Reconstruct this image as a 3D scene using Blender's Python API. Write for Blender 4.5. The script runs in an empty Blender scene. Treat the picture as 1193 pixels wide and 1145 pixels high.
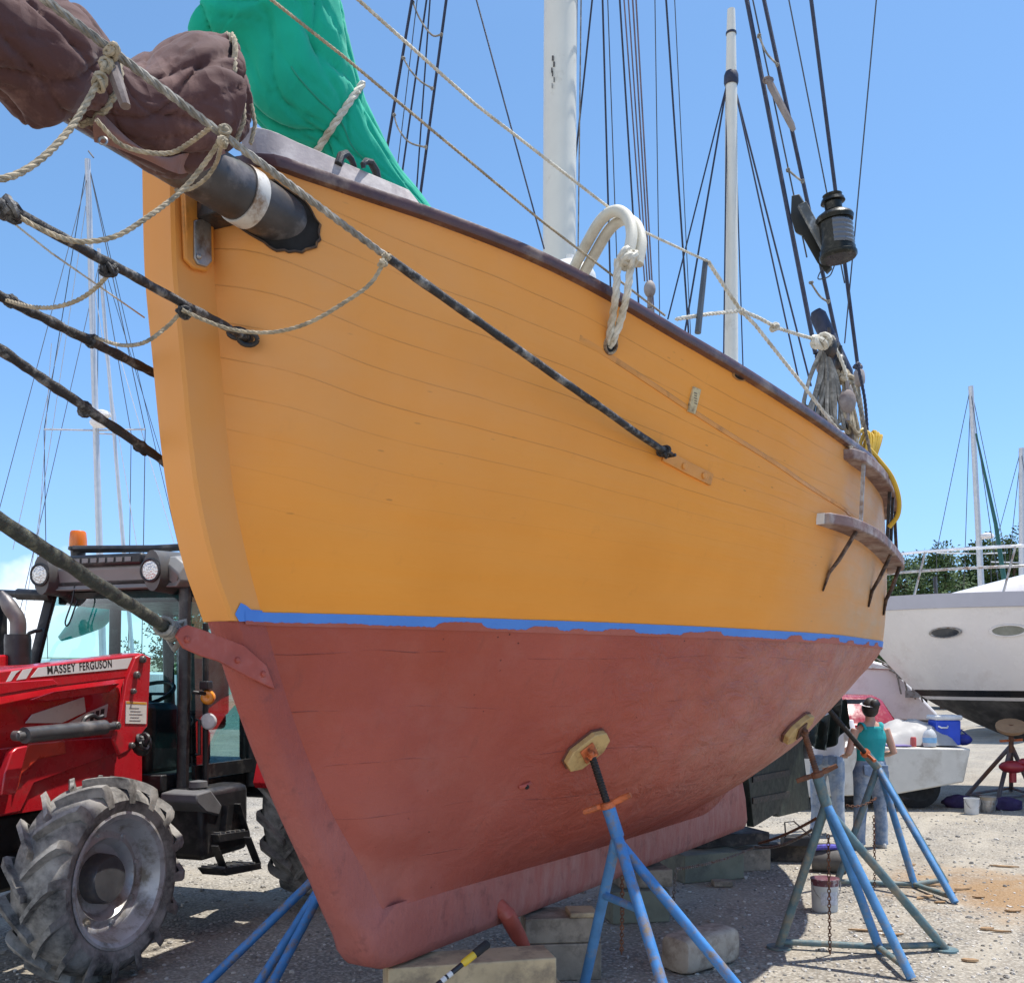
import bpy, math, random
import numpy as np
from mathutils import Vector, Matrix, Quaternion, noise as mnoise
random.seed(7)
scene = bpy.context.scene
COL = scene.collection
V = Vector
# ------------------------------------------------------------------ camera model
F, HC, HV, CX, IW, IH = 1150.0, 1.8, 790.0, 596.5, 1193.0, 1145.0
def at(u, v, y):
    """world point seen at photo pixel (u, v) at distance y"""
    return V(((u-CX)/F*y, y, HC+(HV-v)/F*y))
def gnd(u, v, z=0.0):
    return at(u, v, (HC-z)*F/(v-HV))
def onpl(u, v, o, n):
    d = V(((u-CX)/F, 1, (HV-v)/F)); c = V((0, 0, HC))
    return c + d*((V(o)-c).dot(V(n))/d.dot(V(n)))
cam = bpy.data.cameras.new('camera')
camo = bpy.data.objects.new('camera', cam); COL.objects.link(camo)
camo.location = (0, 0, HC); camo.rotation_euler = (math.pi/2, 0, 0)
cam.sensor_fit = 'HORIZONTAL'; cam.sensor_width = 36; cam.lens = 36*F/IW
cam.shift_y = (HV-IH/2)/IW
cam.clip_start = .05; cam.clip_end = 3000
scene.camera = camo
# ------------------------------------------------------------------ light
SUN = V((.95, .31, 0)).normalized()*math.cos(math.radians(72)) + V((0, 0, math.sin(math.radians(72))))
sl = bpy.data.lights.new('sun', 'SUN'); sl.energy = 3.6; sl.angle = math.radians(.53); sl.color = (1, .96, .89)
so = bpy.data.objects.new('sun', sl); COL.objects.link(so)
so.rotation_euler = (-SUN).to_track_quat('-Z', 'Y').to_euler(); so.location = (6, 5, 20)
w = bpy.data.worlds.new("World"); scene.world = w; w.use_nodes = True
nt = w.node_tree; N = nt.nodes; L = nt.links
bg = N['Background']; bg.inputs['Strength'].default_value = .15
sky = N.new('ShaderNodeTexSky'); sky.sky_type = 'NISHITA'; sky.sun_disc = False
sky.sun_elevation = math.radians(72); sky.sun_rotation = math.atan2(.95, .31)
sky.altitude = 0; sky.air_density = 1.0; sky.dust_density = .15; sky.ozone_density = 1.6
tc = N.new('ShaderNodeTexCoord'); sx = N.new('ShaderNodeSeparateXYZ'); L.new(tc.outputs['Generated'], sx.inputs[0])
def wm(op, a, b=None, c=None, clamp=False):
    n = N.new('ShaderNodeMath'); n.operation = op; n.use_clamp = clamp
    for i, q in enumerate((a, b, c)):
        if q is None: continue
        if isinstance(q, (int, float)): n.inputs[i].default_value = q
        else: L.new(q, n.inputs[i])
    return n.outputs[0]
# a low cloud bank on the left of the horizon, part of the sky itself
az = wm('ARCTAN2', sx.outputs['X'], sx.outputs['Y'])
nz = N.new('ShaderNodeTexNoise'); nz.inputs['Scale'].default_value = 9; nz.inputs['Detail'].default_value = 7
L.new(tc.outputs['Generated'], nz.inputs['Vector'])
edge = wm('ADD', sx.outputs['Z'], wm('MULTIPLY', wm('SUBTRACT', nz.outputs['Fac'], .5), .22))
top = wm('SUBTRACT', .115, wm('MULTIPLY', wm('ADD', az, .50), .20))
m = wm('MULTIPLY', wm('SUBTRACT', top, edge), 26, clamp=True)
m = wm('MULTIPLY', m, wm('MULTIPLY', wm('SUBTRACT', -.22, az), 9, clamp=True))
mx = N.new('ShaderNodeMix'); mx.data_type = 'RGBA'
L.new(wm('MULTIPLY', m, .85), mx.inputs[0])
tint = N.new('ShaderNodeMix'); tint.data_type = 'RGBA'; tint.blend_type = 'MULTIPLY'; tint.inputs[0].default_value = 1
L.new(sky.outputs[0], tint.inputs[6]); 
hr = N.new('ShaderNodeValToRGB'); L.new(sx.outputs['Z'], hr.inputs[0]); e = hr.color_ramp.elements
for q, (ps, cc) in zip([e[0], e[1], e.new(.2), e.new(.36), e.new(.55)], ((0, (.34, .46, .70)), (.95, (1.25, 1.3, 1.2)), (.185, (.495, .625, .81)), (.36, (.545, .69, .77)), (.55, (.60, .73, .79)))): q.position = ps; q.color = (*cc, 1)
L.new(hr.outputs[0], tint.inputs[7])
L.new(tint.outputs[2], mx.inputs[6]); mx.inputs[7].default_value = (6.2, 6.4, 6.8, 1)
L.new(mx.outputs[2], bg.inputs['Color'])
vs = scene.view_settings; vs.view_transform = 'Standard'; vs.look = 'None'; vs.gamma = 1; vs.use_curve_mapping = False
vs.exposure = 0.82
scene.cycles.max_bounces = 8; scene.cycles.transparent_max_bounces = 12
# ------------------------------------------------------------------ materials
class G:
    """tiny node-graph helper"""
    def __init__(s, name):
        s.m = bpy.data.materials.new(name); s.m.use_nodes = True; s.t = s.m.node_tree
        s.b = s.t.nodes['Principled BSDF']; s._o = None
    def n(s, typ, **kw):
        x = s.t.nodes.new(typ)
        for k, v in kw.items(): setattr(x, k, v)
        return x
    def set(s, sock, v):
        if isinstance(v, bpy.types.NodeSocket): s.t.links.new(v, sock)
        elif isinstance(v, (tuple, list)) and sock.type == 'RGBA' and len(v) == 3: sock.default_value = (*v, 1)
        else: sock.default_value = v
    @property
    def o(s):
        if s._o is None: s._o = s.n('ShaderNodeTexCoord').outputs['Object']
        return s._o
    def uv(s):
        return s.n('ShaderNodeUVMap', uv_map='UVMap').outputs[0]
    def math(s, op, *a, clamp=False):
        x = s.n('ShaderNodeMath', operation=op, use_clamp=clamp)
        for i, q in enumerate(a): s.set(x.inputs[i], q)
        return x.outputs[0]
    def map(s, vec, scale=(1, 1, 1), loc=(0, 0, 0), rot=(0, 0, 0)):
        x = s.n('ShaderNodeMapping'); s.set(x.inputs[0], vec); x.inputs['Scale'].default_value = scale
        x.inputs['Location'].default_value = loc; x.inputs['Rotation'].default_value = rot
        return x.outputs[0]
    def noise(s, scale=5, detail=4, rough=.55, vec=None, dist=0):
        x = s.n('ShaderNodeTexNoise'); s.set(x.inputs['Vector'], vec if vec is not None else s.o)
        x.inputs['Scale'].default_value = scale; x.inputs['Detail'].default_value = detail
        x.inputs['Roughness'].default_value = rough; x.inputs['Distortion'].default_value = dist
        return x.outputs['Fac']
    def voro(s, scale, feature='F1', out='Distance', vec=None, rnd=1):
        x = s.n('ShaderNodeTexVoronoi', feature=feature); s.set(x.inputs['Vector'], vec if vec is not None else s.o)
        x.inputs['Scale'].default_value = scale; x.inputs['Randomness'].default_value = rnd
        return x.outputs[out]
    def ramp(s, fac, *stops, interp='LINEAR'):
        x = s.n('ShaderNodeValToRGB'); s.set(x.inputs[0], fac); x.color_ramp.interpolation = interp
        e = x.color_ramp.elements
        while len(e) < len(stops): e.new(.5)
        for el, (p, c) in zip(e, stops):
            el.position = p; el.color = (c, c, c, 1) if isinstance(c, (int, float)) else (*c, 1)
        return x.outputs[0]
    def mix(s, fac, a, b, blend='MIX'):
        x = s.n('ShaderNodeMix', data_type='RGBA', blend_type=blend)
        s.set(x.inputs[0], fac); s.set(x.inputs[6], a); s.set(x.inputs[7], b)
        return x.outputs[2]
    def bump(s, h, strength=.3, dist=.01, normal=None):
        x = s.n('ShaderNodeBump'); s.set(x.inputs['Height'], h)
        x.inputs['Strength'].default_value = strength; x.inputs['Distance'].default_value = dist
        if normal is not None: s.set(x.inputs['Normal'], normal)
        s.t.links.new(x.outputs[0], s.b.inputs['Normal']); return x.outputs[0]
    def col(s, c): s.set(s.b.inputs['Base Color'], c)
    def p(s, k, v): s.set(s.b.inputs[k], v)
def sc(c, k): return tuple(min(1, x*k) for x in c)
MATS = {}
def M(name, c, rough=.5, metal=0, var=.18, vs=6, dirt=None, da=.5, ds=3, bump=.15, bs=80, bd=.004, coat=0, stretch=(1, 1, 1), spec=.5):
    if name in MATS: return MATS[name]
    g = G(name); vec = g.map(g.o, stretch)
    n1 = g.noise(vs, 5, .6, vec)
    cc = g.mix(g.ramp(n1, (.3, 0), (.7, 1)), sc(c, 1-var), sc(c, 1+var))
    if dirt is not None:
        n2 = g.noise(ds, 8, .68, vec)
        lo = .62-da*.4
        cc = g.mix(g.ramp(n2, (lo, 0), (lo+.16, 1)), cc, dirt)
    g.col(cc); g.p('Metallic', metal)
    g.p('Roughness', g.ramp(g.noise(vs*2.3, 3), (.3, max(.02, rough-.12)), (.7, min(1, rough+.12))))
    g.p('Specular IOR Level', spec)
    if coat: g.p('Coat Weight', coat); g.p('Coat Roughness', .08)
    if bump: g.bump(g.noise(bs, 4, .6, vec), bump, bd)
    MATS[name] = g.m
    return g.m
# ------------------------------------------------------------------ mesh builder
def frame(d):
    d = V(d).normalized(); a = V((0, 0, 1)) if abs(d.z) < .95 else V((1, 0, 0))
    x = a.cross(d).normalized(); return x, d.cross(x), d
class MB:
    def __init__(s): s.v = []; s.f = []; s.uv = {}
    def add(s, vs, fs):
        o = len(s.v); s.v += [V(p) for p in vs]; s.f += [tuple(i+o for i in f) for f in fs]; return s
    def grid(s, rows, closed=False, uv=None, flip=False):
        o = len(s.v); n = len(rows[0])
        for r in rows: s.v += [V(p) for p in r]
        if uv:
            for i, r in enumerate(uv):
                for j, q in enumerate(r): s.uv[o+i*n+j] = q
        for i in range(len(rows)-1):
            for j in range(n if closed else n-1):
                k = (j+1) % n
                f = (o+i*n+j, o+i*n+k, o+(i+1)*n+k, o+(i+1)*n+j)
                s.f.append(f[::-1] if flip else f)
        return s
    def box(s, c, size, ax=None):
        x, y, z = ax if ax else (V((1, 0, 0)), V((0, 1, 0)), V((0, 0, 1)))
        c = V(c); a, b, d = (q/2 for q in size)
        vs = [c+x*(a*i)+y*(b*j)+z*(d*k) for i in (-1, 1) for j in (-1, 1) for k in (-1, 1)]
        return s.add(vs, [(0, 1, 3, 2), (4, 6, 7, 5), (0, 4, 5, 1), (2, 3, 7, 6), (0, 2, 6, 4), (1, 5, 7, 3)])
    def beam(s, a, b, wd, th, up=(0, 0, 1)):
        a = V(a); b = V(b); d = (b-a).normalized(); u = V(up); x = u.cross(d).normalized(); y = d.cross(x)
        return s.box((a+b)/2, (wd, th, (b-a).length), (x, y, d))
    def prism(s, pts, off):
        """pts: 3D outline, extruded by vector off"""
        n = len(pts); off = V(off); a = [V(p) for p in pts]; b = [p+off for p in a]
        return s.add(a+b, [tuple(range(n-1, -1, -1)), tuple(range(n, 2*n))] + [(i, (i+1) % n, n+(i+1) % n, n+i) for i in range(n)])
    def tube(s, pts, r, n=8, cap=True, sq=None):
        pts = [V(p) for p in pts]; k = len(pts)
        rr = r if isinstance(r, (list, tuple)) else [r]*k
        d0 = (pts[1]-pts[0]).normalized(); x, y, _ = frame(d0); rows = []
        for i, p in enumerate(pts):
            d = (pts[min(i+1, k-1)]-pts[max(i-1, 0)])
            d = d.normalized() if d.length > 1e-9 else d0
            x = (x-d*x.dot(d)); x = x.normalized() if x.length > 1e-6 else frame(d)[0]
            y = d.cross(x)
            e = rr[i] if isinstance(rr[i], (tuple, list)) else (rr[i], rr[i])
            rows.append([p+x*(e[0]*math.cos(2*math.pi*j/n))+y*(e[1]*math.sin(2*math.pi*j/n)) for j in range(n)])
        o = len(s.v); s.grid(rows, True)
        if cap:
            s.f.append(tuple(o+j for j in range(n-1, -1, -1))); e = o+(k-1)*n
            s.f.append(tuple(e+j for j in range(n)))
        return s
    def lathe(s, o, d, prof, n=24, ref=None):
        """prof: (along, radius) list round axis d from o"""
        x, y, d = frame(d); o = V(o)
        if ref is not None:
            x = (V(ref)-d*V(ref).dot(d)).normalized(); y = d.cross(x)
        return s.grid([[o+d*a+x*(r*math.cos(2*math.pi*j/n))+y*(r*math.sin(2*math.pi*j/n)) for j in range(n)] for a, r in prof], True)
    def ball(s, c, r, n=10, m=7, jit=0):
        r = r if isinstance(r, (tuple, list)) else (r, r, r); c = V(c); rows = []
        for i in range(m+1):
            t = math.pi*i/m; q = max(math.sin(t), .02)
            rows.append([c+V((r[0]*q*math.cos(2*math.pi*j/n), r[1]*q*math.sin(2*math.pi*j/n), -r[2]*math.cos(t)))*(1+jit*(random.random()-.5)) for j in range(n)])
        return s.grid(rows, True)
    def build(s, name, mat, parent=None, smooth=40, bevel=0, segs=2):
        me = bpy.data.meshes.new(name); me.from_pydata([tuple(p) for p in s.v], [], s.f); me.update()
        if s.uv:
            ul = me.uv_layers.new(name='UVMap'); idx = np.zeros(len(me.loops), int); me.loops.foreach_get('vertex_index', idx)
            ul.data.foreach_set('uv', np.array([s.uv.get(int(i), (0, 0)) for i in idx], 'f').ravel())
        ob = bpy.data.objects.new(name, me); COL.objects.link(ob)
        if smooth:
            me.polygons.foreach_set('use_smooth', [True]*len(me.polygons)); me.set_sharp_from_angle(angle=math.radians(smooth))
        for mm in (mat if isinstance(mat, (list, tuple)) else [mat]): me.materials.append(mm)
        if bevel:
            b = ob.modifiers.new('bevel', 'BEVEL'); b.width = bevel; b.segments = segs; b.limit_method = 'ANGLE'; b.angle_limit = math.radians(35)
            b.harden_normals = False
        par(ob, parent)
        return ob
def par(ob, parent):
    if parent is None: return
    ob.parent = parent
    if parent.type == 'EMPTY': ob.matrix_parent_inverse = (Matrix.Translation(parent.location) @ parent.rotation_euler.to_matrix().to_4x4()).inverted()
def tag(o, label, cat, group=None, kind=None):
    if label: o['label'] = label
    if cat: o['category'] = cat
    if group: o['group'] = group
    if kind: o['kind'] = kind
    return o
def thing(name, loc, label, cat, group=None):
    o = bpy.data.objects.new(name, None); COL.objects.link(o); o.location = loc; o.empty_display_size = .2
    return tag(o, label, cat, group)
def copy_tree(o, parent=None):
    c = o.copy(); COL.objects.link(c)
    if parent is not None:
        mi = o.matrix_parent_inverse.copy(); c.parent = parent; c.matrix_parent_inverse = mi
    for ch in list(o.children): copy_tree(ch, c)
    return c
def catenary(a, b, sag, n=14):
    a = V(a); b = V(b)
    return [a.lerp(b, t)-V((0, 0, sag*4*t*(1-t))) for t in [i/n for i in range(n+1)]]
def spline(pts, n=8):
    """Catmull-Rom through 3D points"""
    p = [V(q) for q in pts]; p = [p[0]*2-p[1]]+p+[p[-1]*2-p[-2]]; out = []
    for i in range(1, len(p)-2):
        for k in range(n):
            t = k/n; a, b, c, d = p[i-1:i+3]
            out.append(.5*((2*b)+(c-a)*t+(2*a-5*b+4*c-d)*t*t+(3*b-a-3*c+d)*t**3))
    out.append(p[-2]); return out
def pchip(xs, ys):
    xs = list(xs); ys = list(ys); n = len(xs)
    h = [xs[i+1]-xs[i] for i in range(n-1)]; dl = [(ys[i+1]-ys[i])/h[i] for i in range(n-1)]
    d = [0]*n; d[0] = dl[0]; d[-1] = dl[-1]
    for i in range(1, n-1):
        if dl[i-1]*dl[i] > 0:
            w1 = 2*h[i]+h[i-1]; w2 = h[i]+2*h[i-1]; d[i] = (w1+w2)/(w1/dl[i-1]+w2/dl[i])
    def fn(x):
        if x <= xs[0]: return ys[0]
        if x >= xs[-1]: return ys[-1]
        i = 0
        while x > xs[i+1]: i += 1
        t = (x-xs[i])/h[i]
        return ys[i]*(1+2*t)*(1-t)**2+h[i]*d[i]*t*(1-t)**2+ys[i+1]*t*t*(3-2*t)+h[i]*d[i+1]*t*t*(t-1)
    return fn
# ------------------------------------------------------------------ ground, bank
def ground_mat():
    g = G('gravel_ground')
    big = g.noise(.22, 5, .6); mid = g.noise(2.2, 6, .65)
    sand = g.mix(g.ramp(mid, (.35, 0), (.7, 1)), (.345, .30, .235), (.475, .425, .34))
    vc = g.voro(42, out='Color'); vd = g.voro(42)
    vc2 = g.voro(95, out='Color')
    st = g.ramp(vc, (0, (.14, .13, .12)), (.35, (.32, .30, .27)), (.7, (.47, .435, .375)), (1, (.64, .60, .53)))
    st2 = g.ramp(vc2, (0, (.17, .16, .145)), (.5, (.36, .33, .28)), (1, (.58, .535, .46)))
    stones = g.mix(g.ramp(g.noise(9, 3), (.42, 0), (.58, 1)), st, st2)
    stones = g.mix(g.ramp(vd, (.35, 0), (.62, .75)), stones, (.12, .11, .095))
    mask = g.ramp(g.noise(.9, 6, .7), (.36, .35), (.60, 1))
    c = g.mix(mask, sand, stones)
    c = g.mix(g.ramp(big, (.4, 0), (.7, .4)), c, (.31, .26, .195))
    tw = g.n('ShaderNodeTexWave'); tw.inputs['Scale'].default_value = .42; tw.inputs['Distortion'].default_value = 2.2; tw.inputs['Detail'].default_value = 4; g.set(tw.inputs[0], g.map(g.o, rot=(0, 0, .6)))
    c = g.mix(g.math('MULTIPLY', g.ramp(tw.outputs['Fac'], (.72, 0), (.95, .5)), g.ramp(g.noise(.35, 3), (.45, 0), (.6, 1))), c, (.42, .375, .30))
    c = g.mix(g.ramp(g.noise(.55, 7, .75, g.map(g.o, loc=(9, 2, 0))), (.56, 0), (.72, .5)), c, (.20, .165, .12))
    # rusty sand patch beside the far stand
    pos = g.n('ShaderNodeVectorMath', operation='DISTANCE'); g.set(pos.inputs[0], g.map(g.o, (1, .75, 1))); pos.inputs[1].default_value = (4.15, 8.25*.75, 0)
    dd = g.math('ADD', pos.outputs['Value'], g.math('MULTIPLY', g.math('SUBTRACT', g.noise(2.1, 6, .7), .5), 2.2))
    c = g.mix(g.ramp(dd, (.25, .8), (1.0, 0)), c, (.30, .175, .075))
    g.col(c); g.p('Roughness', .92); g.p('Specular IOR Level', .25)
    h = g.math('ADD', g.math('MULTIPLY', g.math('SUBTRACT', 1, vd), g.math('MULTIPLY', mask, 1.0)), g.math('MULTIPLY', g.noise(26, 6, .7), .9))
    h = g.math('ADD', h, g.math('MULTIPLY', g.noise(1.6, 4), 4))
    g.bump(h, .85, .014)
    return g.m
mb = MB()
xs = [-1500, -400, -120, -40, -15, -6, 0, 6, 15, 40, 120, 400, 1500]; ys = [-60, -10, 0, 5, 10, 20, 40, 80, 200, 600, 2000]
mb.grid([[V((x, y, 0)) for y in ys] for x in xs], flip=True)
tag(mb.build('ground', ground_mat(), smooth=0), None, None, kind='structure')
# loose stones lying on the gravel: uncountable, one object
def stones():
    mb = MB(); rnd = random.Random(3)
    for i in range(9000):
        y = 4.9+rnd.random()**1.5*10; x = rnd.uniform(-.62, .62)*y
        r = rnd.uniform(.005, .015)*(2.0 if rnd.random() < .05 else 1)
        pts = []
        c = V((x, y, r*.25)); a = rnd.random()*6.28; n = 5
        sx, sy, sz = r*rnd.uniform(.8, 1.5), r*rnd.uniform(.7, 1), r*rnd.uniform(.5, .8)
        for (h, q) in ((-.6, .8), (.1, 1.0), (.75, .62)):
            for j in range(n):
                t = 6.28*j/n+h; k = rnd.uniform(.8, 1.15)
                px, py = math.cos(t)*q*k*sx, math.sin(t)*q*k*sy
                pts.append(c+V((px*math.cos(a)-py*math.sin(a), px*math.sin(a)+py*math.cos(a), h*sz)))
        fs = [(l*n+j, l*n+(j+1) % n, (l+1)*n+(j+1) % n, (l+1)*n+j) for l in range(2) for j in range(n)]+[tuple(2*n+j for j in range(n))]
        mb.add(pts, fs)
    g = G('loose_stone'); geo = g.n('ShaderNodeNewGeometry').outputs['Random Per Island']
    g.col(g.ramp(geo, (0, (.15, .14, .13)), (.4, (.32, .30, .27)), (.8, (.48, .45, .41)), (1, (.64, .61, .56)))); g.p('Roughness', .9)
    tag(mb.build('gravel', g.m, smooth=0), None, None, kind='stuff')
stones()
# pale sandy bank beyond the yard on the left
def bank():
    mb = MB(); rows = []
    for i in range(60):
        x = -95+i*1.6; row = []
        for j in range(10):
            t = j/9; hgt = 3.3*(math.sin(min(1, max(0, (x+105)/22))*math.pi/2))*(1-max(0, min(1, (x+22)/20)))
            zz = hgt*(3*t*t-2*t**3)*(1+.12*mnoise.noise(V((x*.13, 0, 3))))
            row.append(V((x, 62+10*t+2*mnoise.noise(V((x*.07, 1, 0))), zz-.02+.15*t*mnoise.noise(V((x*.8, t*4, 0))))))
        row.append(V((x, 90, -.1))); rows.append(row)
    mb.grid(rows, flip=True)
    tag(mb.build('hill', M('bank', (.30, .29, .17), .95, var=.35, vs=.6, dirt=(.42, .38, .29), da=.5, ds=.3, bump=.5, bs=2, bd=.3)), None, None, kind='structure')
bank()
# ------------------------------------------------------------------ the wooden boat: hull lines
AX = V((.535, .845, 0)).normalized(); PX = V((AX.y, -AX.x, 0)); O0 = V((-.797, 4.67, 0)); UP = V((0, 0, 1))
def B(s, wd, z): return O0+AX*s+PX*wd+UP*z
def onw(u, v, wd=0.0): return onpl(u, v, B(0, wd, 0), PX)
def bs(p): d = p-O0; return d.dot(AX), d.dot(PX), p.z
SE = 8.2
def zsheer(s): return 3.15+.70*max(0, (3.6-s)/4.73)**1.75+.02*max(0, s-4)**1.6
_zb = pchip([-2, .5, 1.3, 2.5, 4.2, 5.06, 6, 7, 8.2], [.69, .69, .68, .665, .665, .87, 1.18, 1.52, 1.9]); zbot = _zb
_out = pchip([.38, .42, .53, .89, 1.27, 1.65, 2.05, 2.25, 2.58, 3.04, 3.43, 3.86], [.22, .09, .01, -.19, -.41, -.60, -.77, -.86, -.95, -1.01, -1.05, -1.06])
def sstem(z): return _out(z)
_rab = pchip([.69, .89, 1.27, 1.65, 2.05, 2.3, 2.59, 3.03, 3.55, 3.9], [.16, .03, -.24, -.44, -.60, -.69, -.765, -.82, -.865, -.875])
def srab(z): return _rab(z)
TAB = {
 .9: [(.5, .20), (1, .32), (2, .54), (3, .58), (4, .30), (5, .14), (5.5, .13), (SE, .12)],
 1.1: [(0, .19), (.5, .31), (1, .47), (2, .79), (3, .90), (4, .56), (5, .24), (5.8, .13), (SE, .12)],
 1.38: [(0, .26), (.5, .43), (1, .63), (2, 1.03), (3, 1.24), (4, 1.04), (5, .58), (6, .24), (7, .13), (SE, .12)],
 1.77: [(-.2, .27), (0, .36), (.5, .60), (1, .83), (2, 1.22), (3, 1.46), (4, 1.40), (5, 1.05), (6, .56), (7, .2), (SE, .12)],
 2.05: [(-.3, .30), (0, .47), (.5, .73), (1, .96), (2, 1.33), (3, 1.57), (4, 1.58), (5, 1.31), (6, .88), (7, .40), (SE, .12)],
 2.6: [(-.55, .33), (-.3, .50), (0, .70), (.5, .96), (1, 1.17), (2, 1.49), (3, 1.67), (4, 1.62), (5, 1.38), (6, 1.0), (7, .5), (SE, .13)],
 3.15: [(-.7, .33), (-.45, .54), (0, .86), (.5, 1.10), (1, 1.28), (2, 1.575), (3, 1.72), (4, 1.61), (5, 1.37), (6, 1.0), (7, .52), (SE, .14)],
 99: [(-.825, .302), (-.7, .425), (-.529, .566), (-.284, .765), (.073, .999), (.409, 1.153), (.863, 1.305), (1.26, 1.43), (1.66, 1.53), (2.147, 1.627), (2.588, 1.686), (3, 1.72), (3.5, 1.70), (4, 1.61), (5, 1.38), (6, 1.0), (7, .52), (SE, .14)],
}
CUR = {}
for zl, pts in TAB.items():
    s0 = srab(3.76 if zl == 99 else zl)
    CUR[zl] = pchip([0]+[(s-s0)/(SE-s0) for s, _ in pts], [.095]+[q for _, q in pts])
def W(s, z):
    s0 = srab(z); t = max(0, (s-s0)/(SE-s0)); zb = zbot(s); zt = zsheer(s)
    ks, vs = [zb], [.13 if s > .3 else .10]
    for zl, c in CUR.items():
        zz = zt if zl == 99 else zl
        if zz > zb+.06 and (zl == 99 or zz < zt-.04): ks.append(zz); vs.append(c(t))
    return pchip(ks, vs)(z)
def hullp(s, z, off=0.0):
    """port hull surface point (and outward offset)"""
    p = B(s, W(s, z), z)
    if off:
        e = .03
        a = B(s+e, W(s+e, z), z)-B(s-e, W(s-e, z), z); b = B(s, W(s, z+e), z+e)-B(s, W(s, z-e), z-e)
        n = a.cross(b).normalized(); n = n if n.dot(PX) > 0 else -n
        p = p+n*off
    return p
def hulln(s, z):
    return (hullp(s, z, 1.0)-hullp(s, z)).normalized()
_grid = []
def hullhit(u, v):
    """(s, z) of the hull point seen at pixel"""
    global _grid
    if not _grid:
        for i in range(110):
            s = -.86+i*.055
            for j in range(80):
                z = zbot(s)+(zsheer(s)-zbot(s))*j/79
                p = hullp(s, z); _grid.append((CX+p.x/p.y*F, HV-(p.z-HC)/p.y*F, s, z, p.y))
    bst = min(_grid, key=lambda q: (q[0]-u)**2+(q[1]-v)**2+(q[4]-4)*.5)
    s, z = bst[2], bst[3]
    for _ in range(6):
        def pr(s, z):
            p = hullp(s, z); return CX+p.x/p.y*F, HV-(p.z-HC)/p.y*F
        a = pr(s, z); e = .004; b = pr(s+e, z); c = pr(s, z+e)
        m = np.array([[(b[0]-a[0])/e, (c[0]-a[0])/e], [(b[1]-a[1])/e, (c[1]-a[1])/e]])
        if abs(np.linalg.det(m)) < 1e3: break
        d = np.linalg.solve(m, np.array([u-a[0], v-a[1]])); d = np.clip(d, -.06, .06)
        s += d[0]; z += d[1]; z = min(zsheer(s), max(zbot(s), z))
    return s, z
ZW = 2.032
boat = thing('sailboat', O0, 'old wooden sailing boat with orange-yellow topsides and red bottom, propped up on blocks and stands', 'sailboat')
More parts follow.
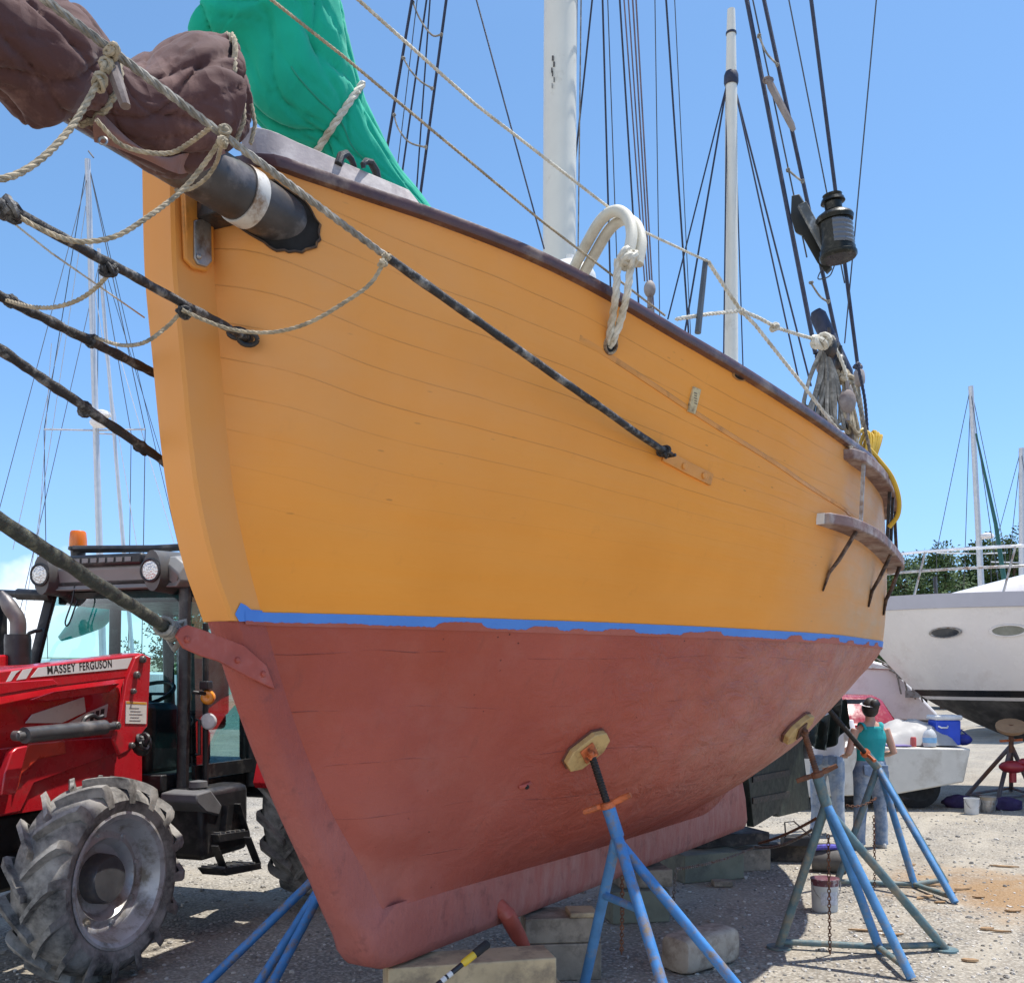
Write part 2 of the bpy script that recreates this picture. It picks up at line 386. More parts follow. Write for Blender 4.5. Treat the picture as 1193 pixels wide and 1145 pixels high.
def topside_mat():
    g = G('ochre_paint'); uv = g.uv()
    sp = g.n('ShaderNodeSeparateXYZ'); g.set(sp.inputs[0], uv); U, Q = sp.outputs[0], sp.outputs[1]
    base = g.mix(g.ramp(g.noise(1.3, 5, .6), (.3, 0), (.7, 1)), (.78, .285, .034), (.86, .325, .044))
    vj = g.math('MULTIPLY', g.math('SUBTRACT', g.noise(1.2, 2, .5, g.map(uv, (1, .2, 1))), .5), .035)
    rise = g.math('MULTIPLY', g.math('POWER', g.math('SUBTRACT', 1, g.math('MULTIPLY', g.math('ADD', U, .9), .95, clamp=True), clamp=True), 2.4), .075)
    x = g.math('MULTIPLY', g.math('SUBTRACT', g.math('ADD', Q, vj), rise), 13)
    fr = g.math('ABSOLUTE', g.math('SUBTRACT', g.math('FRACT', x), .5))
    line = g.ramp(fr, (.479, 0), (.493, 1))
    idx = g.math('FLOOR', g.math('ADD', x, .5))
    br = g.noise(2.6, 4, .6, g.map(uv, (1.5, 13, 1)))
    fade = g.ramp(g.math('MULTIPLY', g.math('ADD', U, 1), .2), (.0, .95), (.42, .62), (.75, .34))
    seam = g.math('MULTIPLY', g.math('MULTIPLY', line, g.ramp(br, (.36, .30), (.56, 1))), fade)
    hi = g.ramp(Q, (.16, .0), (.42, .35), (.55, 1))
    seam = g.math('MULTIPLY', seam, hi)
    c = g.mix(g.math('MULTIPLY', seam, .60), base, (.22, .078, .014))
    # chips and grubby scuffs
    ch = g.ramp(g.noise(7, 8, .75, g.map(uv, (2.2, 14, 1))), (.70, 0), (.745, 1))
    c = g.mix(g.math('MULTIPLY', ch, .55), c, (.25, .10, .025))
    rust = g.ramp(g.noise(3.2, 7, .7, g.map(uv, (4, 3, 1))), (.60, 0), (.82, .35))
    c = g.mix(rust, c, (.48, .19, .04))
    # bungs, rust weeps under old fastenings, thin scratches
    fv = g.map(uv, (2.6, 13, 1)); fd = g.voro(2.2, vec=fv); fm = g.ramp(g.noise(1.6, 2), (.50, 0), (.62, 1))
    c = g.mix(g.math('MULTIPLY', g.math('MULTIPLY', g.ramp(fd, (.05, 1), (.085, 0)), fm), .6), c, (.27, .10, .022))
    wp = g.ramp(g.noise(1, 5, .7, g.map(uv, (34, 1.3, 1))), (.66, 0), (.80, .30))
    c = g.mix(wp, c, (.50, .19, .035))
    sr = g.ramp(g.noise(1, 6, .8, g.map(uv, (1.2, 90, 1), rot=(0, 0, .05))), (.72, 0), (.76, .35)); c = g.mix(sr, c, (.78, .45, .20))
    # chalked film, blotchy from plank to plank
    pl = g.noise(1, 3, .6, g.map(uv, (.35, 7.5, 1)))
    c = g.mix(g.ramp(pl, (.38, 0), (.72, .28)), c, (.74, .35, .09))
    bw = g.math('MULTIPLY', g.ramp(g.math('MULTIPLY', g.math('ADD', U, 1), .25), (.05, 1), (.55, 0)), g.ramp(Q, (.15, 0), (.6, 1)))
    c = g.mix(g.math('MULTIPLY', bw, g.ramp(g.noise(2.4, 6, .65), (.25, .35), (.7, .9))), c, (.76, .355, .125))  # sky sheen on the upper bow, painted in as a paler tint
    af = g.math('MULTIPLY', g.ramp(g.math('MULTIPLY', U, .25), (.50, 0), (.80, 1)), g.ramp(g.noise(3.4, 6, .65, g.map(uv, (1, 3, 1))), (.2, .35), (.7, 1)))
    c = g.mix(af, c, (.60, .37, .20))  # sun glare along the after topsides, put into the colour
    g.col(c)
    g.p('Roughness', g.ramp(g.noise(5, 5), (.3, .38), (.7, .56))); g.p('Specular IOR Level', .24)
    hgt = g.math('SUBTRACT', g.math('MULTIPLY', g.noise(2.2, 4, .5, g.map(uv, (1, 9, 1))), .9), g.math('MULTIPLY', seam, .55))
    hgt = g.math('ADD', hgt, g.math('MULTIPLY', g.noise(55, 3), .05))
    g.bump(hgt, .5, .012)
    return g.m
def bottom_mat():
    g = G('red_bottom_paint'); uv = g.uv()
    sp = g.n('ShaderNodeSeparateXYZ'); g.set(sp.inputs[0], uv); U, Q = sp.outputs[0], sp.outputs[1]
    c = g.mix(g.ramp(g.noise(1.1, 6, .62), (.32, 0), (.68, 1)), (.325, .060, .038), (.41, .088, .058))
    pk = g.math('MULTIPLY', g.ramp(Q, (.0, 1), (.62, 0)), g.ramp(g.math('MULTIPLY', g.math('ADD', U, .6), .25), (.10, 1), (.65, .12)))
    c = g.mix(g.math('MULTIPLY', pk, g.ramp(g.noise(1.9, 6, .65), (.25, .25), (.7, .9))), c, (.41, .135, .108))  # sky and ground reflection low on the bow, painted pink
    c = g.mix(g.ramp(g.noise(2.7, 7, .7), (.50, 0), (.76, .32)), c, (.42, .17, .13))
    c = g.mix(g.ramp(g.noise(.8, 5, .6, g.map(g.o, loc=(3, 1, 7))), (.50, 0), (.66, .6)), c, (.35, .055, .020))
    af = g.math('MULTIPLY', g.ramp(g.math('MULTIPLY', U, .25), (.30, 0), (.72, .85)), g.ramp(g.noise(3.1, 7, .68, g.map(uv, (1.4, 2, 1))), (.25, .25), (.68, 1)))
    c = g.mix(g.math('MULTIPLY', af, g.ramp(Q, (.15, 0), (.5, 1))), c, (.52, .265, .205))  # bounce light from the sunny ground, painted paler over the aft bottom
    drip = g.noise(6, 7, .7, g.map(uv, (3.2, .9, 1)))
    c = g.mix(g.ramp(drip, (.58, 0), (.74, .40)), c, (.19, .05, .038))
    x = g.math('MULTIPLY', g.math('ADD', Q, g.math('MULTIPLY', g.math('SUBTRACT', g.noise(.9, 3, .5), .5), .10)), 5.5)
    fr = g.math('ABSOLUTE', g.math('SUBTRACT', g.math('FRACT', x), .5))
    ln = g.math('MULTIPLY', g.ramp(fr, (.489, 0), (.496, 1)), g.ramp(g.noise(1.7, 6, .7, g.map(uv, (1.6, 8, 1))), (.47, 0), (.62, .42)))
    c = g.mix(ln, c, (.10, .03, .02))
    pit = g.ramp(g.voro(15), (.045, 1), (.075, 0)); pit = g.math('MULTIPLY', pit, g.ramp(g.noise(3.1, 3), (.52, 0), (.60, 1)))
    c = g.mix(g.math('MULTIPLY', pit, .8), c, (.07, .02, .015))
    g.col(c); g.p('Roughness', g.ramp(g.noise(4, 6), (.3, .34), (.7, .58))); g.p('Specular IOR Level', .4)
    rid = g.noise(3.4, 7, .62, g.map(uv, (1.5, 2.4, 1), rot=(0, 0, .5)), .9)
    aft = g.ramp(g.math('MULTIPLY', U, .25), (.12, .06), (.62, 1))
    h = g.math('ADD', g.math('MULTIPLY', g.math('MULTIPLY', rid, aft), 3.4), g.math('MULTIPLY', g.noise(26, 6, .7), .16))
    h = g.math('SUBTRACT', h, g.math('MULTIPLY', g.math('ADD', pit, ln), .25))
    h = g.math('ADD', h, g.math('MULTIPLY', g.math('MULTIPLY', g.voro(7, vec=g.map(uv, (1.2, 3.2, 1), rot=(0, 0, .9))), aft), .6))
    g.bump(h, .85, .026)
    return g.m
def keel_mat():
    g = G('keel_paint')
    c = g.mix(g.ramp(g.noise(2.1, 6, .65), (.3, 0), (.7, 1)), (.37, .10, .076), (.43, .14, .112))
    spz = g.n('ShaderNodeSeparateXYZ'); g.set(spz.inputs[0], g.o); sheen_fade = g.math('ADD', g.math('MULTIPLY', spz.outputs[2], .4), g.math('MULTIPLY', g.math('SUBTRACT', g.noise(2.3, 5, .6), .5), .5))
    c = g.mix(g.ramp(sheen_fade, (.34, 0), (.66, .9)), c, (.35, .068, .045))  # reflected sheen painted pink into the lower keel, giving way to red higher up
    rotv = g.map(g.o, (4, 4, 1.3)); dp = g.n('ShaderNodeVectorMath', operation='DOT_PRODUCT'); g.set(dp.inputs[0], g.o); dp.inputs[1].default_value = tuple(AX); sl_ = dp.outputs['Value']; off = O0.dot(AX)
    aft = g.ramp(g.math('MULTIPLY', g.math('SUBTRACT', sl_, off), .25), (.12, 0), (.42, 1))
    c = g.mix(g.math('MULTIPLY', g.ramp(g.noise(3, 7, .7, rotv), (.36, 0), (.70, .62)), g.math('ADD', g.math('MULTIPLY', aft, .95), .05)), c, (.50, .29, .25))
    sp = g.n('ShaderNodeSeparateXYZ'); g.set(sp.inputs[0], g.o)
    c = g.mix(g.math('MULTIPLY', g.ramp(g.noise(9, 6, .7), (.55, 0), (.7, 1)), .5), c, (.16, .05, .045))
    g.col(c); g.p('Roughness', .7)
    g.bump(g.math('ADD', g.noise(8, 7, .7, rotv), g.math('MULTIPLY', g.noise(30, 5, .7), .4)), .55, .02)
    return g.m
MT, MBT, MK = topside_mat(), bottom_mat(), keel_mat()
def hull_sheet(lo, hi, nq, ns, side=1):
    rows, uvs = [], []
    for i in range(ns+1):
        row, uv = [], []
        t = (i/ns)**1.35
        for j in range(nq+1):
            q = j/nq; z0 = lo(.2)+(hi(-.85)-lo(.2))*q; z = z0
            for _ in range(3):
                s = srab(z); s = s+(SE-s)*t; zl, zh = lo(max(s, .16)), hi(s); z = zl+(zh-zl)*q
            wd = W(s, z) if t > 0 else .093
            row.append(B(s, side*wd, z)); uv.append((s, q))
        rows.append(row); uvs.append(uv)
    return rows, uvs
def hull_part(name, lo, hi, nq, ns, mat):
    mb = MB()
    for side in (1, -1):
        r, u = hull_sheet(lo, hi, nq, ns, side); mb.grid(r, uv=u, flip=side < 0)
    return mb.build(name, mat, boat, smooth=60)
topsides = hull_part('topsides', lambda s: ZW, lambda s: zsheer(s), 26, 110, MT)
bottom = hull_part('bottom', lambda s: zbot(s), lambda s: ZW, 34, 110, MBT)
# stem timber (yellow above the waterline) and the keel with its cutwater below
def stem_part():
    mb = MB(); rows = []
    n = 40
    for i in range(n+1):
        z = ZW+(3.84-ZW)*i/n; so, sr = sstem(z), srab(z)+.012
        rows.append([B(sr, .094, z), B(so+.012, .092, z), B(so, .080, z), B(so, -.080, z), B(so+.012, -.092, z), B(sr, -.094, z)])
    mb.grid(rows, flip=True); o = len(mb.v); mb.v += rows[-1]; mb.f.append(tuple(range(o, o+6)))
    uv = {i: (-.75, .5) for i in range(len(mb.v))}; mb.uv = uv
    return mb.build('stem', MT, boat, smooth=30)
stem = stem_part()
def keel_part():
    mb = MB(); rows = []
    for i in range(30):   # cutwater
        z = ZW-(ZW-.69)*i/29; so, sr = sstem(z), srab(z)+.02
        k = .3+.7*(1-i/29); m = .03+.05*(i/29)
        rows.append([B(sr, .097, z), B(so+m, .09, z), B(so+.012, .065, z), B(so-.004, .03, z), B(so-.004, -.03, z), B(so+.012, -.065, z), B(so+m, -.09, z), B(sr, -.097, z)])
    # forefoot swing and straight keel: inner point walks the rabbet, outer point the bottom edge
    inner = [(.17+.06*i, .69) for i in range(1, 6)]; outer = [(.02, .56), (.05, .48), (.10, .42), (.20, .385), (.34, .378)]
    for i in range(1, 48):
        s = .47+(5.02-.47)*i/47; inner.append((s, zbot(s))); outer.append((s+.02*i/47*3, .378+.02*s/5))
    inner += [(5.10, .90), (5.16, .92)]; outer += [(5.34, .40), (5.40, .42)]
    inner += [(5.17, .93)]; outer += [(5.36, .62)]
    for k, ((si, zi), (so, zo)) in enumerate(zip(inner, outer)):
        d = V((so-si, zo-zi)); ln = d.length; d = d/ln if ln else d; m = min(.08, ln*.4)
        e = lambda a, wd: B(so-d.x*a, wd, zo-d.y*a)
        t = .13
        rows.append([B(si, t, zi+.015), e(m, t-.006), e(.015, .10), e(0, .06), e(0, -.06), e(.015, -.10), e(m, -t+.006), B(si, -t, zi+.015)])
    mb.grid(rows, flip=False)
    o = len(mb.v); mb.v += rows[-1]; mb.f.append(tuple(range(o+7, o-1, -1)))
    # deadwood aft of the keel heel, up to the stern
    mb.prism([B(5.05, -.115, .86), B(5.17, -.115, .93), B(6, -.115, 1.24), B(8.25, -.115, 2.0), B(8.25, -.115, 2.6), B(7, -.115, 2.2)], PX*.23)
    return mb.build('keel', MK, boat, smooth=50)
keel = keel_part()
# blue masking tape along the waterline, its lower edge buried under ragged red paint
def tape():
    g = G('blue_tape'); g.col(g.mix(g.noise(7, 4), (.055, .20, .60), (.075, .26, .72))); g.p('Roughness', .5)
    edge = []; mb = MB(); rows = []; rnd = random.Random(5); low = .0; hold = 0
    for i in range(500):
        s = -.70+5.9*(i/499)
        if hold <= 0: hold = rnd.randint(3, 16); tgt = rnd.choice((0, 0, .004, .012, .018, .026)) if s > -.4 else .002
        hold -= 1; low += (tgt-low)*.5
        zt = ZW+.045+.003*math.sin(s*1.3)+rnd.uniform(-.0006, .0006); zl = ZW-.004; edge.append([hullp(s, ZW-.012, .0055), hullp(s, ZW+low+rnd.uniform(-.002, .003), .0055)])
        if i < 3: pass
        rows.append([hullp(s, zl, .004), hullp(s, zt, .004)])
    z0 = ZW
    st = [[B(sstem(z0)+.02+.025*k, .0975, ZW+.001+(.012 if k == 0 else 0)), B(sstem(z0)+.02+.025*k, .0975, ZW+.05+(.026*(1-abs(k-1.4)/1.4) if k < 3 else 0))] for k in range(0, 7)]
    st[0] = [B(sstem(z0)+.014, .0945, ZW+.024), B(sstem(z0)+.014, .0945, ZW+.03)]
    st[1] = [B(sstem(z0)+.032, .0975, ZW-.002), B(sstem(z0)+.040, .0975, ZW+.074)]
    mb.grid(st+rows); mb.build('masking_tape', g.m, boat, smooth=40)
    mb = MB(); mb.grid(edge); mb.build('brushed_paint_edge', MBT, boat, smooth=40)
tape()
# deck and inner bulwark (closes the hull from above)
def deck():
    mb = MB(); rows = []
    for i in range(60):
        s = -.72+(7.9+.72)*i/59; z = zsheer(s)-.34; a = max(.05, W(s, z)-.035)
        rows.append([B(s, a*(k/4-1), z+.04*(1-(k/4-1)**2)) for k in range(9)])
    mb.grid(rows)
    mb.build('deck', M('deck_paint', (.42, .40, .36), .8, dirt=(.2, .17, .14), da=.3), boat)
    mb = MB(); mb2 = []
    for side in (1, -1):
        rows = []
        for i in range(80):
            s = -.8+(8.1+.8)*i/79; zt = zsheer(s); zl = zt-.36
            rows.append([B(s, side*max(.03, W(s, zl)-.03), zl), B(s, side*max(.04, W(s, zt-.02)-.03), zt-.004)])
        mb.grid(rows, flip=side > 0)
    mb.build('bulwark', M('bulwark_white', (.55, .53, .48), .6, dirt=(.3, .25, .2), da=.3), boat)
deck()
MRAIL = M('rail_varnish', (.085, .036, .034), .38, var=.3, vs=9, dirt=(.22, .15, .12), da=.28, ds=5, bump=.3, bs=40, coat=.2, stretch=(1, 1, 1))
def rail():
    mb = MB()
    for side in (1, -1):
        rows = []
        for i in range(120):
            s = -.86+(8.15+.86)*(i/119)**1.25; zt = zsheer(s); wd = W(s, zt); t0 = side
            dz = .045; o, inn = wd+.035, max(.01, wd-.11)
            rows.append([B(s, t0*o, zt), B(s, t0*(o+.010), zt+dz*.5), B(s, t0*o, zt+dz), B(s, t0*inn, zt+dz), B(s, t0*inn, zt), B(s, t0*wd, zt-.001)])
        mb.grid(rows, True, flip=side < 0)
    return mb.build('cap_rail', MRAIL, boat, smooth=50)
rail()
# ------------------------------------------------------------------ boat fittings
MIRON = M('black_iron', (.022, .021, .022), .5, var=.4, vs=20, dirt=(.10, .055, .035), da=.25, ds=14, bump=.4, bs=120)
MSTEEL = M('weathered_steel', (.36, .36, .36), .42, metal=.8, var=.25, vs=15, dirt=(.20, .13, .09), da=.35, ds=12)
MWHITE = M('mast_paint', (.68, .66, .58), .4, var=.05, vs=3, dirt=(.50, .46, .38), da=.02, ds=4, bump=.1, bs=30)
MOCH = M('ochre_fitting', (.66, .262, .045), .46, var=.1, vs=5, dirt=(.33, .14, .03), da=.22, ds=6)
MRED = M('red_fitting', (.38, .075, .050), .55, var=.2, vs=6, dirt=(.40, .13, .10), da=.2, ds=6, bump=.3, bs=40)
MTAN = M('tan_rope', (.40, .33, .23), .9, var=.3, vs=30, dirt=(.20, .17, .12), da=.35, ds=20)
MGREY = M('grey_rope', (.20, .185, .16), .9, var=.35, vs=30, dirt=(.40, .37, .32), da=.35, ds=18)
MWROPE = M('white_rope', (.62, .585, .50), .85, var=.15, vs=30, dirt=(.42, .37, .28), da=.35, ds=12)
MTAR = M('tarred_rope', (.020, .019, .020), .62, var=.4, vs=30, dirt=(.23, .22, .21), da=.30, ds=16, bump=.8, bs=140, bd=.006)
MWIRE = M('rigging_wire', (.05, .052, .06), .5, var=.2)
MNAVY = M('served_wire', (.020, .024, .050), .55, var=.3, vs=20, bump=.5, bs=140)
MLINE = M('running_line', (.16, .12, .14), .8, var=.3)
MWOODG = M('grey_wood', (.27, .235, .22), .75, var=.25, vs=4, stretch=(1, 1, 1), dirt=(.16, .12, .11), da=.35, ds=5, bump=.4, bs=40)
MCHAN = M('channel_wood', (.16, .092, .082), .65, var=.3, vs=6, dirt=(.34, .28, .26), da=.38, ds=5, bump=.4, bs=50)
MBLACKP = M('worn_black_spar', (.048, .042, .042), .42, var=.35, vs=7, dirt=(.15, .13, .125), da=.3, ds=6, bump=.25, bs=50)
MHOLE = M('dark_opening', (.012, .010, .009), .9, var=.3, bump=0)
def resample(pts, step):
    pts = [V(p) for p in pts]; out = [pts[0]]; acc = 0
    for a, b in zip(pts, pts[1:]):
        ln = (b-a).length; t = step-acc
        while t <= ln:
            out.append(a.lerp(b, t/ln)); t += step
        acc = ln-(t-step)
    if (out[-1]-pts[-1]).length > step*.3: out.append(pts[-1])
    return out
def rope3(mb, pts, r, pitch=5.5, n=6):
    """three laid strands along a path"""
    pts = resample(pts, max(r*1.3, .008)); k = len(pts)
    if k < 3: return mb.tube(pts, r, 6)
    x, _, _ = frame(pts[1]-pts[0]); fr = []; L0 = 0
    for i, p in enumerate(pts):
        d = (pts[min(i+1, k-1)]-pts[max(i-1, 0)]).normalized()
        x = (x-d*x.dot(d)).normalized(); fr.append((p, x.copy(), d.cross(x), L0))
        if i < k-1: L0 += (pts[i+1]-p).length
    for q in range(3):
        path = []
        for p, a, b, l in fr:
            t = 2*math.pi*(l/(pitch*r)/1.6+q/3); path.append(p+a*(r*.5*math.cos(t))+b*(r*.5*math.sin(t)))
        mb.tube(path, r*.56, n)
    return mb
def knot(mb, c, r, seed=0):
    rnd = random.Random(seed); c = V(c)
    mb.ball(c, r*.72, 8, 6)
    for i in range(6):
        n = V((rnd.uniform(-1, 1), rnd.uniform(-1, 1), rnd.uniform(-1, 1))).normalized(); x, y, _ = frame(n)
        o = c+V((rnd.uniform(-1, 1), rnd.uniform(-1, 1), rnd.uniform(-1, 1)))*r*.35
        mb.tube([o+x*(r*.8*math.cos(t*.6283))+y*(r*.7*math.sin(t*.6283)) for t in range(11)], r*.3, 6)
    return mb
def ry(u0, y0, u1, y1):
    """distance along a straight rope (1/y is linear in the picture)"""
    return lambda u: 1/((1/y0)+(1/y1-1/y0)*(u-u0)/(u1-u0))
# --- bowsprit, coming out through the port bow
BP0 = at(344, 266, 3.95); BD = (-AX+UP*.062).normalized()
mb = MB(); bx, by, bdd = frame(BD)
prof = [(-.55, .001), (-.55, .10)]+[(-.5+.1*i, .102) for i in range(12)]+[(.7, .101), (1.4, .096), (2.2, .086), (2.75, .075), (2.78, .001)]
mb.lathe(BP0, BD, prof, 32)
bowsprit = mb.build('bowsprit', MBLACKP, boat, smooth=40)
mb = MB(); mb.lathe(BP0+BD*.235, BD, [(0, .101), (0, .1085), (.006, .110), (.058, .110), (.064, .1085), (.064, .101)], 32)
mb.build('collar_band', M('band_white', (.60, .58, .54), .5, var=.1, dirt=(.25, .16, .10), da=.4, ds=9), bowsprit, smooth=40)
# ragged port in the planking round the bowsprit
def port():
    ring, inner, outer, px_ = [], [], [], []
    rnd = random.Random(11)
    for i in range(44):
        t = 2*math.pi*i/44; ca, sa = math.cos(t), math.sin(t)
        a, b = 60+rnd.uniform(-2.5, 2.5), 34+rnd.uniform(-2, 2)
        e = (.85, .53); q = (-.53, .85)
        u = 317+e[0]*a*ca+q[0]*b*sa; v = 250+e[1]*a*ca+q[1]*b*sa
        px_.append((u, v)); s, z = hullhit(u, max(v, 204)); s = max(s, -.862); z = min(z, zsheer(s)-.02)
        ring.append(hullp(s, z, .0035)); 
        inner.append(hullp(s, z, .0035))
        u2 = 314+(u-314)*1.05; v2 = 250+(v-250)*1.07
        s2, z2 = hullhit(u2, max(v2, 200)); s2 = max(s2, -.868); z2 = min(z2, zsheer(s2)-.012); outer.append(hullp(s2, z2, .003))
    mb = MB(); rr_ = [ring]
    for k in (.8, .6, .4, .2, .02):
        row = []
        for i in range(44):
            u, v = px_[i]; s, z = hullhit(314+(u-314)*k, max(250+(v-250)*k, 204)); s = max(s, -.862); z = min(z, zsheer(s)-.02); row.append(hullp(s, z, .003))
        rr_.append(row)
    mb.grid(rr_, True)
    ob = mb.build('bowsprit_port', MHOLE, boat)
    mb = MB(); rows = []
    for a, b in zip(inner, outer):
        n = (b-a); k = hulln(0, 3.3)*.010
        rows.append([a-k*.2, a+k*.9, (a+b)/2+k*rnd.uniform(.8, 1.3), b+k*.1])
    rows.append(rows[0]); mb.grid(rows)
    mb.build('port_rim', M('rim_ochre', (.30, .14, .035), .7, var=.5, vs=14, dirt=(.06, .04, .03), da=.75, ds=11, bump=.6, bs=60), boat, smooth=50)
port()
# gammon plate on the stem side
def poly_on(wd, pts, th, name, mat, parent=boat, bev=.004):
    mb = MB(); mb.prism([onw(u, v, wd) for u, v in pts], PX*th); return mb.build(name, mat, parent, smooth=30, bevel=bev)
pad = poly_on(.096, [(209, 226), (245, 236), (246, 306), (238, 318), (222, 314), (212, 303)], .022, 'gammon_pad', MOCH, bev=.008)
pl = poly_on(.112, [(224, 258), (243, 254), (244, 306), (238, 312), (228, 309), (224, 302)], .016, 'gammon_plate', MSTEEL, boat)
mb = MB(); mb.ball(onw(232, 299, .134), .011); mb.build('bolt_head', MSTEEL, pl)
mb = MB(); mb.prism([onw(u, v, .10) for u, v in [(226, 228), (243, 232), (250, 252), (296, 262), (300, 276), (248, 268), (226, 256)]], PX*.14)
mb.build('gammon_saddle', MIRON, boat, bevel=.006)
# grey bulwark board with chocks on the bow rail
def bowboard():
    mb = MB(); rows = []
    for i in range(26):
        s = -.83+(.50)*i/25; z = zsheer(s)+.045; h = .115-.055*(i/25); wd = W(s, zsheer(s))
        if i == 25: h = .012
        if i == 24: h = .04
        rows.append([B(s, wd+.018, z), B(s, wd-.012, z+h), B(s, wd-.075, z+h), B(s, wd-.075, z)])
    mb.grid(rows, True); n = len(rows)
    mb.f.append((3, 2, 1, 0)); o = (n-1)*4; mb.f.append((o, o+1, o+2, o+3))
    bb = mb.build('bow_board', M('faded_lilac_grey', (.36, .31, .31), .7, var=.2, vs=7, dirt=(.55, .5, .48), da=.35, ds=6, bump=.25, bs=60), boat, smooth=30, bevel=.004)
    for k, s in enumerate((-.555, -.478)):
        mb = MB(); z = zsheer(s)+.045+.09; wd = W(s, zsheer(s))-.03
        sg = -1 if k == 0 else 1
        mb.tube([B(s+sg*q[0], wd, z+q[1]) for q in ((.045, -.02), (.03, .02), (0, .042), (-.03, .034), (-.05, .012), (-.045, .0))], [.016, .017, .015, .013, .011, .009], 8)
        mb.build('fairlead_horn', MIRON, boat)
bowboard()
# sheer strake moulding
def strip_along(name, zf, s0, s1, h, th, mat, n=90):
    mb = MB(); rows = []
    for i in range(n+1):
        s = s0+(s1-s0)*i/n; z = zf(s); k = min(1, i/8, (n-i)/3+.01)
        rows.append([hullp(s, z, 0), hullp(s, z+.002, th*k), hullp(s, z+h-.004, th*k), hullp(s, z+h+th*.6, 0)])
    mb.grid(rows); return mb.build(name, mat, boat, smooth=25)
sa = hullhit(806, 482); sb = hullhit(972, 588)
za = zsheer(sa[0])-sa[1]; zb_ = zsheer(sb[0])-sb[1]
strip_along('sheer_moulding', lambda s: zsheer(s)-(za+(zb_-za)*(s-sa[0])/(sb[0]-sa[0])), .35, 4.6, .024, .0045, MOCH)
# bobstay bracket straps on the stem at the waterline, with bolts
for side in (1,):
    pts = [(203, 741), (208, 732), (216, 728), (232, 733), (256, 742), (282, 752), (308, 775), (318, 803), (286, 788), (252, 770), (232, 764), (212, 755)]
    wd = .097 if side > 0 else -.097
    mb = MB(); mb.prism([B(*(lambda p: (p[0], wd, p[2]))(bs(onw(u, v, .097)))) for u, v in pts], PX*(.014*side))
    br = mb.build('bobstay_bracket', MRED, boat, bevel=.003)
    if side > 0:
        for u, v in ((276, 769), (306, 785), (217, 745)):
            mb = MB(); mb.lathe(onw(u, v, .108), PX, [(0, .014), (.010, .013), (.016, .006), (.016, .0005)], 8); mb.build('bolt_head', MRED, br, smooth=30)
# chainplate of the bowsprit shroud, and the shackle eye of the lower one
def on_hull_strip(name, pxs, halfw, th, mat, parent=boat, bev=.003):
    c = [hullhit(u, v) for u, v in pxs]; pts = []
    top, bot = [], []
    for i, (s, z) in enumerate(c):
        a = hullp(*c[max(i-1, 0)]); b = hullp(*c[min(i+1, len(c)-1)]); d = (b-a).normalized(); n = hulln(s, z); x = n.cross(d).normalized(); p = hullp(s, z)
        top.append((p+x*halfw, n)); bot.append((p-x*halfw, n))
    rows = [[t-n*.004, t+n*th, b+n*th, b-n*.004] for (t, n), (b, _) in zip(top, bot)]
    mb = MB(); mb.grid(rows, True); mb.f.append((3, 2, 1, 0)); o = 4*(len(rows)-1); mb.f.append((o, o+1, o+2, o+3))
    return mb.build(name, mat, parent, smooth=25, bevel=bev)
cpl = on_hull_strip('chainplate', [(772, 530), (800, 545), (828, 559)], .030, .012, MOCH)
for u, v in ((795, 543), (818, 554)):
    s, z = hullhit(u, v); mb = MB(); mb.lathe(hullp(s, z, .012), hulln(s, z), [(0, .017), (.006, .017), (.010, .012), (.010, .0005)], 12); mb.build('bolt_head', MOCH, cpl, smooth=30)
CP = hullp(*hullhit(771, 529), .035)
def shackle(p, d, r, mat, parent):
    mb = MB(); x, y, d = frame(d); pts = [p-d*r*1.2+x*r*.8]+[p+d*(r*math.sin(t))+x*(r*math.cos(t)) for t in [math.pi*i/8 for i in range(9)]]+[p-d*r*1.2-x*r*.8]
    mb.tube(pts, r*.32, 8); mb.tube([p-d*r*1.0+x*r*1.4, p-d*r*1.0-x*r*1.4], r*.36, 8)
    return mb.build('shackle', mat, parent)
# --- bowsprit shrouds and bobstay
sh = {}
def stay(name, pts, r, mat, parent=boat, laid=False, n=7):
    mb = MB()
    if laid: rope3(mb, pts, r)
    else: mb.tube(pts, r, n)
    return mb.build(name, mat, parent, smooth=60)
y1 = ry(771, CP.y, 50, 2.55)
def lump(a, b, n, r, seed, amp=.18):
    """slightly lumpy served rope: points and radii"""
    ps, rs = [], []
    for i in range(n+1):
        t = i/n; ps.append(V(a).lerp(V(b), t)+V((0, 0, .004*mnoise.noise(V((t*9, seed, 0)))))); rs.append(r*(1+amp*mnoise.noise(V((t*n*.4, seed, 5)))))
    return ps, rs
a = at(450, 299, y1(450)); ps, rs = lump(CP, a, 40, .0165, 1)
mb = MB(); mb.tube(ps, rs, 9); st1 = mb.build('bowsprit_shroud', MTAR, boat)
mb = MB(); rope3(mb, [a, at(250, 150, y1(250)), at(50, -2, y1(50)), at(-60, -84, y1(-60))], .0125); mb.build('shroud_tail', MGREY, st1)
shackle(CP+V((0, 0, .0)), (a-CP), .024, MIRON, cpl)
mb = MB(); knot(mb, CP.lerp(a, .015), .028, 3); mb.build('shroud_eye', MTAR, st1)
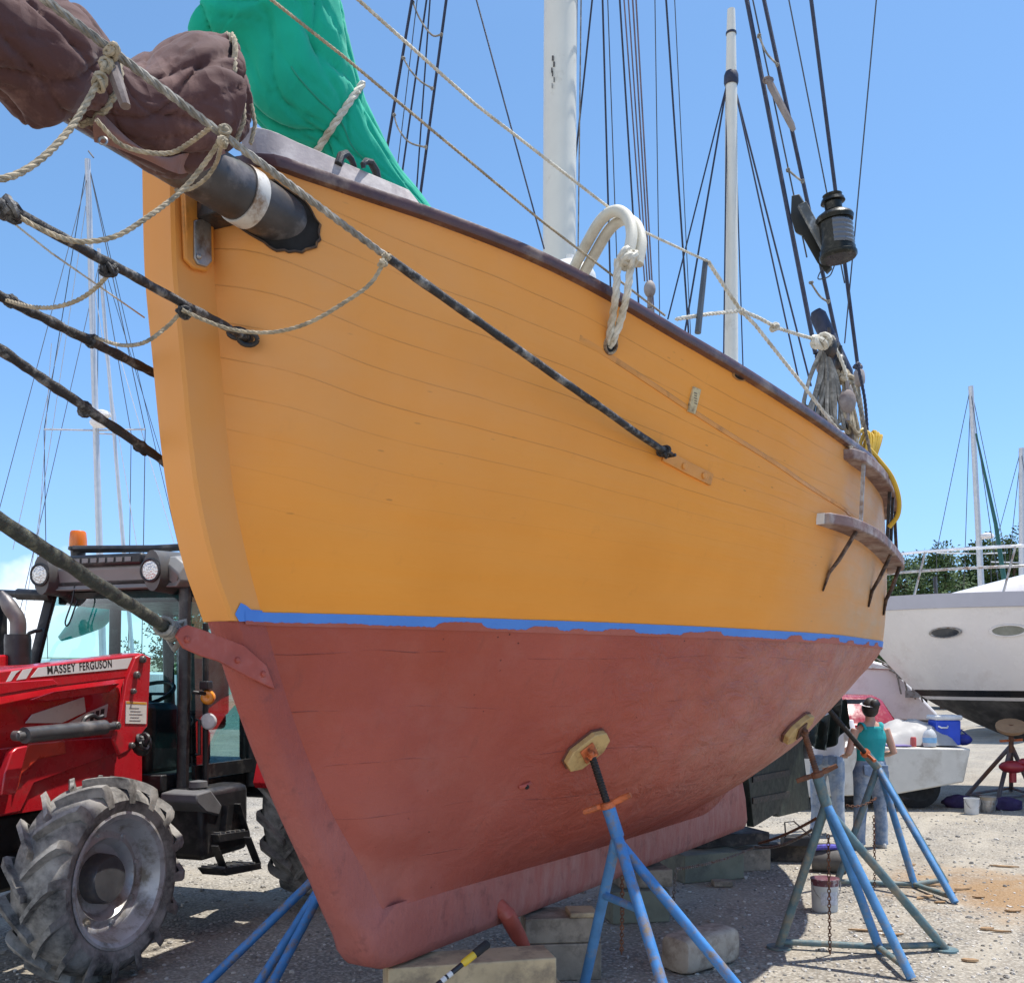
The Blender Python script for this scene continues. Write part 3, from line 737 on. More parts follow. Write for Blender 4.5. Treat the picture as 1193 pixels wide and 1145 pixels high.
# stay 1, port side near the stem
s, z = hullhit(290, 395); E1 = hullp(s, z, .03); yA = ry(288, E1.y, 0, 2.6)
ps, rs = lump(E1, at(-60, 205, yA(-60)), 50, .0155, 2); mb = MB(); mb.tube(ps, rs, 9); st2 = mb.build('bowsprit_shroud', MTAR, boat)
mb = MB(); n = hulln(s, z); p = hullp(s, z)
mb.tube([p-n*.02, p+n*.03], .02, 10); mb.build('shroud_eyebolt', MIRON, boat)
for k, dd in enumerate((V((-.03, -.01, .012)), V((.012, -.02, -.012)))):
    mb = MB(); x, y, _ = frame(V((.3, -1, .4-.9*k))); mb.tube([E1+dd+x*(.036*math.cos(t))+y*(.024*math.sin(t)) for t in [6.2832*i/14 for i in range(15)]], .0095, 8); mb.build('shackle', MIRON, st2)
# starboard stays, vanishing behind the stem, and the bobstay
for (e, uv0, yy, sd) in ((B(-.70, -.26, 3.035), (0, 345), 3.35, 3), (B(-.64, -.25, 2.632), (0, 407), 3.35, 4)):
    q = at(*uv0, yy); ps, rs = lump(e, q+(q-e)*.12, 50, .0185, sd, .3); mb = MB(); mb.tube(ps, rs, 9); mb.build('bowsprit_shroud', MTAR, boat)
BE = onw(206, 739, .0); q = at(0, 607, 2.6); ps, rs = lump(BE, q+(q-BE)*.15, 40, .0235, 6, .12)
mb = MB(); mb.tube(ps, [r*(1.0 if i > 2 else .9) for i, r in enumerate(rs)], 10)
bob = mb.build('bobstay', M('green_black_rope', (.030, .036, .028), .6, var=.4, vs=25, dirt=(.13, .13, .09), da=.3, ds=15, bump=.9, bs=90, bd=.01), boat)
mb = MB()
for k in range(5): # chafed grey seizing at its lower end
    t = .02+.02*k; p = BE.lerp(q, t); d = (q-BE).normalized(); x, y, _ = frame(d)
    mb.tube([p+x*(.034*math.cos(a_))+y*(.034*math.sin(a_))+d*.003*a_ for a_ in [6.2832*i/12 for i in range(13)]], .008, 6)
mb.tube([BE+V((-.03, 0, -.02)), BE+V((.01, -.06, -.06)), BE+V((.05, -.05, .0)), BE+V((.04, -.02, .05)), BE+V((-.02, -.05, .03))], .012, 7)
mb.build('bobstay_seizing', MGREY, bob)
# --- hawse hole with rusty rim
def hole(name, u, v, ru, rv, th, rim, parent=boat):
    s, z = hullhit(u, v); p = hullp(s, z); n = hulln(s, z); x = (AX-n*AX.dot(n)).normalized(); y = n.cross(x)
    mb = MB(); R = 18
    rows = []
    for k, (q, o) in enumerate(((1.35, 0), (1.22, th), (1.0, th), (.9, .002))):
        rows.append([p+n*o+x*(ru*q*math.cos(6.2832*i/R))+y*(rv*q*math.sin(6.2832*i/R)) for i in range(R)])
    mb.grid(rows, True, flip=False); ob = mb.build(name, rim, parent, smooth=40)
    mb = MB(); mb.v = [p+n*.003+x*(ru*.97*math.cos(6.2832*i/R))+y*(rv*.97*math.sin(6.2832*i/R)) for i in range(R)]; mb.f = [tuple(range(R))]
    mb.build('hole_mouth', MHOLE, ob, smooth=0); return p, n
HP, HN = hole('hawse_hole', 711, 402, .030, .034, .012, M('rusty_rim', (.36, .27, .17), .7, var=.4, vs=20, dirt=(.10, .05, .03), da=.55, ds=25))
hole('freeing_port', 861, 432, .045, .014, .006, M('port_lip', (.42, .19, .05), .6, var=.3))
on_hull_strip('hull_plate', [(811, 452), (804, 481)], .028, .012, M('bare_cream', (.60, .48, .27), .7, var=.15, dirt=(.25, .17, .09), da=.35, ds=18))
mb = MB()
for k in range(5):
    s, z = hullhit(808, 458+k*3.0); p = hullp(s, z, .0145); n = hulln(s, z); x = (AX-n*AX.dot(n)).normalized(); mb.box(p, (.022-.004*(k % 2), .0015, .004), (x, n, x.cross(n)))
mb.build('plate_marks', M('faded_ink', (.16, .13, .10), .8), boat)
# --- masts
FM = B(2.05, 0, 0)
mb = MB(); mb.lathe(FM+V((.0, 0, 2.7)), V((.004, 0, 1)), [(0, .108), (.5, .108), (3, .107), (6, .102), (8.5, .09), (9.6, .07), (9.62, .001)], 28)
fore = mb.build('foremast', MWHITE, boat)
mb = MB(); g0 = at(645, 75, FM.y-.105)
for k in range(6): mb.box(at(644+1.5*math.sin(k*2), 68+k*7-(k > 2)*3, FM.y-.102), (.012-.0015*k, .006, .03))
mb.build('paint_chip', M('bare_mark', (.10, .09, .08), .8), fore)
mb = MB(); mb.lathe(FM+V((0, 0, 2.92)), UP, [(0, .34), (.10, .31), (.2, .22), (.28, .13), (.32, .105)], 24); mb.build('mast_coat', MWHITE, fore)
MZ = B(5.28, 0, 0)
mb = MB(); mb.lathe(MZ+V((0, 0, 2.6)), V((0, 0, 1)), [(0, .066), (2, .064), (4.6, .055), (4.75, .05), (5.2, .042), (5.38, .036), (5.385, .001)], 20); miz = mb.build('mizzen_mast', MWHITE, boat)
mb = MB(); mb.lathe(MZ+V((0, 0, 7.28)), UP, [(0, .058), (.03, .068), (.09, .066), (.12, .055)], 16); mb.build('mast_band', MNAVY, miz); mb = MB(); mb.lathe(MZ+V((0, 0, 7.75)), UP, [(0, .044), (.0, .049), (.02, .049), (.02, .044)], 14); mb.build('mast_band', MNAVY, miz)
def wire(name, u1, v1, y1_, u2, v2, y2_, px, mat, parent=boat):
    a, b = at(u1, v1, y1_), at(u2, v2, y2_); r = px/2/F*(y1_+y2_)/2
    mb = MB(); mb.tube([a, b], r, 6, cap=False); return mb.build(name, mat, parent)
Y = MZ.y
for (u, v, y_, px) in ((945, 450, 9.1, 2.2), (930, 440, 9.0, 2), (778, 372, 9.0, 2.0), (797, 392, 9.0, 2.4), (843, 420, 9.0, 1.8), (866, 440, 9.2, 1.5)):
    wire('mizzen_shroud', 851+(4 if u > 850 else -4), 98, Y, u, v, y_, px, MNAVY)
# --- foremast rigging.  Upper ends run out of the picture towards the hounds at about 11 m
def up(u1, v1, u2, v2, yb, px, mat, name='shroud', yt=None):
    """line from (u1, v=0) to (u2, v2), continued upward beyond the frame"""
    yt = yt or FM.y; a = at(u1, v1, yt); b = at(u2, v2, yb); a = a+(a-b)*.55
    r = px/2/F*(yt+yb)/2; mb = MB(); mb.tube([a, b], r, 6, cap=False); return mb.build(name, mat, boat)
up(870, 0, 950, 412, 6.3, 5.2, MNAVY); up(890, 0, 985, 442, 6.5, 4.6, MNAVY); up(945, 0, 999, 424, 6.75, 4.4, MNAVY)
up(877, 0, 940, 300, 6.4, 1.8, MWIRE, 'halyard'); up(919, 0, 984, 330, 6.6, 1.6, MWIRE, 'backstay'); up(1021, 0, 984, 400, 6.7, 1.6, MWIRE, 'backstay')
up(480, 0, 448, 190, 7.2, 3.6, MNAVY, yt=7); up(497, 0, 466, 220, 7.2, 2.4, MNAVY, yt=7); up(520, 0, 488, 240, 7.2, 3.6, MNAVY, yt=7); up(501, 0, 484, 240, 7.2, 2.0, MNAVY, yt=7)
up(486, 0, 460, 220, 7.2, 1.2, MWIRE, 'halyard', 7)
def ratline(pts, yy):
    mb = MB(); mb.tube(spline([at(u, v, yy) for u, v in pts], 5), .0065, 6)
    for u, v in (pts[0], pts[-1]): knot(mb, at(u, v, yy), .012, int(u))
    mb.build('ratline', MGREY, boat)
ratline([(481, 3), (489, 22), (503, 41), (514, 41)], 7.02); ratline([(470, 68), (478, 82), (490, 95), (503, 103)], 7.05); ratline([(459, 134), (464, 150), (477, 166), (496, 172)], 7.1)
ratline([(884, 42), (893, 62), (906, 76)], 6.35); ratline([(918, 198), (926, 205), (935, 212)], 6.35); ratline([(945, 330), (955, 345), (965, 352)], 6.4)
for (u1, u2, v2, px, mt, nm) in ((690, 658, 303, 2.2, MNAVY, 'halyard'), (702, 713, 400, 2.4, MNAVY, 'halyard'), (708, 722, 400, 1.3, MWIRE, 'halyard'), (727, 751, 328, 1.7, MLINE, 'halyard'), (732, 754, 328, 1.7, MLINE, 'halyard'), (737, 757, 328, 1.9, MLINE, 'halyard'), (741, 762, 370, 1.9, MLINE, 'halyard'), (722, 745, 370, 2.2, MNAVY, 'halyard'), (763, 769, 400, 1.2, MWIRE, 'halyard'), (776, 803, 400, 2.4, MNAVY, 'backstay'), (786, 806, 420, 1.1, MWIRE, 'halyard'), (672, 667, 330, 2.0, MGREY, 'halyard'), (677, 673, 330, 1.6, MGREY, 'halyard')):
    up(u1, 0, u2, v2, 7.0, px, mt, nm)
up(555, 0, 634, 290, 5.9, 2.0, MNAVY, 'forestay', 5.9)
# halyard block
mb = MB(); c = at(757, 337, 6.9); mb.ball(c, (.042, .03, .062), 12, 8); mb.tube([c-UP*.06, c-UP*.13], .018, 8); mb.tube([c-UP*.14, c-UP*.21], .026, 8); mb.build('halyard_block', MWOODG, boat)
# wooden spreader baton seized between two shrouds
mb = MB(); mb.tube([at(894, 90, 6.3), at(898, 100, 6.3), at(922, 146, 6.35), at(925, 152, 6.35)], [.016, .024, .022, .014], 8); knot(mb, at(895, 93, 6.3), .026, 2); mb.build('shroud_baton', MWOODG, boat)
# --- channels on the topsides, their iron braces and the deadeyes
def channel(s0, s1, z0, z1, dep, th, name):
    mb = MB(); rows = []; n = 30
    for i in range(n+1):
        t = i/n; s = s0+(s1-s0)*t; z = z0+(z1-z0)*t; d = dep*min(1, .62+t*5) if t < .1 else dep*min(1, (1-t)*9+.35)
        w0 = W(s, z)-.02; o = W(s, z)+d
        rows.append([B(s, w0, z), B(s, o, z), B(s, o, z+th), B(s, w0, z+th)])
    mb.grid(rows, True); mb.f.append((3, 2, 1, 0)); o = 4*n; mb.f.append((o, o+1, o+2, o+3))
    return mb.build(name, MCHAN, boat, smooth=30, bevel=.008)
c1 = channel(2.56, 4.3, 3.115, 2.995, .095, .062, 'upper_channel')
c2 = channel(2.33, 4.45, 2.70, 2.60, .125, .066, 'lower_channel')
mb = MB(); mb.prism([B(2.325, W(2.33, 2.7)-.0, 2.70), B(2.325, W(2.33, 2.7)+.045, 2.70), B(2.325, W(2.33, 2.7)+.045, 2.764), B(2.325, W(2.33, 2.7), 2.764)], -AX*.01); mb.build('channel_end', M('white_primer', (.62, .60, .56), .6), c2)
for k, s in enumerate((2.62, 3.55, 4.1)):
    z = 2.70-.1*(s-2.33)/2.22; zz = z-.36
    mb = MB(); mb.tube([B(s, W(s, z)+.095, z-.005), B(s-.05, W(s-.05, z-.18)+.045, z-.17), B(s-.08, W(s-.08, z-.25)+.012, z-.25), B(s-.1, W(s-.1, zz)+.008, zz)], [(.017, .013), (.019, .013), (.022, .010), (.010, .005)], 8)
    mb.build('channel_brace', M('rusted_brace', (.060, .036, .026), .7, var=.5, vs=16, dirt=(.20, .13, .09), da=.4, ds=16, bump=.6, bs=60), boat)
for s in (2.72, 3.45, 3.62, 4.05):
    z2, z1 = 2.76-.1*(s-2.33)/2.22, 3.12-.125*(s-2.56)/1.9
    mb = MB(); mb.beam(B(s, W(s, z2)+.08, z2-.02), B(s, W(s, z1)+.07, z1+.02), .022, .012, AX); mb.build('chainplate_bar', MIRON if s > 3 else MSTEEL, boat)
def deadeye(u, v, y, u2, v2, y2):
    a, b = at(u, v, y), at(u2, v2, y2); d = (b-a).normalized()
    for c in (a, b):
        mb = MB(); mb.lathe(c-PX*.03, PX, [(0, .001), (0, .045), (.012, .06), (.03, .062), (.048, .06), (.06, .045), (.06, .001)], 16); mb.build('deadeye', MWOODG, boat)
    x = d.cross(PX).normalized()
    for k in (-1, 0, 1):
        mb = MB(); rope3(mb, [a+x*(.032*k)-PX*.02, b+x*(.032*k)-PX*.02], .010, n=5); mb.build('lanyard', MTAN if k else MGREY, boat)
    mb = MB(); knot(mb, a-d*.07, .03, int(u)); mb.build('seizing', MNAVY, boat)
deadeye(958, 425, 6.3, 981, 515, 6.2); deadeye(988, 458, 6.5, 1000, 528, 6.5); deadeye(1001, 440, 6.75, 1016, 540, 6.85)
for (u, v, y, rx, rz) in ((966, 405, 6.0, .05, .07), (987, 468, 5.98, .055, .075), (992, 497, 6.1, .05, .055), (979, 424, 6.05, .04, .06)):
    mb = MB(); c = at(u, v, y); mb.ball(c, (rx, .04, rz), 12, 8); mb.tube([c+UP*rz*.9, c+UP*(rz+.05)], .012, 6); mb.tube([c-UP*rz*.9, c-UP*(rz+.04)], .014, 6); mb.build('tackle_block', MWOODG if u > 980 else MIRON, boat)
for pts, mt in (([(968, 395, 6.0), (984, 430, 6.0), (990, 470, 6.02), (1000, 522, 6.1)], MWROPE), ([(975, 400, 6.05), (996, 455, 6.1), (1008, 500, 6.2), (1014, 530, 6.3)], MGREY), ([(1000, 428, 6.6), (1008, 470, 6.6), (1012, 530, 6.6)], MNAVY), ([(962, 402, 6.0), (958, 440, 6.0), (972, 490, 6.05)], MTAN), ([(988, 440, 6.1), (982, 480, 6.05), (990, 515, 6.1)], MTAR)):
    mb = MB(); rope3(mb, spline([at(*q) for q in pts], 6), .011, n=5); mb.build('tackle_fall', mt, boat)
# spar end resting among the lanyards
mb = MB(); mb.tube([at(950, 362, 6.1), at(953, 368, 6.1), at(985, 436, 6.1), at(989, 444, 6.1)], [.03, .05, .048, .028], 12); mb.build('boom_end', MNAVY, boat)
# coils of line hung at the shrouds
def coil(name, top, pts_end, r, mat, seed, n=9):
    rnd = random.Random(seed); mb = MB()
    for i in range(n):
        e = pts_end[0].lerp(pts_end[1], (i+.5)/n)+V((0, rnd.uniform(-.03, .03), rnd.uniform(-.03, .03))); w_ = (pts_end[1]-pts_end[0]).normalized()*.03
        mb2 = [top+w_*rnd.uniform(-1, 1), top.lerp(e, .5)+w_*rnd.uniform(-1.5, .5), e-w_, e+UP*-.02, e+w_, top.lerp(e, .5)+w_*rnd.uniform(.5, 2), top+w_*rnd.uniform(-1, 1)]
        mb.tube(spline(mb2, 5), r, 6)
    knot(mb, top, .05, seed); return tag(mb.build(name, mat), None, None)
tag(coil('rope_coil', at(962, 400, 6.0), (at(938, 470, 5.95), at(978, 492, 6.0)), .012, MGREY, 4, 12), 'fan of weathered grey line coiled at the foot of the dark shrouds', 'rope')
tag(coil('rope_coil', at(984, 440, 6.05), (at(985, 490, 6.0), at(999, 505, 6.05)), .010, MTAN, 8, 6), 'small tan coil hanging between the lashed blocks above the upper channel', 'rope')
# stanchion and lifelines
mb = MB(); mb.tube([at(822, 303, 5.15), at(813, 388, 5.1)], [.014, .017], 8); mb.build('stanchion', M('stanchion_grey', (.10, .11, .12), .5, metal=.4), boat)
def life(name, pts, px, mat=MWROPE):
    p3 = [at(*q) for q in pts]; r = px*.42/F*sum(q[2] for q in pts)/len(pts)
    mb = MB(); rope3(mb, p3, r, n=5); return mb.build(name, mat, boat)
ya = ry(315, 3.0, 770, 4.75); life('lifeline', [(250, -52, ya(250)), (400, 66, ya(400)), (630, 257, ya(630)), (775, 368, ya(775))], 4.0, MTAN)
ya = ry(417, 3.4, 825, 5.15); life('lifeline', [(330, -78, ya(330)), (554, 122, ya(554)), (739, 265, ya(739)), (825, 305, ya(825))], 4.4)
life('lifeline', [(825, 305, 5.15), (844, 334, 5.3), (864, 363, 5.4), (880, 379, 5.5), (938, 452, 5.8), (992, 522, 5.95)], 5.5)
lf = life('lifeline', [(788, 372, 5.0), (826, 366, 5.2), (864, 362, 5.4), (885, 371, 5.5), (905, 382, 5.6), (930, 390, 5.8), (955, 397, 6.0)], 5.5)
for k, (q, r) in enumerate((((902, 381, 5.6), .024), ((864, 363, 5.4), .018), ((957, 398, 5.9), .05))):
    mb = MB(); knot(mb, at(*q), r, 5+k); mb.build('knot', MWROPE, lf)
# --- rudder below the stern, keel stub, skin fitting
mb = MB(); mb.prism([B(*(lambda p: (p[0], -.035, p[2]))(bs(onw(u, v, 0)))) for u, v in [(874, 963), (868, 905), (895, 868), (935, 842), (932, 872), (941, 942), (904, 951), (901, 947)]], PX*.07)
rud = mb.build('rudder', M('rudder_dark', (.012, .018, .014), .55, var=.5, vs=6, dirt=(.045, .06, .042), da=.22, ds=9, bump=.5, bs=30), boat, bevel=.006)
for v in (900, 925): mb = MB(); mb.prism([B(*(lambda p: (p[0], .036, p[2]))(bs(onw(u, vv, 0)))) for u, vv in [(872, v+4), (915, v-4), (915, v+3), (872, v+11)]], PX*.012); mb.build('rudder_strap', MIRON, rud)
mb = MB(); mb.tube([B(7.6, 0, .9), B(7.75, 0, 2.9), B(7.8, 0, 3.4)], .09, 10); mb.build('rudder_stock', MBLACKP, boat)
a = onw(583, 1054, .12); mb = MB(); mb.tube([a-PX*.02, a+PX*.02+V((.02, 0, -.05)), onw(604, 1090, .16), onw(613, 1104, .17)], [.045, .05, .046, .03], 12); mb.build('keel_stub', MRED, boat)
s, z = hullhit(611, 914); p = hullp(s, z); n = hulln(s, z); x = (AX+UP*.5); x = (x-n*x.dot(n)).normalized(); mb = MB(); mb.tube([p-x*.035+n*.002, p+n*.012, p+x*.035+n*.002], [.010, .016, .010], 8); sf = mb.build('skin_fitting', MRED, boat); mb = MB(); mb.ball(p+n*.022, (.013, .008, .013), 8, 6); mb.build('fitting_mouth', MHOLE, sf)
# ------------------------------------------------------------------ furled sails
def cloth_mat(name, c, dirt, da, bs=9, bump=.5):
    g = G(name)
    n1 = g.noise(3, 5, .6)
    cc = g.mix(g.ramp(n1, (.3, 0), (.7, 1)), sc(c, .85), sc(c, 1.15))
    cc = g.mix(g.ramp(g.noise(4, 7, .7), (.66-da*.3, 0), (.85-da*.3, .6)), cc, dirt)
    g.col(cc); g.p('Roughness', .82); g.p('Specular IOR Level', .25); g.p('Sheen Weight', .15)
    wv = g.noise(240, 2)
    dv = g.n('ShaderNodeVectorMath', operation='ADD'); g.set(dv.inputs[0], g.o); nn = g.n('ShaderNodeTexNoise'); nn.inputs['Scale'].default_value = 3.5; g.set(nn.inputs['Vector'], g.o)
    nm = g.n('ShaderNodeVectorMath', operation='SCALE'); g.set(nm.inputs[0], nn.outputs['Color']); nm.inputs['Scale'].default_value = .25; g.set(dv.inputs[1], nm.outputs[0])
    cr = g.voro(bs*.62, vec=g.map(dv.outputs[0], (1, 1, .6), rot=(.3, .5, .2))); cr2 = g.voro(bs*1.5, vec=g.map(dv.outputs[0], (1.3, 1, .6), rot=(.8, .2, .9)))
    hh = g.math('ADD', g.math('MULTIPLY', cr, .75), g.math('MULTIPLY', cr2, .25))
    g.bump(g.math('ADD', hh, g.math('MULTIPLY', wv, .02)), bump, .06)
    return g.m
MBROWN = cloth_mat('brown_canvas', (.092, .040, .036), (.30, .165, .135), .34)
MGREEN = cloth_mat('green_canvas', (.004, .38, .245), (.02, .44, .30), .1, 7, .45)
def bundle(name, secs, mat, parent, seed, folds, amp, dq=.85, n=110, step=14, camdir=None):
    """cloth bundle through pixel outline pairs: secs = (uL, vL, uR, vR, y)"""
    C, Hh, Y_ = [], [], []
    A = [at(a[0], a[1], a[4]) for a in secs]; Bq = [at(a[2], a[3], a[4]) for a in secs]
    A = spline(A, step); Bq = spline(Bq, step); rows = []; m = len(A)
    for i in range(m):
        c = (A[i]+Bq[i])/2; hx = (Bq[i]-A[i])/2
        d = (((A[min(i+1, m-1)]+Bq[min(i+1, m-1)])-(A[max(i-1, 0)]+Bq[max(i-1, 0)]))).normalized()
        hy = d.cross(hx).normalized()*hx.length*dq
        row = []
        for j in range(n):
            t = 6.28318*j/n; l = i/step
            p = c+hx*math.cos(t)+hy*math.sin(t)
            q = p*2.2+V((seed, 0, 0))
            f = 0
            for (k, tw, a_) in folds: f += a_*(.35-(1-abs(math.sin(.5*k*t+tw*l+seed+.9*mnoise.noise(V((l*.55, k, seed))))))**6)
            f += amp*.9*mnoise.noise(q*1.1)+amp*.35*mnoise.noise(q*2.6)+amp*.06*mnoise.noise(q*7)
            # diagonal drag creases
            f -= amp*.5*max(0, 1-abs(((t*1.1-l*.9+.5*mnoise.noise(V((l, t, seed))))*1.0) % 1.6-.8)*4)
            row.append(c+(p-c)*(1+f))
        rows.append(row)
    mb = MB(); mb.grid(rows, True); o = (m-1)*n
    mb.f.append(tuple(range(n-1, -1, -1))); mb.f.append(tuple(range(o, o+n)))
    ob = mb.build(name, mat, parent, smooth=75); return ob, rows
yb = ry(340, 3.86, 58, 2.96)
bs_ = [(282, 96, 275, 140, 262), (276, 66, 262, 172, 262), (248, 50, 228, 196, 248), (215, 46, 198, 198, 215), (182, 60, 160, 178, 182), (152, 78, 128, 160, 150), (124, 62, 103, 142, 124), (100, 34, 84, 130, 98), (66, 4, 46, 140, 62), (20, -16, 2, 102, 20), (-40, -60, -60, 80, -40), (-110, -100, -120, 60, -110)]
sail = thing('furled_sail', at(200, 200, 3.4), 'bundled faded brown sail lashed on top of the bowsprit', 'sail')
bag, rw = bundle('sail_bundle', [(a, b, c, d, yb(e)-.03) for a, b, c, d, e in bs_], MBROWN, sail, 2.3, [(4, .95, .15), (7, -.95, .11), (12, 1.3, .06), (19, -1.0, .03)], .055)
# loose sail foot hanging under the bundle, pinker and worn
def flap():
    mb = MB(); rows = []
    top = spline([at(118, 132, yb(118)-.05), at(150, 162, yb(150)-.08), at(190, 182, yb(190)-.1), at(232, 176, yb(232)-.1), at(258, 168, yb(258)-.08)], 8)
    bot = spline([at(110, 166, yb(118)-.02), at(150, 178, yb(150)-.06), at(196, 198, yb(190)-.08), at(218, 199, yb(232)-.10), at(262, 178, yb(258)-.06)], 8)
    for i, (a, b) in enumerate(zip(top, bot)):
        row = []
        for k in range(7):
            t = k/6; p = a.lerp(b, t); row.append(p+V((0, -.03*math.sin(t*3.1)+.02*mnoise.noise(p*9), 0)))
        row += [q+V((.0, .012, .004)) for q in row[::-1]]; rows.append(row)
    mb.grid(rows, True)
    return mb.build('sail_foot', cloth_mat('worn_pink_canvas', (.25, .125, .10), (.36, .21, .17), .4), sail)
flap()
mb = MB(); c = at(120, 165, yb(120)-.09); mb.lathe(c, V((.2, -1, .1)), [(0, .008), (.004, .016), (.006, .012), (.002, .008)], 14); mb.build('grommet', MSTEEL, sail)
for (u, v, k) in ((112, 92, 0), (262, 150, 1)):   # lashings round the bundle
    i0 = min(range(len(rw)), key=lambda i: (sum(rw[i], V((0, 0, 0)))/110-at(u-6, v, yb(u))).length); c = sum(rw[i0], V((0, 0, 0)))/110
    for q in range(2):
        i = min(len(rw)-1, i0+q); mb = MB(); rope3(mb, [c+(p-c)*1.03 for p in rw[i]]+[c+(rw[i][0]-c)*1.03], .0095, n=5); mb.build('sail_tie', MTAN, sail)
cover = thing('sail_cover', at(500, 260, 4.3), 'bright green canvas cover over the furled staysail above the bow', 'sail cover')
gs = [(513, 264, 514, 259, 4.28), (494, 257, 505, 246, 4.30), (466, 243, 488, 224, 4.32), (436, 224, 464, 194, 4.32), (394, 200, 440, 152, 4.30), (374, 174, 419, 108, 4.26), (330, 158, 405, 64, 4.2), (292, 122, 396, 28, 4.14), (272, 66, 386, -10, 4.08), (246, 56, 368, -44, 4.04), (226, 48, 338, -66, 4.0), (224, 42, 306, -64, 3.99)]
gb, grw = bundle('cover_canvas', gs, MGREEN, cover, 5.1, [(4, .5, .15), (7, -.6, .11), (12, .8, .06), (19, -.7, .025)], .05, .62)
i0 = min(range(len(grw)), key=lambda i: (sum(grw[i], V((0, 0, 0)))/110-at(397, 138, 4.27)).length); c = sum(grw[i0], V((0, 0, 0)))/110
mb = MB(); rope3(mb, [c+(p-c)*1.04 for p in grw[i0]]+[c+(grw[i0][0]-c)*1.04], .016, n=6); mb.build('cover_tie', MWROPE, cover)
# stitched seam along the cover
for (a, b, nm) in ((36, 70, 'cover_seam'),):
    mb = MB(); j = 40; pts = [grw[i][79]+(grw[i][79]-sum(grw[i], V((0, 0, 0)))/110)*.012 for i in range(int(a*1.4), min(int(b*1.4), len(grw)))]
    mb.tube(pts, .0035, 5); mb.build(nm, M('seam_green', (.02, .30, .20), .8), cover)
def rope_thing(label, p3, r, mat, group=None, name='rope', knots=()):
    mb = MB(); rope3(mb, p3, r)
    o = mb.build(name, mat); tag(o, label, 'rope', group)
    for k, p in enumerate(knots):
        mb = MB(); knot(mb, p, r*2.2, k+len(label)); mb.build('knot', mat, o)
    return o
# slack net lines slung below the bowsprit
ya1 = lambda u: y1(u)-.03
GN = 'net lines slung between the stays under the bowsprit'
rope_thing('tan rope looping down from the sail lashing to the uppermost lower-left stay', spline([at(*q) for q in [(262, 150, y1(262)-.02), (246, 180, 3.0), (212, 222, 3.0), (165, 258, 2.9), (130, 277, 2.85), (85, 281, 2.8), (40, 263, 2.7), (8, 244, 2.62), (-30, 222, 2.55)]], 8), .0078, MTAN, GN, knots=[at(263, 152, y1(262)-.03), at(258, 166, y1(262)-.04)])
rope_thing('thin tan rope swagging from the bowsprit shroud across the bow to the shackled stay', spline([at(*q) for q in [(451, 299, y1(451)-.03), (432, 330, 3.42), (402, 352, 3.42), (360, 376, 3.44), (318, 387, 3.48), (275, 385, 3.5), (240, 374, 3.46), (212, 361, yA(212)-.02)]], 8), .0072, MTAN, GN, knots=[at(450, 299, y1(450)-.02), at(446, 306, y1(450)-.03)])
rope_thing('short tan rope dropping behind the stem between two black stays', spline([at(*q) for q in [(212, 363, yA(212)), (192, 383, 3.45), (168, 399, 3.4), (140, 402, 3.6), (108, 392, 3.72)]], 8), .0072, MTAN, GN)
rope_thing('small tan rope bight at the far left between the two upper black stays', spline([at(*q) for q in [(128, 318, yA(128)), (112, 335, 3.1), (90, 350, 3.15), (62, 358, 3.2), (34, 357, 3.28), (8, 350, 3.36), (-20, 340, 3.36)]], 8), .0072, MTAN, GN)
rope_thing('grey rope hanging in a curve from the wooden cleat on the brown sail', spline([at(*q) for q in [(130, 62, y1(130)), (118, 88, 2.68), (102, 118, 2.66), (82, 150, 2.62), (52, 182, 2.56), (18, 204, 2.5), (-20, 212, 2.45)]], 8), .0092, MTAN, GN, knots=[at(131, 60, y1(130)-.02), at(124, 78, 2.68), at(116, 96, 2.68)])
rope_thing('slack pale rope lying over the brown sail below the shroud', spline([at(*q) for q in [(246, 148, y1(246)-.01), (222, 166, 3.0), (200, 178, 3.05), (172, 178, 3.0), (140, 168, 2.98), (112, 140, 2.9)]], 8), .0075, MTAN, GN)
rope_thing('thin tan line wrapped under the black bowsprit beside its white band', spline([at(*q) for q in [(258, 168, 3.02), (252, 190, 3.2), (240, 208, 3.25), (222, 220, 3.3), (205, 222, 3.36)]], 8), .007, MTAN, GN)
wo = rope_thing('thin pale cord running down from far left toward the stem', [at(-20, 232, 2.7), at(60, 295, 3.0), at(168, 370, 4.05)], .0035, MWROPE, name='cord')
ys2 = ry(0, 3.35, 218, B(-.7, -.26, 0).y); ys3 = ry(0, 3.35, 222, B(-.64, -.25, 0).y)
for k, (u, v, yy, r) in enumerate(((12, 246, yA(12), .032), (128, 314, yA(128), .026), (213, 362, yA(213), .024), (12, 351, ys2(12), .024), (107, 398, ys2(107), .024), (100, 478, ys3(100), .026), (163, 522, ys3(163), .026))):
    mb = MB(); knot(mb, at(u, v, yy), r, 20+k); mb.build('seizing', MTAR, boat)
for (v, u, hh, s_) in ((96, 118, .085, 1),):
    mb = MB(); c = at(137, 103, 2.72); mb.tube([c+V((-.008, 0, .075)), c+V((.0, -.012, .02)), c+V((.022, 0, -.05))], [(.02, .014), (.030, .018), (.024, .014)], 8)
    tag(mb.build('wooden_toggle', MWOODG), 'bare wooden toggle tied to the brown sail at the shroud knot', 'toggle')
for (a, b) in ((at(284, 118, 3.5), at(275, 165, 3.48)), (at(293, 122, 3.55), at(292, 168, 3.55))):
    rope_thing('pale line dropping between the brown sail and the green cover', [a, a.lerp(b, .5)+V((.015, 0, 0)), b], .008, MTAN, 'pale lines between the brown sail and the green cover')
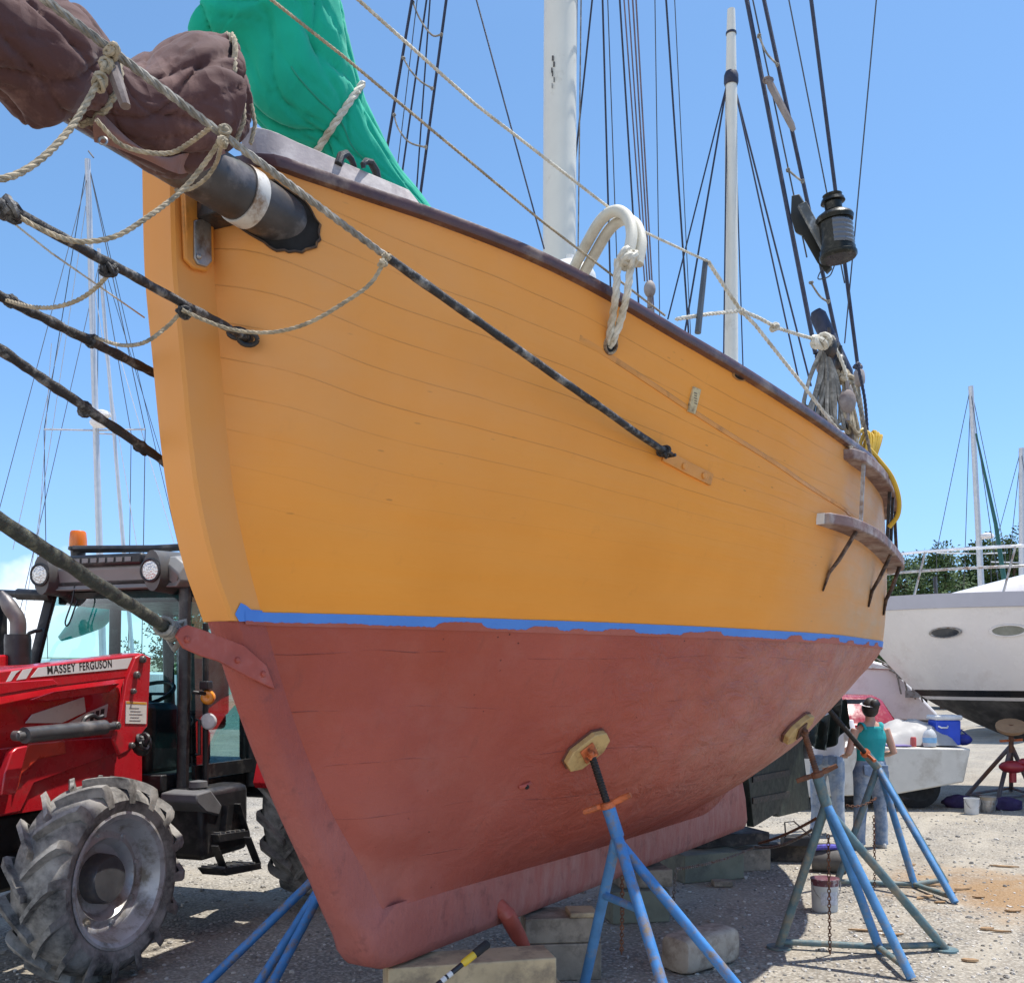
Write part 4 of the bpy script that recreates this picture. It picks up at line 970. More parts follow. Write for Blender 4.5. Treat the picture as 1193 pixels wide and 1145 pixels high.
# thick white mooring line over the rail into the hawse hole
rail_y = 4.55
w1 = spline([at(*q) for q in [(662, 345, 5.0), (668, 315, 4.75), (683, 285, 4.6), (700, 257, 4.5), (716, 246, 4.45), (730, 252, 4.4), (736, 272, 4.36), (732, 298, 4.34)]], 8)
w2 = [p+V((.045, .03, -.025)) for p in w1]
ml = thing('mooring_line', at(712, 400, 4.4), 'thick white mooring line looped over the rail and tied into the hawse hole', 'rope')
for wq in (w1, w2): mb = MB(); mb.tube(wq, .026, 12); mb.build('sleeve', M('white_hose', (.62, .58, .48), .6, var=.12, vs=5, dirt=(.40, .36, .28), da=.3, bs=90), ml)
kk = at(728, 302, 4.33); mb = MB(); knot(mb, kk, .045, 31); mb.build('knot', MWROPE, ml)
for du in (-8, 8):
    mb = MB(); rope3(mb, [at(728+du, 302, 4.32), at(724+du*.8, 345, 4.33), at(717+du*.6, 378, HP.y-.06), at(712+du*.3, 396, HP.y-.03), HP+HN*.01, HP-HN*.06], .018); mb.build('strand', MWROPE, ml)
# white fender ball behind the rail, yellow hose, lantern
mb = MB(); c = at(664, 328, 4.95); mb.ball(c, (.135, .125, .105), 20, 12); mb.tube([c+V((0, 0, .08)), c+V((0, 0, .13))], .02, 10)
tag(mb.build('fender', M('fender_white', (.72, .70, .66), .35, var=.05)), 'round white fender peeping over the rail at the foot of the foremast', 'fender')
hs = thing('hose', at(1008, 540, 6.4), 'yellow water hose coiled over the rail, one end drooping beside the channel', 'hose')
MY = M('yellow_hose', (.58, .37, .035), .45, var=.1, bump=.05)
for k in range(6):
    c = at(1004+k*2.4, 518+(k % 3)*2, 6.35); mb = MB()
    mb.tube([c+AX*.02*k+V((.035*math.cos(t)+.02*math.sin(t), .03*math.sin(t), .105*math.sin(t+.2*k))) for t in [6.2832*i/18 for i in range(19)]], .0125, 7); mb.build('coil', MY, hs)
mb = MB(); mb.tube(spline([at(*q) for q in [(1010, 520, 6.35), (1024, 536, 6.4), (1039, 556, 6.45), (1047, 580, 6.5), (1046, 600, 6.55), (1036, 614, 6.6)]], 8), .0155, 8); mb.build('hose_end', MY, hs)
ln = thing('ship_lantern', at(975, 300, 6.2), 'black ship lantern with ribbed glass on a board lashed to the shrouds', 'lantern')
MLAN = M('lantern_black', (.016, .016, .012), .35, metal=.5, var=.3, vs=20, dirt=(.10, .09, .07), da=.2, ds=20)
c = at(977, 302, 6.15); ax = V((-.10, 0, 1)).normalized()
mb = MB(); mb.lathe(c, ax, [(0, .001), (0, .105), (.012, .115), (.03, .115), (.035, .108), (.06, .108), (.06, .098), (.23, .098), (.23, .110), (.255, .116), (.27, .108), (.30, .062), (.305, .05)], 28); mb.build('lantern_body', MLAN, ln)
mb = MB(); mb.lathe(c+ax*.30, ax, [(0, .05), (.02, .052), (.05, .054), (.055, .075), (.075, .068), (.08, .052), (.10, .06), (.10, .001)], 20); mb.build('chimney', MLAN, ln)
g = G('lantern_glass'); g.col((.24, .27, .32)); g.p('Roughness', .12); g.p('Transmission Weight', .55)
mb = MB(); x_, y_, _ = frame(ax)
rows = [[c+ax*(.075+.0145*i)+V((math.sin(t)*(.101+.006*(i % 2)), -math.cos(t)*(.101+.006*(i % 2)), 0)) for t in [-.5+1.7*j/14 for j in range(15)]] for i in range(11)]
mb.grid(rows); mb.build('lens', g.m, ln)
mb = MB(); mb.prism([at(u, v, 6.28) for u, v in [(922, 228), (931, 226), (938, 238), (946, 262), (966, 298), (968, 312), (962, 318), (952, 306), (934, 274), (926, 270), (921, 252)]], V((.02, .03, 0))); mb.build('back_board', M('board_black', (.028, .027, .020), .6, var=.3), ln, bevel=.004)
mb = MB(); mb.beam(at(934, 238, 6.2), at(968, 300, 6.16), .055, .03, (0, 1, 0)); mb.build('bracket', M('bracket_grey', (.12, .12, .11), .5, metal=.4, var=.3, dirt=(.4, .4, .38), da=.25, ds=12), ln, bevel=.003)
mb = MB(); mb.tube(spline([at(*q) for q in [(958, 312, 6.2), (953, 325, 6.2), (966, 322, 6.2), (972, 310, 6.2)]], 6), .004, 5); mb.build('wire_loop', MWIRE, ln)
# ------------------------------------------------------------------ boat stands, blocks and chains
MBLUE = M('stand_blue', (.045, .19, .46), .5, var=.22, vs=8, dirt=(.20, .15, .10), da=.30, ds=13, bump=.35, bs=70)
MBLUG = M('stand_blue_worn', (.065, .21, .43), .55, var=.25, vs=8, dirt=(.24, .22, .18), da=.24, ds=7, bump=.35, bs=70)
MGRN = M('stand_green_worn', (.085, .15, .17), .6, var=.3, vs=9, dirt=(.22, .20, .15), da=.35, ds=8, bump=.4, bs=70)
MRUST = M('rusty_steel', (.15, .060, .028), .75, var=.4, vs=14, dirt=(.07, .035, .025), da=.4, ds=12, bump=.4, bs=90)
MORANGE = M('orange_paint', (.55, .13, .035), .55, var=.2, vs=12, dirt=(.18, .06, .03), da=.35, ds=14, bump=.3, bs=90)
MPLY = M('pine_pad', (.50, .33, .13), .7, var=.16, vs=8, dirt=(.30, .17, .06), da=.3, ds=14, bump=.3, bs=40, stretch=(1, 1, 1))
MSCREW = M('black_screw', (.028, .024, .022), .5, metal=.4, var=.4, vs=25, bump=.6, bs=220)
MDKRED = M('pad_wood_red', (.16, .06, .04), .7, var=.3)
def jack_stand(label, collar, pad, feet, bars, legm, screwm, padm, handm, split=.12, r=.03, padpx=None, n=None, plates=(), handle=None, platem=None):
    """collar: top of the tripod; pad: (centre point on hull, normal, long axis); feet: ground points"""
    base = sum(feet, V((0, 0, 0)))/len(feet); base.z = 0
    t = thing('boat_stand', base, label, 'boat stand', 'boat stands')
    pc, pn, px_ = pad; d = (pc+pn*.075-collar).normalized()
    hip = collar-d*split
    mb = MB(); mb.tube([hip-d*.03, collar], [r*1.25, r*1.25], 14); mb.build('sleeve', legm[0], t)
    for i, f in enumerate(feet):
        hp = hip-d*(.02+.05*(i % 2)); k = hp.lerp(f, .05)
        mb = MB(); mb.tube([hp, k+V((0, 0, .0)), f+V((0, 0, .012))], r, 12); mb.build('leg', legm[i % len(legm)], t)
    for a, b, ha, hb in bars:
        mb = MB(); mb.tube([hip.lerp(feet[a], ha), hip.lerp(feet[b], hb)], r*.72, 10); mb.build('base_rail', legm[-1], t)
    for i in plates:
        mb = MB(); mb.lathe(V((feet[i].x, feet[i].y, 0.002)), UP, [(0, .001), (0, .085), (.012, .083), (.014, .001)], 16); mb.build('foot_plate', MGRN, t)
    L_ = (pc+pn*.08-collar).length
    mb = MB(); mb.tube([collar-d*.05, collar+d*L_], r*.62, 14)
    for i in range(int(L_/.016)):
        mb.lathe(collar+d*(.016*i), d, [(0, r*.6), (.004, r*.72), (.010, r*.72), (.014, r*.6)], 14)
    mb.build('jack_screw', screwm, t)
    hx = (handle or V((1, -.2, .1))).normalized(); hx = (hx-d*hx.dot(d)).normalized(); hy = d.cross(hx)
    mb = MB(); mb.lathe(collar+d*.002, d, [(0, r*1.4), (.03, r*1.3), (.034, r*.7)], 16)
    for sg in (-1, 1):
        mb.tube([collar+d*.018+hx*(sg*.02), collar+d*(.022+.006*sg)+hx*(sg*.07), collar+d*(.025+.014*sg)+hx*(sg*.135)], [(.014, .014), (.010, .018), (.020, .015)], 8)
    mb.build('jack_handle', handm, t)
    py_ = pn.cross(px_).normalized()
    # octagonal timber pad with a steel saddle
    a, b = .135, .072
    oc = [(-a, -b*.45), (-a*.55, -b), (a*.55, -b), (a, -b*.45), (a, b*.45), (a*.55, b), (-a*.55, b), (-a, b*.45)]
    mb = MB(); mb.prism([pc+pn*.012+px_*x+py_*y for x, y in oc], pn*.038); pd = mb.build('timber_pad', padm, t, smooth=30, bevel=.005)
    mb = MB(); mb.prism([pc+pn*.001+px_*x*1.04+py_*y*1.05 for x, y in oc], pn*.013); mb.build('pad_facing', MDKRED, pd, smooth=30)
    mb = MB(); mb.box(pc+pn*.056, (.085, .10, .010), (px_, py_, pn)); mb.box(pc+pn*.075, (.05, .012, .045), (px_, py_, pn)); mb.tube([pc+pn*.08-py_*.03, pc+pn*.08+py_*.03], .016, 10)
    mb.build('pad_saddle', platem or handm, t, bevel=.003)
    return t
def padat(u, v, u1, v1, u2, v2):
    s, z = hullhit(u, v); c = hullp(s, z); n = hulln(s, z); a = hullp(*hullhit(u1, v1)); b = hullp(*hullhit(u2, v2)); x = (b-a); x = (x-n*x.dot(n)).normalized()
    return c, n, x
# near stand on the port bow
pd = padat(680, 871, 656, 890, 704, 852)
jack_stand('near blue stand with pale octagonal pad and orange wing handle under the port bow', at(709, 941, pd[0].y-.04), pd, [gnd(800, 1243), gnd(903, 1205), gnd(677, 1166)], [(0, 2, .36, .36)], [MBLUE, MBLUE, MBLUG], MSCREW, MPLY, MORANGE, split=.13, r=.029, handle=V((1, -.3, .22)))
pd = padat(926, 846, 908, 858, 944, 828)
jack_stand('blue stand with rusty screw propping the hull midway along the port side', at(953, 905, pd[0].y-.03), pd, [gnd(908, 1104), gnd(1026, 1111), gnd(1062, 1142), gnd(1101, 1107)], [(0, 1, .955, .95), (1, 2, .95, .93), (1, 3, .95, .96)], [MGRN, MBLUG, MBLUG, MGRN], MRUST, MPLY, MRUST, split=.16, r=.029, plates=(0, 3), handle=V((1, -.2, .25)), platem=MRUST)
s_, z_ = hullhit(984, 818); s_ += .75; z_ -= .03; pc = hullp(s_, z_); pn = hulln(s_, z_)
jack_stand('farthest blue stand, its dark screw crossing in front of the woman', at(1009, 878, pc.y+.35), (pc, pn, (AX-pn*AX.dot(pn)).normalized()), [gnd(974, 1032), gnd(1066, 1034), gnd(1113, 1053), gnd(1102, 1030)], [(0, 1, .96, .97), (1, 2, .97, .95), (1, 3, .97, .96)], [MGRN, MBLUG, MBLUG, MGRN], MSCREW, MPLY, MORANGE, split=.2, r=.030, handle=V((.15, 1, 0)))
def mirror(p): s, wd, z = bs(p); return B(s, -wd, z)
def mirn(n): return n-PX*2*n.dot(PX)
s_, z_ = .95, 1.22; pc = mirror(hullp(s_, z_)); pn = mirn(hulln(s_, z_))
f3 = [gnd(222, 1166), gnd(286, 1172), gnd(297, 1187)]
jack_stand('blue stand half hidden behind the keel, beside the tractor', pc+pn*.25-UP*.22, (pc, pn, (AX-pn*AX.dot(pn)).normalized()), f3, [], [MBLUE], MSCREW, MPLY, MORANGE, split=.1, r=.027)
s_, z_ = 3.9, 1.3; pc = mirror(hullp(s_, z_)); pn = mirn(hulln(s_, z_))
# keel blocks
MTIM = M('block_timber', (.48, .37, .22), .85, var=.18, vs=5, dirt=(.26, .20, .13), da=.4, ds=6, bump=.5, bs=45)
MTIMG = M('block_timber_grey', (.32, .265, .20), .85, var=.22, vs=5, dirt=(.17, .14, .105), da=.4, ds=6, bump=.5, bs=45)
MTIMD = M('dark_tie', (.035, .031, .029), .9, var=.4, vs=6, dirt=(.12, .10, .08), da=.3, ds=8, bump=.6, bs=40)
GB = 'timber blocks under the keel'
def block(label, c, size, ang, mat, group=GB, name='timber_block', bev=.008):
    a = math.radians(ang); x, y = V((math.cos(a), math.sin(a), 0)), V((-math.sin(a), math.cos(a), 0))
    mb = MB(); mb.box(V(c), size, (x, y, UP)); o = mb.build(name, mat, None, smooth=30, bevel=bev); return tag(o, label, 'timber block', group)
block('pale front timber under the forefoot, uppermost of its pair, the yellow-black pole leaning on it', (-.22, 5.07, .29), (.86, .26, .17), 13, MTIM)
block('lower front timber under the forefoot, carrying a pale beam', (-.18, 5.10, .102), (.9, .28, .2), 13, MTIM)
block('upper grey-brown timber with knots right of the red keel stub', (.29, 6.03, .297), (.46, .30, .15), 6, MTIMG)
block('lower grey timber with a dark ring knot right of the red keel stub', (.28, 6.03, .110), (.48, .32, .218), 6, MTIMG)
block('thin pale wood wedge on the grey timbers right of the keel stub', (.42, 5.98, .388), (.17, .2, .03), 6, MTIM)
block('olive-grey timber seen between the legs of the near blue stand', (.92, 7.42, .12), (.44, .34, .235), 10, M('olive_timber', (.20, .205, .15), .85, var=.2, dirt=(.11, .11, .09), da=.35, bump=.4, bs=45))
block('brown timber topping the olive-grey one under the keel', (.98, 7.5, .305), (.40, .3, .13), 10, MTIMG)
block('long grey-green timber beneath the aft part of the keel', (1.72, 8.95, .125), (.62, .42, .245), 22, M('olive_timber', (.2, .2, .15)))
block('small chip of wood leaning at the end of the aft timber', (1.82, 8.55, .03), (.17, .1, .05), 4, MTIMG)
block('dark flat plank lying on the aftmost block', (1.95, 9.3, .305), (.85, .4, .11), 20, MTIMD)
block('low grey plank behind the aft timber', (2.15, 9.35, .1), (.5, .3, .2), 14, MTIMG)
b_ = block('black tarred beam lying on the gravel behind the stands', (2.82, 9.75, .085), (.95, .17, .165), -8, MTIMD, None)
mb = MB(); c = at(931, 985, 9.6); mb.box((c.x, c.y+.05, .215), (.30, .16, .09)); tb = mb.build('caulking_box', M('box_black', (.02, .02, .021), .5), None, bevel=.008); tag(tb, 'small black open box with a wire handle set on the black beam', 'tool box')
mb = MB(); mb.tube([V((c.x-.13, c.y, .25)), V((c.x-.14, c.y, .40)), V((c.x-.05, c.y, .41)), V((c.x+.1, c.y-.02, .27))], .008, 6); mb.build('handle', MIRON, tb)
mb = MB(); c = at(966, 1001, 9.15); mb.lathe((c.x-.12, c.y+.1, .1), V((1, -.45, 0)), [(0, .001), (0, .1), (.02, .105), (.28, .105), (.3, .1), (.3, .07), (.28, .06), (.28, .02), (.3, .015), (.3, .001)], 20); tag(mb.build('pipe_end', M('rubber_grey', (.10, .095, .09), .8, var=.3)), 'round dark pipe stub lying at the end of the black beam', 'pipe')
mb = MB(); c = at(968, 992, 9.2); mb.tube(spline([V((c.x-.17, c.y, .22)), V((c.x-.05, c.y-.03, .235)), V((c.x+.08, c.y, .225)), V((c.x+.17, c.y+.03, .215))], 5), [.016]+[.026]*14+[.016], 8); tag(mb.build('cloth_rag', M('purple_rag', (.10, .09, .42), .8, var=.5, vs=25)), 'purple-blue rag on the end of the black beam', 'rag')
# grey weathered log block
def log():
    a = math.radians(38); x, y = V((math.cos(a), math.sin(a), 0)), V((-math.sin(a), math.cos(a), 0)); c = V((1.185, 6.18, .115)); mb = MB(); rows = []
    for i, (t, k) in enumerate(((-.25, .72), (-.24, .9), (-.2, .99), (-.08, 1), (.08, 1.0), (.2, .98), (.235, .9), (.245, .72))):
        row = []
        for j in range(28):
            th = 6.2832*j/28; e = .42; px_, pz = math.copysign(abs(math.cos(th))**e, math.cos(th)), math.copysign(abs(math.sin(th))**e, math.sin(th))
            p = c+x*t*1.0+y*(.12*k*px_)+UP*(.112*k*pz+.012*t); row.append(p+V((.006, .006, .006))*mnoise.noise(p*14))
        rows.append(row)
    mb.grid(rows, True); n = 28; mb.f.append(tuple(range(n-1, -1, -1))); o = 7*n; mb.f.append(tuple(range(o, o+n)))
    tag(mb.build('chock_block', M('weathered_block', (.40, .34, .27), .9, var=.2, vs=7, dirt=(.24, .19, .145), da=.4, ds=9, bump=.6, bs=55)), 'rounded weathered grey block lying loose on the gravel by the near stand', 'block')
log()
# chains
def chain(label, pts, lk=.032, r=.0036, mat=MRUST):
    pts = resample(pts, lk*.78); mb = MB()
    for i in range(len(pts)-1):
        a, b = pts[i], pts[i+1]; d = (b-a).normalized(); x, y, _ = frame(d); q = x if i % 2 else y; c = (a+b)/2
        mb.tube([c+d*(lk*.5*math.cos(t))+q*(lk*.30*math.sin(t)) for t in [6.2832*k/8 for k in range(9)]], r, 5, cap=False)
    return tag(mb.build('chain', mat), label, 'chain', 'chains tying the boat stands')
MCHAIN = M('galvanised_chain', (.20, .19, .18), .5, metal=.5, var=.3, dirt=(.16, .08, .04), da=.4, ds=20)
hipM = at(955, 955, 6.3)
chain('rusty chain hanging straight down from the middle stand', [at(965, 972, 6.35), at(966, 1040, 6.35), at(967, 1110, 6.42)])
chain('upper of the two chains stretched from behind the keel to the middle stand', catenary(at(884, 982, 9.0), at(951, 953, 6.5), .02), mat=MRUST)
chain('lower of the two chains stretched from behind the keel to the middle stand', catenary(at(880, 986, 9.0), at(946, 966, 6.55), .05), mat=MCHAIN)
chain('grey chain sagging under the keel toward the near stand', catenary(at(880, 986, 9.0), at(788, 1012, 6.9), .03), mat=MCHAIN)
chain('grey chain end dangling by the olive timber', [at(788, 1012, 6.9), at(785, 1040, 6.9), at(784, 1068, 6.95)], mat=MCHAIN)
chain('short rusty chain across the far stand below the woman', catenary(at(986, 938, 8.3), at(1020, 930, 8.4), .03))
chain('rusty chain hanging from the far stand beside the woman\'s feet', [at(1018, 950, 8.3), at(1019, 1000, 8.35), at(1019, 1038, 8.5)])
chain('thin chain hanging inside the near blue stand', [at(725, 1020, 5.35), at(725, 1060, 5.4), at(724, 1110, 5.5)], .03, .004)
# telescopic pole
pt = thing('extension_pole', at(505, 1150, 4.72), 'black telescopic pole with a yellow collar leaning on the front timber', 'pole')
a, b = at(498, 1156, 4.68), at(569, 1098, 4.86); d = b-a
for nm, t0, t1, r, mt in (('shaft', -.9, .58, .013, M('pole_black', (.02, .02, .022), .35)), ('yellow_collar', .56, .78, .019, M('pole_yellow', (.62, .42, .03), .4)), ('grip', .76, 1.0, .022, M('pole_grip', (.018, .018, .02), .8, bump=.5, bs=200))):
    mb = MB(); p0, p1 = a+d*t0, a+d*t1; e = (p1-p0).normalized()*.008; mb.tube([p0, p0+e, p1-e, p1], [r*.7, r, r, r*.7], 14); q = mb.build(nm, mt, pt)
    if nm == 'shaft':
        for k in (0, 1):
            mb = MB(); mb.tube([a+d*(.22+.1*k), a+d*(.29+.1*k)], .0137, 14); mb.build('pole_label', M('label_white', (.6, .6, .58), .5), q)
# paint bucket by the middle stand
def bucket(label, c, r, h, body, inner, cat='bucket', spill=None, group=None):
    t = thing('paint_bucket', c, label, cat, group); c = V(c)
    mb = MB(); mb.lathe(c, UP, [(0, .001), (.002, r*.9), (.01, r*.92), (h*.96, r), (h*.97, r*1.04), (h, r*1.04), (h, r*.97), (h*.75, r*.95), (h*.75, .001)], 28); mb.build('bucket_body', body, t)
    if spill: mb = MB(); mb.lathe(c, UP, [(h*.8, r*.992), (h*.96, r*1.006), (h*.965, r*1.045), (h*1.004, r*1.05), (h*1.004, r*.9), (h*.9, r*.1)], 28); mb.build('paint_spill', spill, t)
    mb = MB(); mb.tube([c+V((r*1.05*math.cos(q), -r*.3-r*.55*math.sin(q), h*.9-h*.55*math.sin(q))) for q in [3.1416*i/14 for i in range(15)]], .004, 5); mb.build('wire_handle', MSTEEL, t)
    return t
bk = bucket('white paint bucket streaked dark red at the rim, beside the middle stand', gnd(961, 1060), .105, .25, M('bucket_white', (.50, .51, .50), .45, dirt=(.36, .34, .32), da=.3), None, spill=M('red_spill', (.11, .03, .042), .5, var=.5, vs=18, dirt=(.42, .40, .40), da=.25, ds=14))
mb = MB(); c = gnd(961, 1060); mb.grid([[c+V((.1045*math.sin(t)*1.0, -.1045*math.cos(t), z)) for t in [-.6+1.3*i/10 for i in range(11)]] for z in (.06, .16)]); mb.build('bucket_label', M('label_grey', (.42, .43, .47), .5, var=.3, vs=60), bk)

# wood chips and sticks on the sunlit gravel
MCHIP = M('wood_chip', (.30, .19, .10), .85, var=.35, vs=12, bump=.4)
rnd = random.Random(21)
for k in range(14):
    u, v = ((1085, 1032), (1105, 1040), (1122, 1036), (1140, 1046), (1150, 1083), (1166, 1086), (1078, 1046), (1095, 1052), (1060, 1008), (1180, 1062), (1170, 1010), (1040, 1090), (1130, 1120), (1008, 1085))[k]
    c = gnd(u, v); a = rnd.uniform(-.6, .6)+(3.14 if k % 2 else 0); l_, w_ = rnd.uniform(.05, .14), rnd.uniform(.012, .03); d = V((math.cos(a), math.sin(a)*.8, 0)); n = V((-d.y, d.x, 0))
    mb = MB(); mb.prism([c+d*x*l_+n*y*w_+UP*.006 for x, y in ((-1, -.3), (-.4, -1), (.5, -.8), (1, .1), (.4, .9), (-.6, .7))], V((0, 0, .012))+n*.004)
    tag(mb.build('wood_chip', MCHIP, None, smooth=0), 'brown wood chip lying on the rusty gravel near the stands', 'wood chip', 'wood chips scattered on the gravel')
# ------------------------------------------------------------------ tractor
TH = V((-.309, -.951, 0)).normalized(); TN = V((-TH.y, TH.x, 0)); TO = V((-3.293, 6.148, 0))
def T(X, Y, Z): return TO+TH*X+TN*Y+UP*Z
def onT(u, v, Y): return onpl(u, v, T(0, Y, 0), TN)
def onX(u, v, X): return onpl(u, v, T(X, 0, 0), TH)
def tl(p): d = p-TO; return d.dot(TH), d.dot(TN), p.z
tr = thing('tractor', TO, 'red tractor with front loader arm and black cab standing behind the bow', 'tractor')
MTR = M('tractor_red', (.46, .012, .020), .3, var=.10, vs=4, dirt=(.30, .03, .03), da=.2, ds=5, bump=.05, coat=.5)
MTB = M('tractor_black', (.014, .014, .016), .45, var=.3, vs=8, dirt=(.07, .065, .06), da=.25, ds=6, bump=.15, bs=70)
MTG = M('roof_grey', (.20, .20, .195), .5, var=.1, vs=5, dirt=(.20, .18, .15), da=.2, bump=.05)
MDEC = M('decal_silver', (.62, .62, .62), .35, var=.06, bump=0)
MRUB = None
def rubber():
    g = G('dusty_rubber'); n = g.noise(5, 6, .65); geo = g.n('ShaderNodeNewGeometry')
    c = g.mix(g.ramp(n, (.36, 0), (.62, 1)), (.06, .058, .055), (.34, .325, .30))
    c = g.mix(g.ramp(g.noise(22, 5), (.45, 0), (.75, .5)), c, (.44, .42, .385)); g.col(c); g.p('Roughness', .85); g.p('Specular IOR Level', .3)
    g.bump(g.noise(60, 5, .7), .35, .006); return g.m
MRUB = rubber()
MRIM = M('rim_silver', (.56, .56, .56), .42, metal=.35, var=.12, vs=5, dirt=(.24, .21, .17), da=.35, ds=6)
def glassm(name, tint, refl=.10):
    g = G(name); t = g.t; out = t.nodes['Material Output']
    tr_ = g.n('ShaderNodeBsdfTransparent'); tr_.inputs[0].default_value = (*tint, 1); gl = g.n('ShaderNodeBsdfGlossy'); gl.inputs['Roughness'].default_value = .03
    fr = g.n('ShaderNodeFresnel'); fr.inputs[0].default_value = 1.5; mx = g.n('ShaderNodeMixShader')
    g.set(mx.inputs[0], g.math('ADD', g.math('MULTIPLY', fr.outputs[0], .38), refl*.1, clamp=True)); t.links.new(tr_.outputs[0], mx.inputs[1]); t.links.new(gl.outputs[0], mx.inputs[2]); t.links.new(mx.outputs[0], out.inputs[0])
    return g.m
MGL = glassm('cab_glass', (.40, .70, .72))
def wheel(cx_, Yi, Yo, R, rr, nl, parent, lughgt=.045):
    """agricultural tyre with chevron lugs and a dished rim; axis along TN"""
    c = T(cx_, 0, R); root = parent
    hw = (Yo-Yi)/2; ym = (Yo+Yi)/2; Rb = R-lughgt
    mb = MB(); prof = [(Yi+.03, rr), (Yi+.012, rr+.03), (Yi-.0, rr+(Rb-rr)*.45), (Yi+.02, Rb-.055), (Yi+.06, Rb-.018), (ym, Rb), (Yo-.06, Rb-.018), (Yo-.02, Rb-.055), (Yo, rr+(Rb-rr)*.45), (Yo-.012, rr+.03), (Yo-.03, rr)]
    mb.lathe(c, TN, prof, 72)
    x, y, d = frame(TN)
    def P_(Y, r, th): return c+TN*Y+x*(r*math.cos(th))+y*(r*math.sin(th))
    for k in range(nl):
        for sd in (-1, 1):
            t0 = 6.28318*(k+(.5 if sd > 0 else 0))/nl; rows = []
            for q, (f, dr, wd) in enumerate(((-.04, 0, .036), (.25, 0, .036), (.5, -.003, .038), (.74, -.008, .042), (.93, -.018, .050), (1.0, -.055, .056), (1.005, -.10, .050))):
                Y = ym+sd*hw*f; th = t0-.34*max(0, f)**.85*(.62/R); rt = R+dr; rbm = min(Rb, Rb+dr)-.015
                e = wd/2/R; e2 = (wd+.018)/2/R
                if q >= 5: Y = ym+sd*hw*(1.0 if q == 5 else 1.012)
                rows.append([P_(Y, rbm, th-e2), P_(Y, rt, th-e), P_(Y, rt, th+e), P_(Y, rbm, th+e2)])
            mb.grid(rows, flip=sd < 0); o = len(mb.v)
            mb.add(rows[0], [(0, 1, 2, 3)]); mb.add(rows[-1], [(3, 2, 1, 0)])
    ty = mb.build('tyre', MRUB, root, smooth=35)
    mb = MB(); o_ = Yo-.03
    mb.lathe(c, TN, [(Yi+.03, rr+.004), (Yi+.05, rr-.03), (o_-.05, rr-.035), (o_-.01, rr-.025), (o_, rr+.004), (o_+.014, rr+.012), (o_+.016, rr-.004), (o_+.002, rr-.03), (o_-.03, rr-.045), (o_-.06, rr-.06), (o_-.10, rr-.075), (o_-.115, rr-.11), (o_-.10, rr*.62), (o_-.16, rr*.52), (o_-.17, rr*.45), (o_-.17, rr*.36)], 56)
    rim = mb.build('rim', MRIM, root, smooth=32)
    mb = MB(); mb.lathe(c, TN, [(o_-.18, rr*.38), (o_-.09, rr*.37), (o_-.07, rr*.33), (o_-.065, .001)], 28); mb.build('hub', M('hub_grey', (.10, .10, .105), .5, metal=.3, var=.25, dirt=(.2, .18, .15), da=.3), rim)
    for k in range(8):
        t = 6.2832*k/8+.2; mb = MB(); p = c+TN*(o_-.112)+x*(rr*.7*math.cos(t))+y*(rr*.7*math.sin(t)); mb.lathe(p, TN, [(0, .018), (.018, .017), (.02, .001)], 6); mb.build('wheel_bolt', MRIM, rim, smooth=0)
wh = []
def wheel_part(*a):
    w_ = bpy.data.objects.new('wheel', None); COL.objects.link(w_); w_.empty_display_size = .1; w_.parent = tr; w_.matrix_parent_inverse = Matrix.Translation(tr.location).inverted()
    wheel(*a, w_); return w_
wheel_part(0, .70, 1.06, .61, .392, 16); wheel_part(0, -1.06, -.70, .61, .392, 16)
wheel_part(-2.48, .85, 1.30, .80, .50, 20); wheel_part(-2.48, -1.30, -.85, .80, .50, 20)
def tp(name, Y, pts, th, mat, parent=tr, bev=.006, inward=True):
    """plate whose outline was read on the plane Y, extruded towards the tractor's middle"""
    mb = MB(); mb.prism([onT(u, v, Y) for u, v in pts], TN*(-th if inward else th)); return mb.build(name, mat, parent, smooth=30, bevel=bev)
def tb_(name, a, b, mat, parent=tr, bev=.01):
    c = [(a[i]+b[i])/2 for i in range(3)]; sz = [abs(b[i]-a[i]) for i in range(3)]
    mb = MB(); mb.box(T(*c), sz, (TH, TN, UP)); return mb.build(name, mat, parent, smooth=30, bevel=bev)
# chassis, axle, hood
tb_('chassis', (1.0, -.26, .50), (-2.4, .26, .98), MTB, bev=.03)
mb = MB(); mb.tube([T(0, -.9, .60), T(0, -.3, .66), T(0, .3, .66), T(0, .9, .60)], [.11, .09, .09, .11], 12); mb.build('front_axle', MTB, tr)
def hood():
    mb = MB(); rows = []
    for X, zt, hw in ((1.45, 1.62, .30), (1.40, 1.68, .36), (1.2, 1.74, .395), (.6, 1.81, .41), (0, 1.86, .425), (-.6, 1.885, .43), (-.92, 1.89, .43)):
        sec = []
        for Y, Z in ((hw+.02, 1.0), (hw+.02, 1.30), (hw, zt-.20), (hw-.03, zt-.08), (hw-.10, zt-.015), (hw*.45, zt+.01), (0, zt+.014)): sec.append((Y, Z))
        sec = sec+[(-Y, Z) for Y, Z in sec[-2::-1]]; rows.append([T(X, Y, Z) for Y, Z in sec])
    mb.grid(rows); n = len(rows[0]); mb.f.append(tuple(range(n-1, -1, -1))); mb.f.append(tuple(range(6*n, 7*n)))
    h = mb.build('hood', MTR, tr, smooth=35); return h
hd = hood()
tp('hood_decal', .447, [(30, 842), (38, 832), (98, 812), (100, 829), (72, 842)], .006, MDEC, hd, 0)
tp('hood_decal', .447, [(100, 831), (126, 820), (124, 835), (96, 843), (78, 843)], .006, MDEC, hd, 0)
for k in range(3): tp('model_number', .450, [(106+6*k, 830-2*k), (110+6*k, 829-2*k), (109+6*k, 839-2*k), (105+6*k, 840-2*k)], .006, MTB, hd, 0)
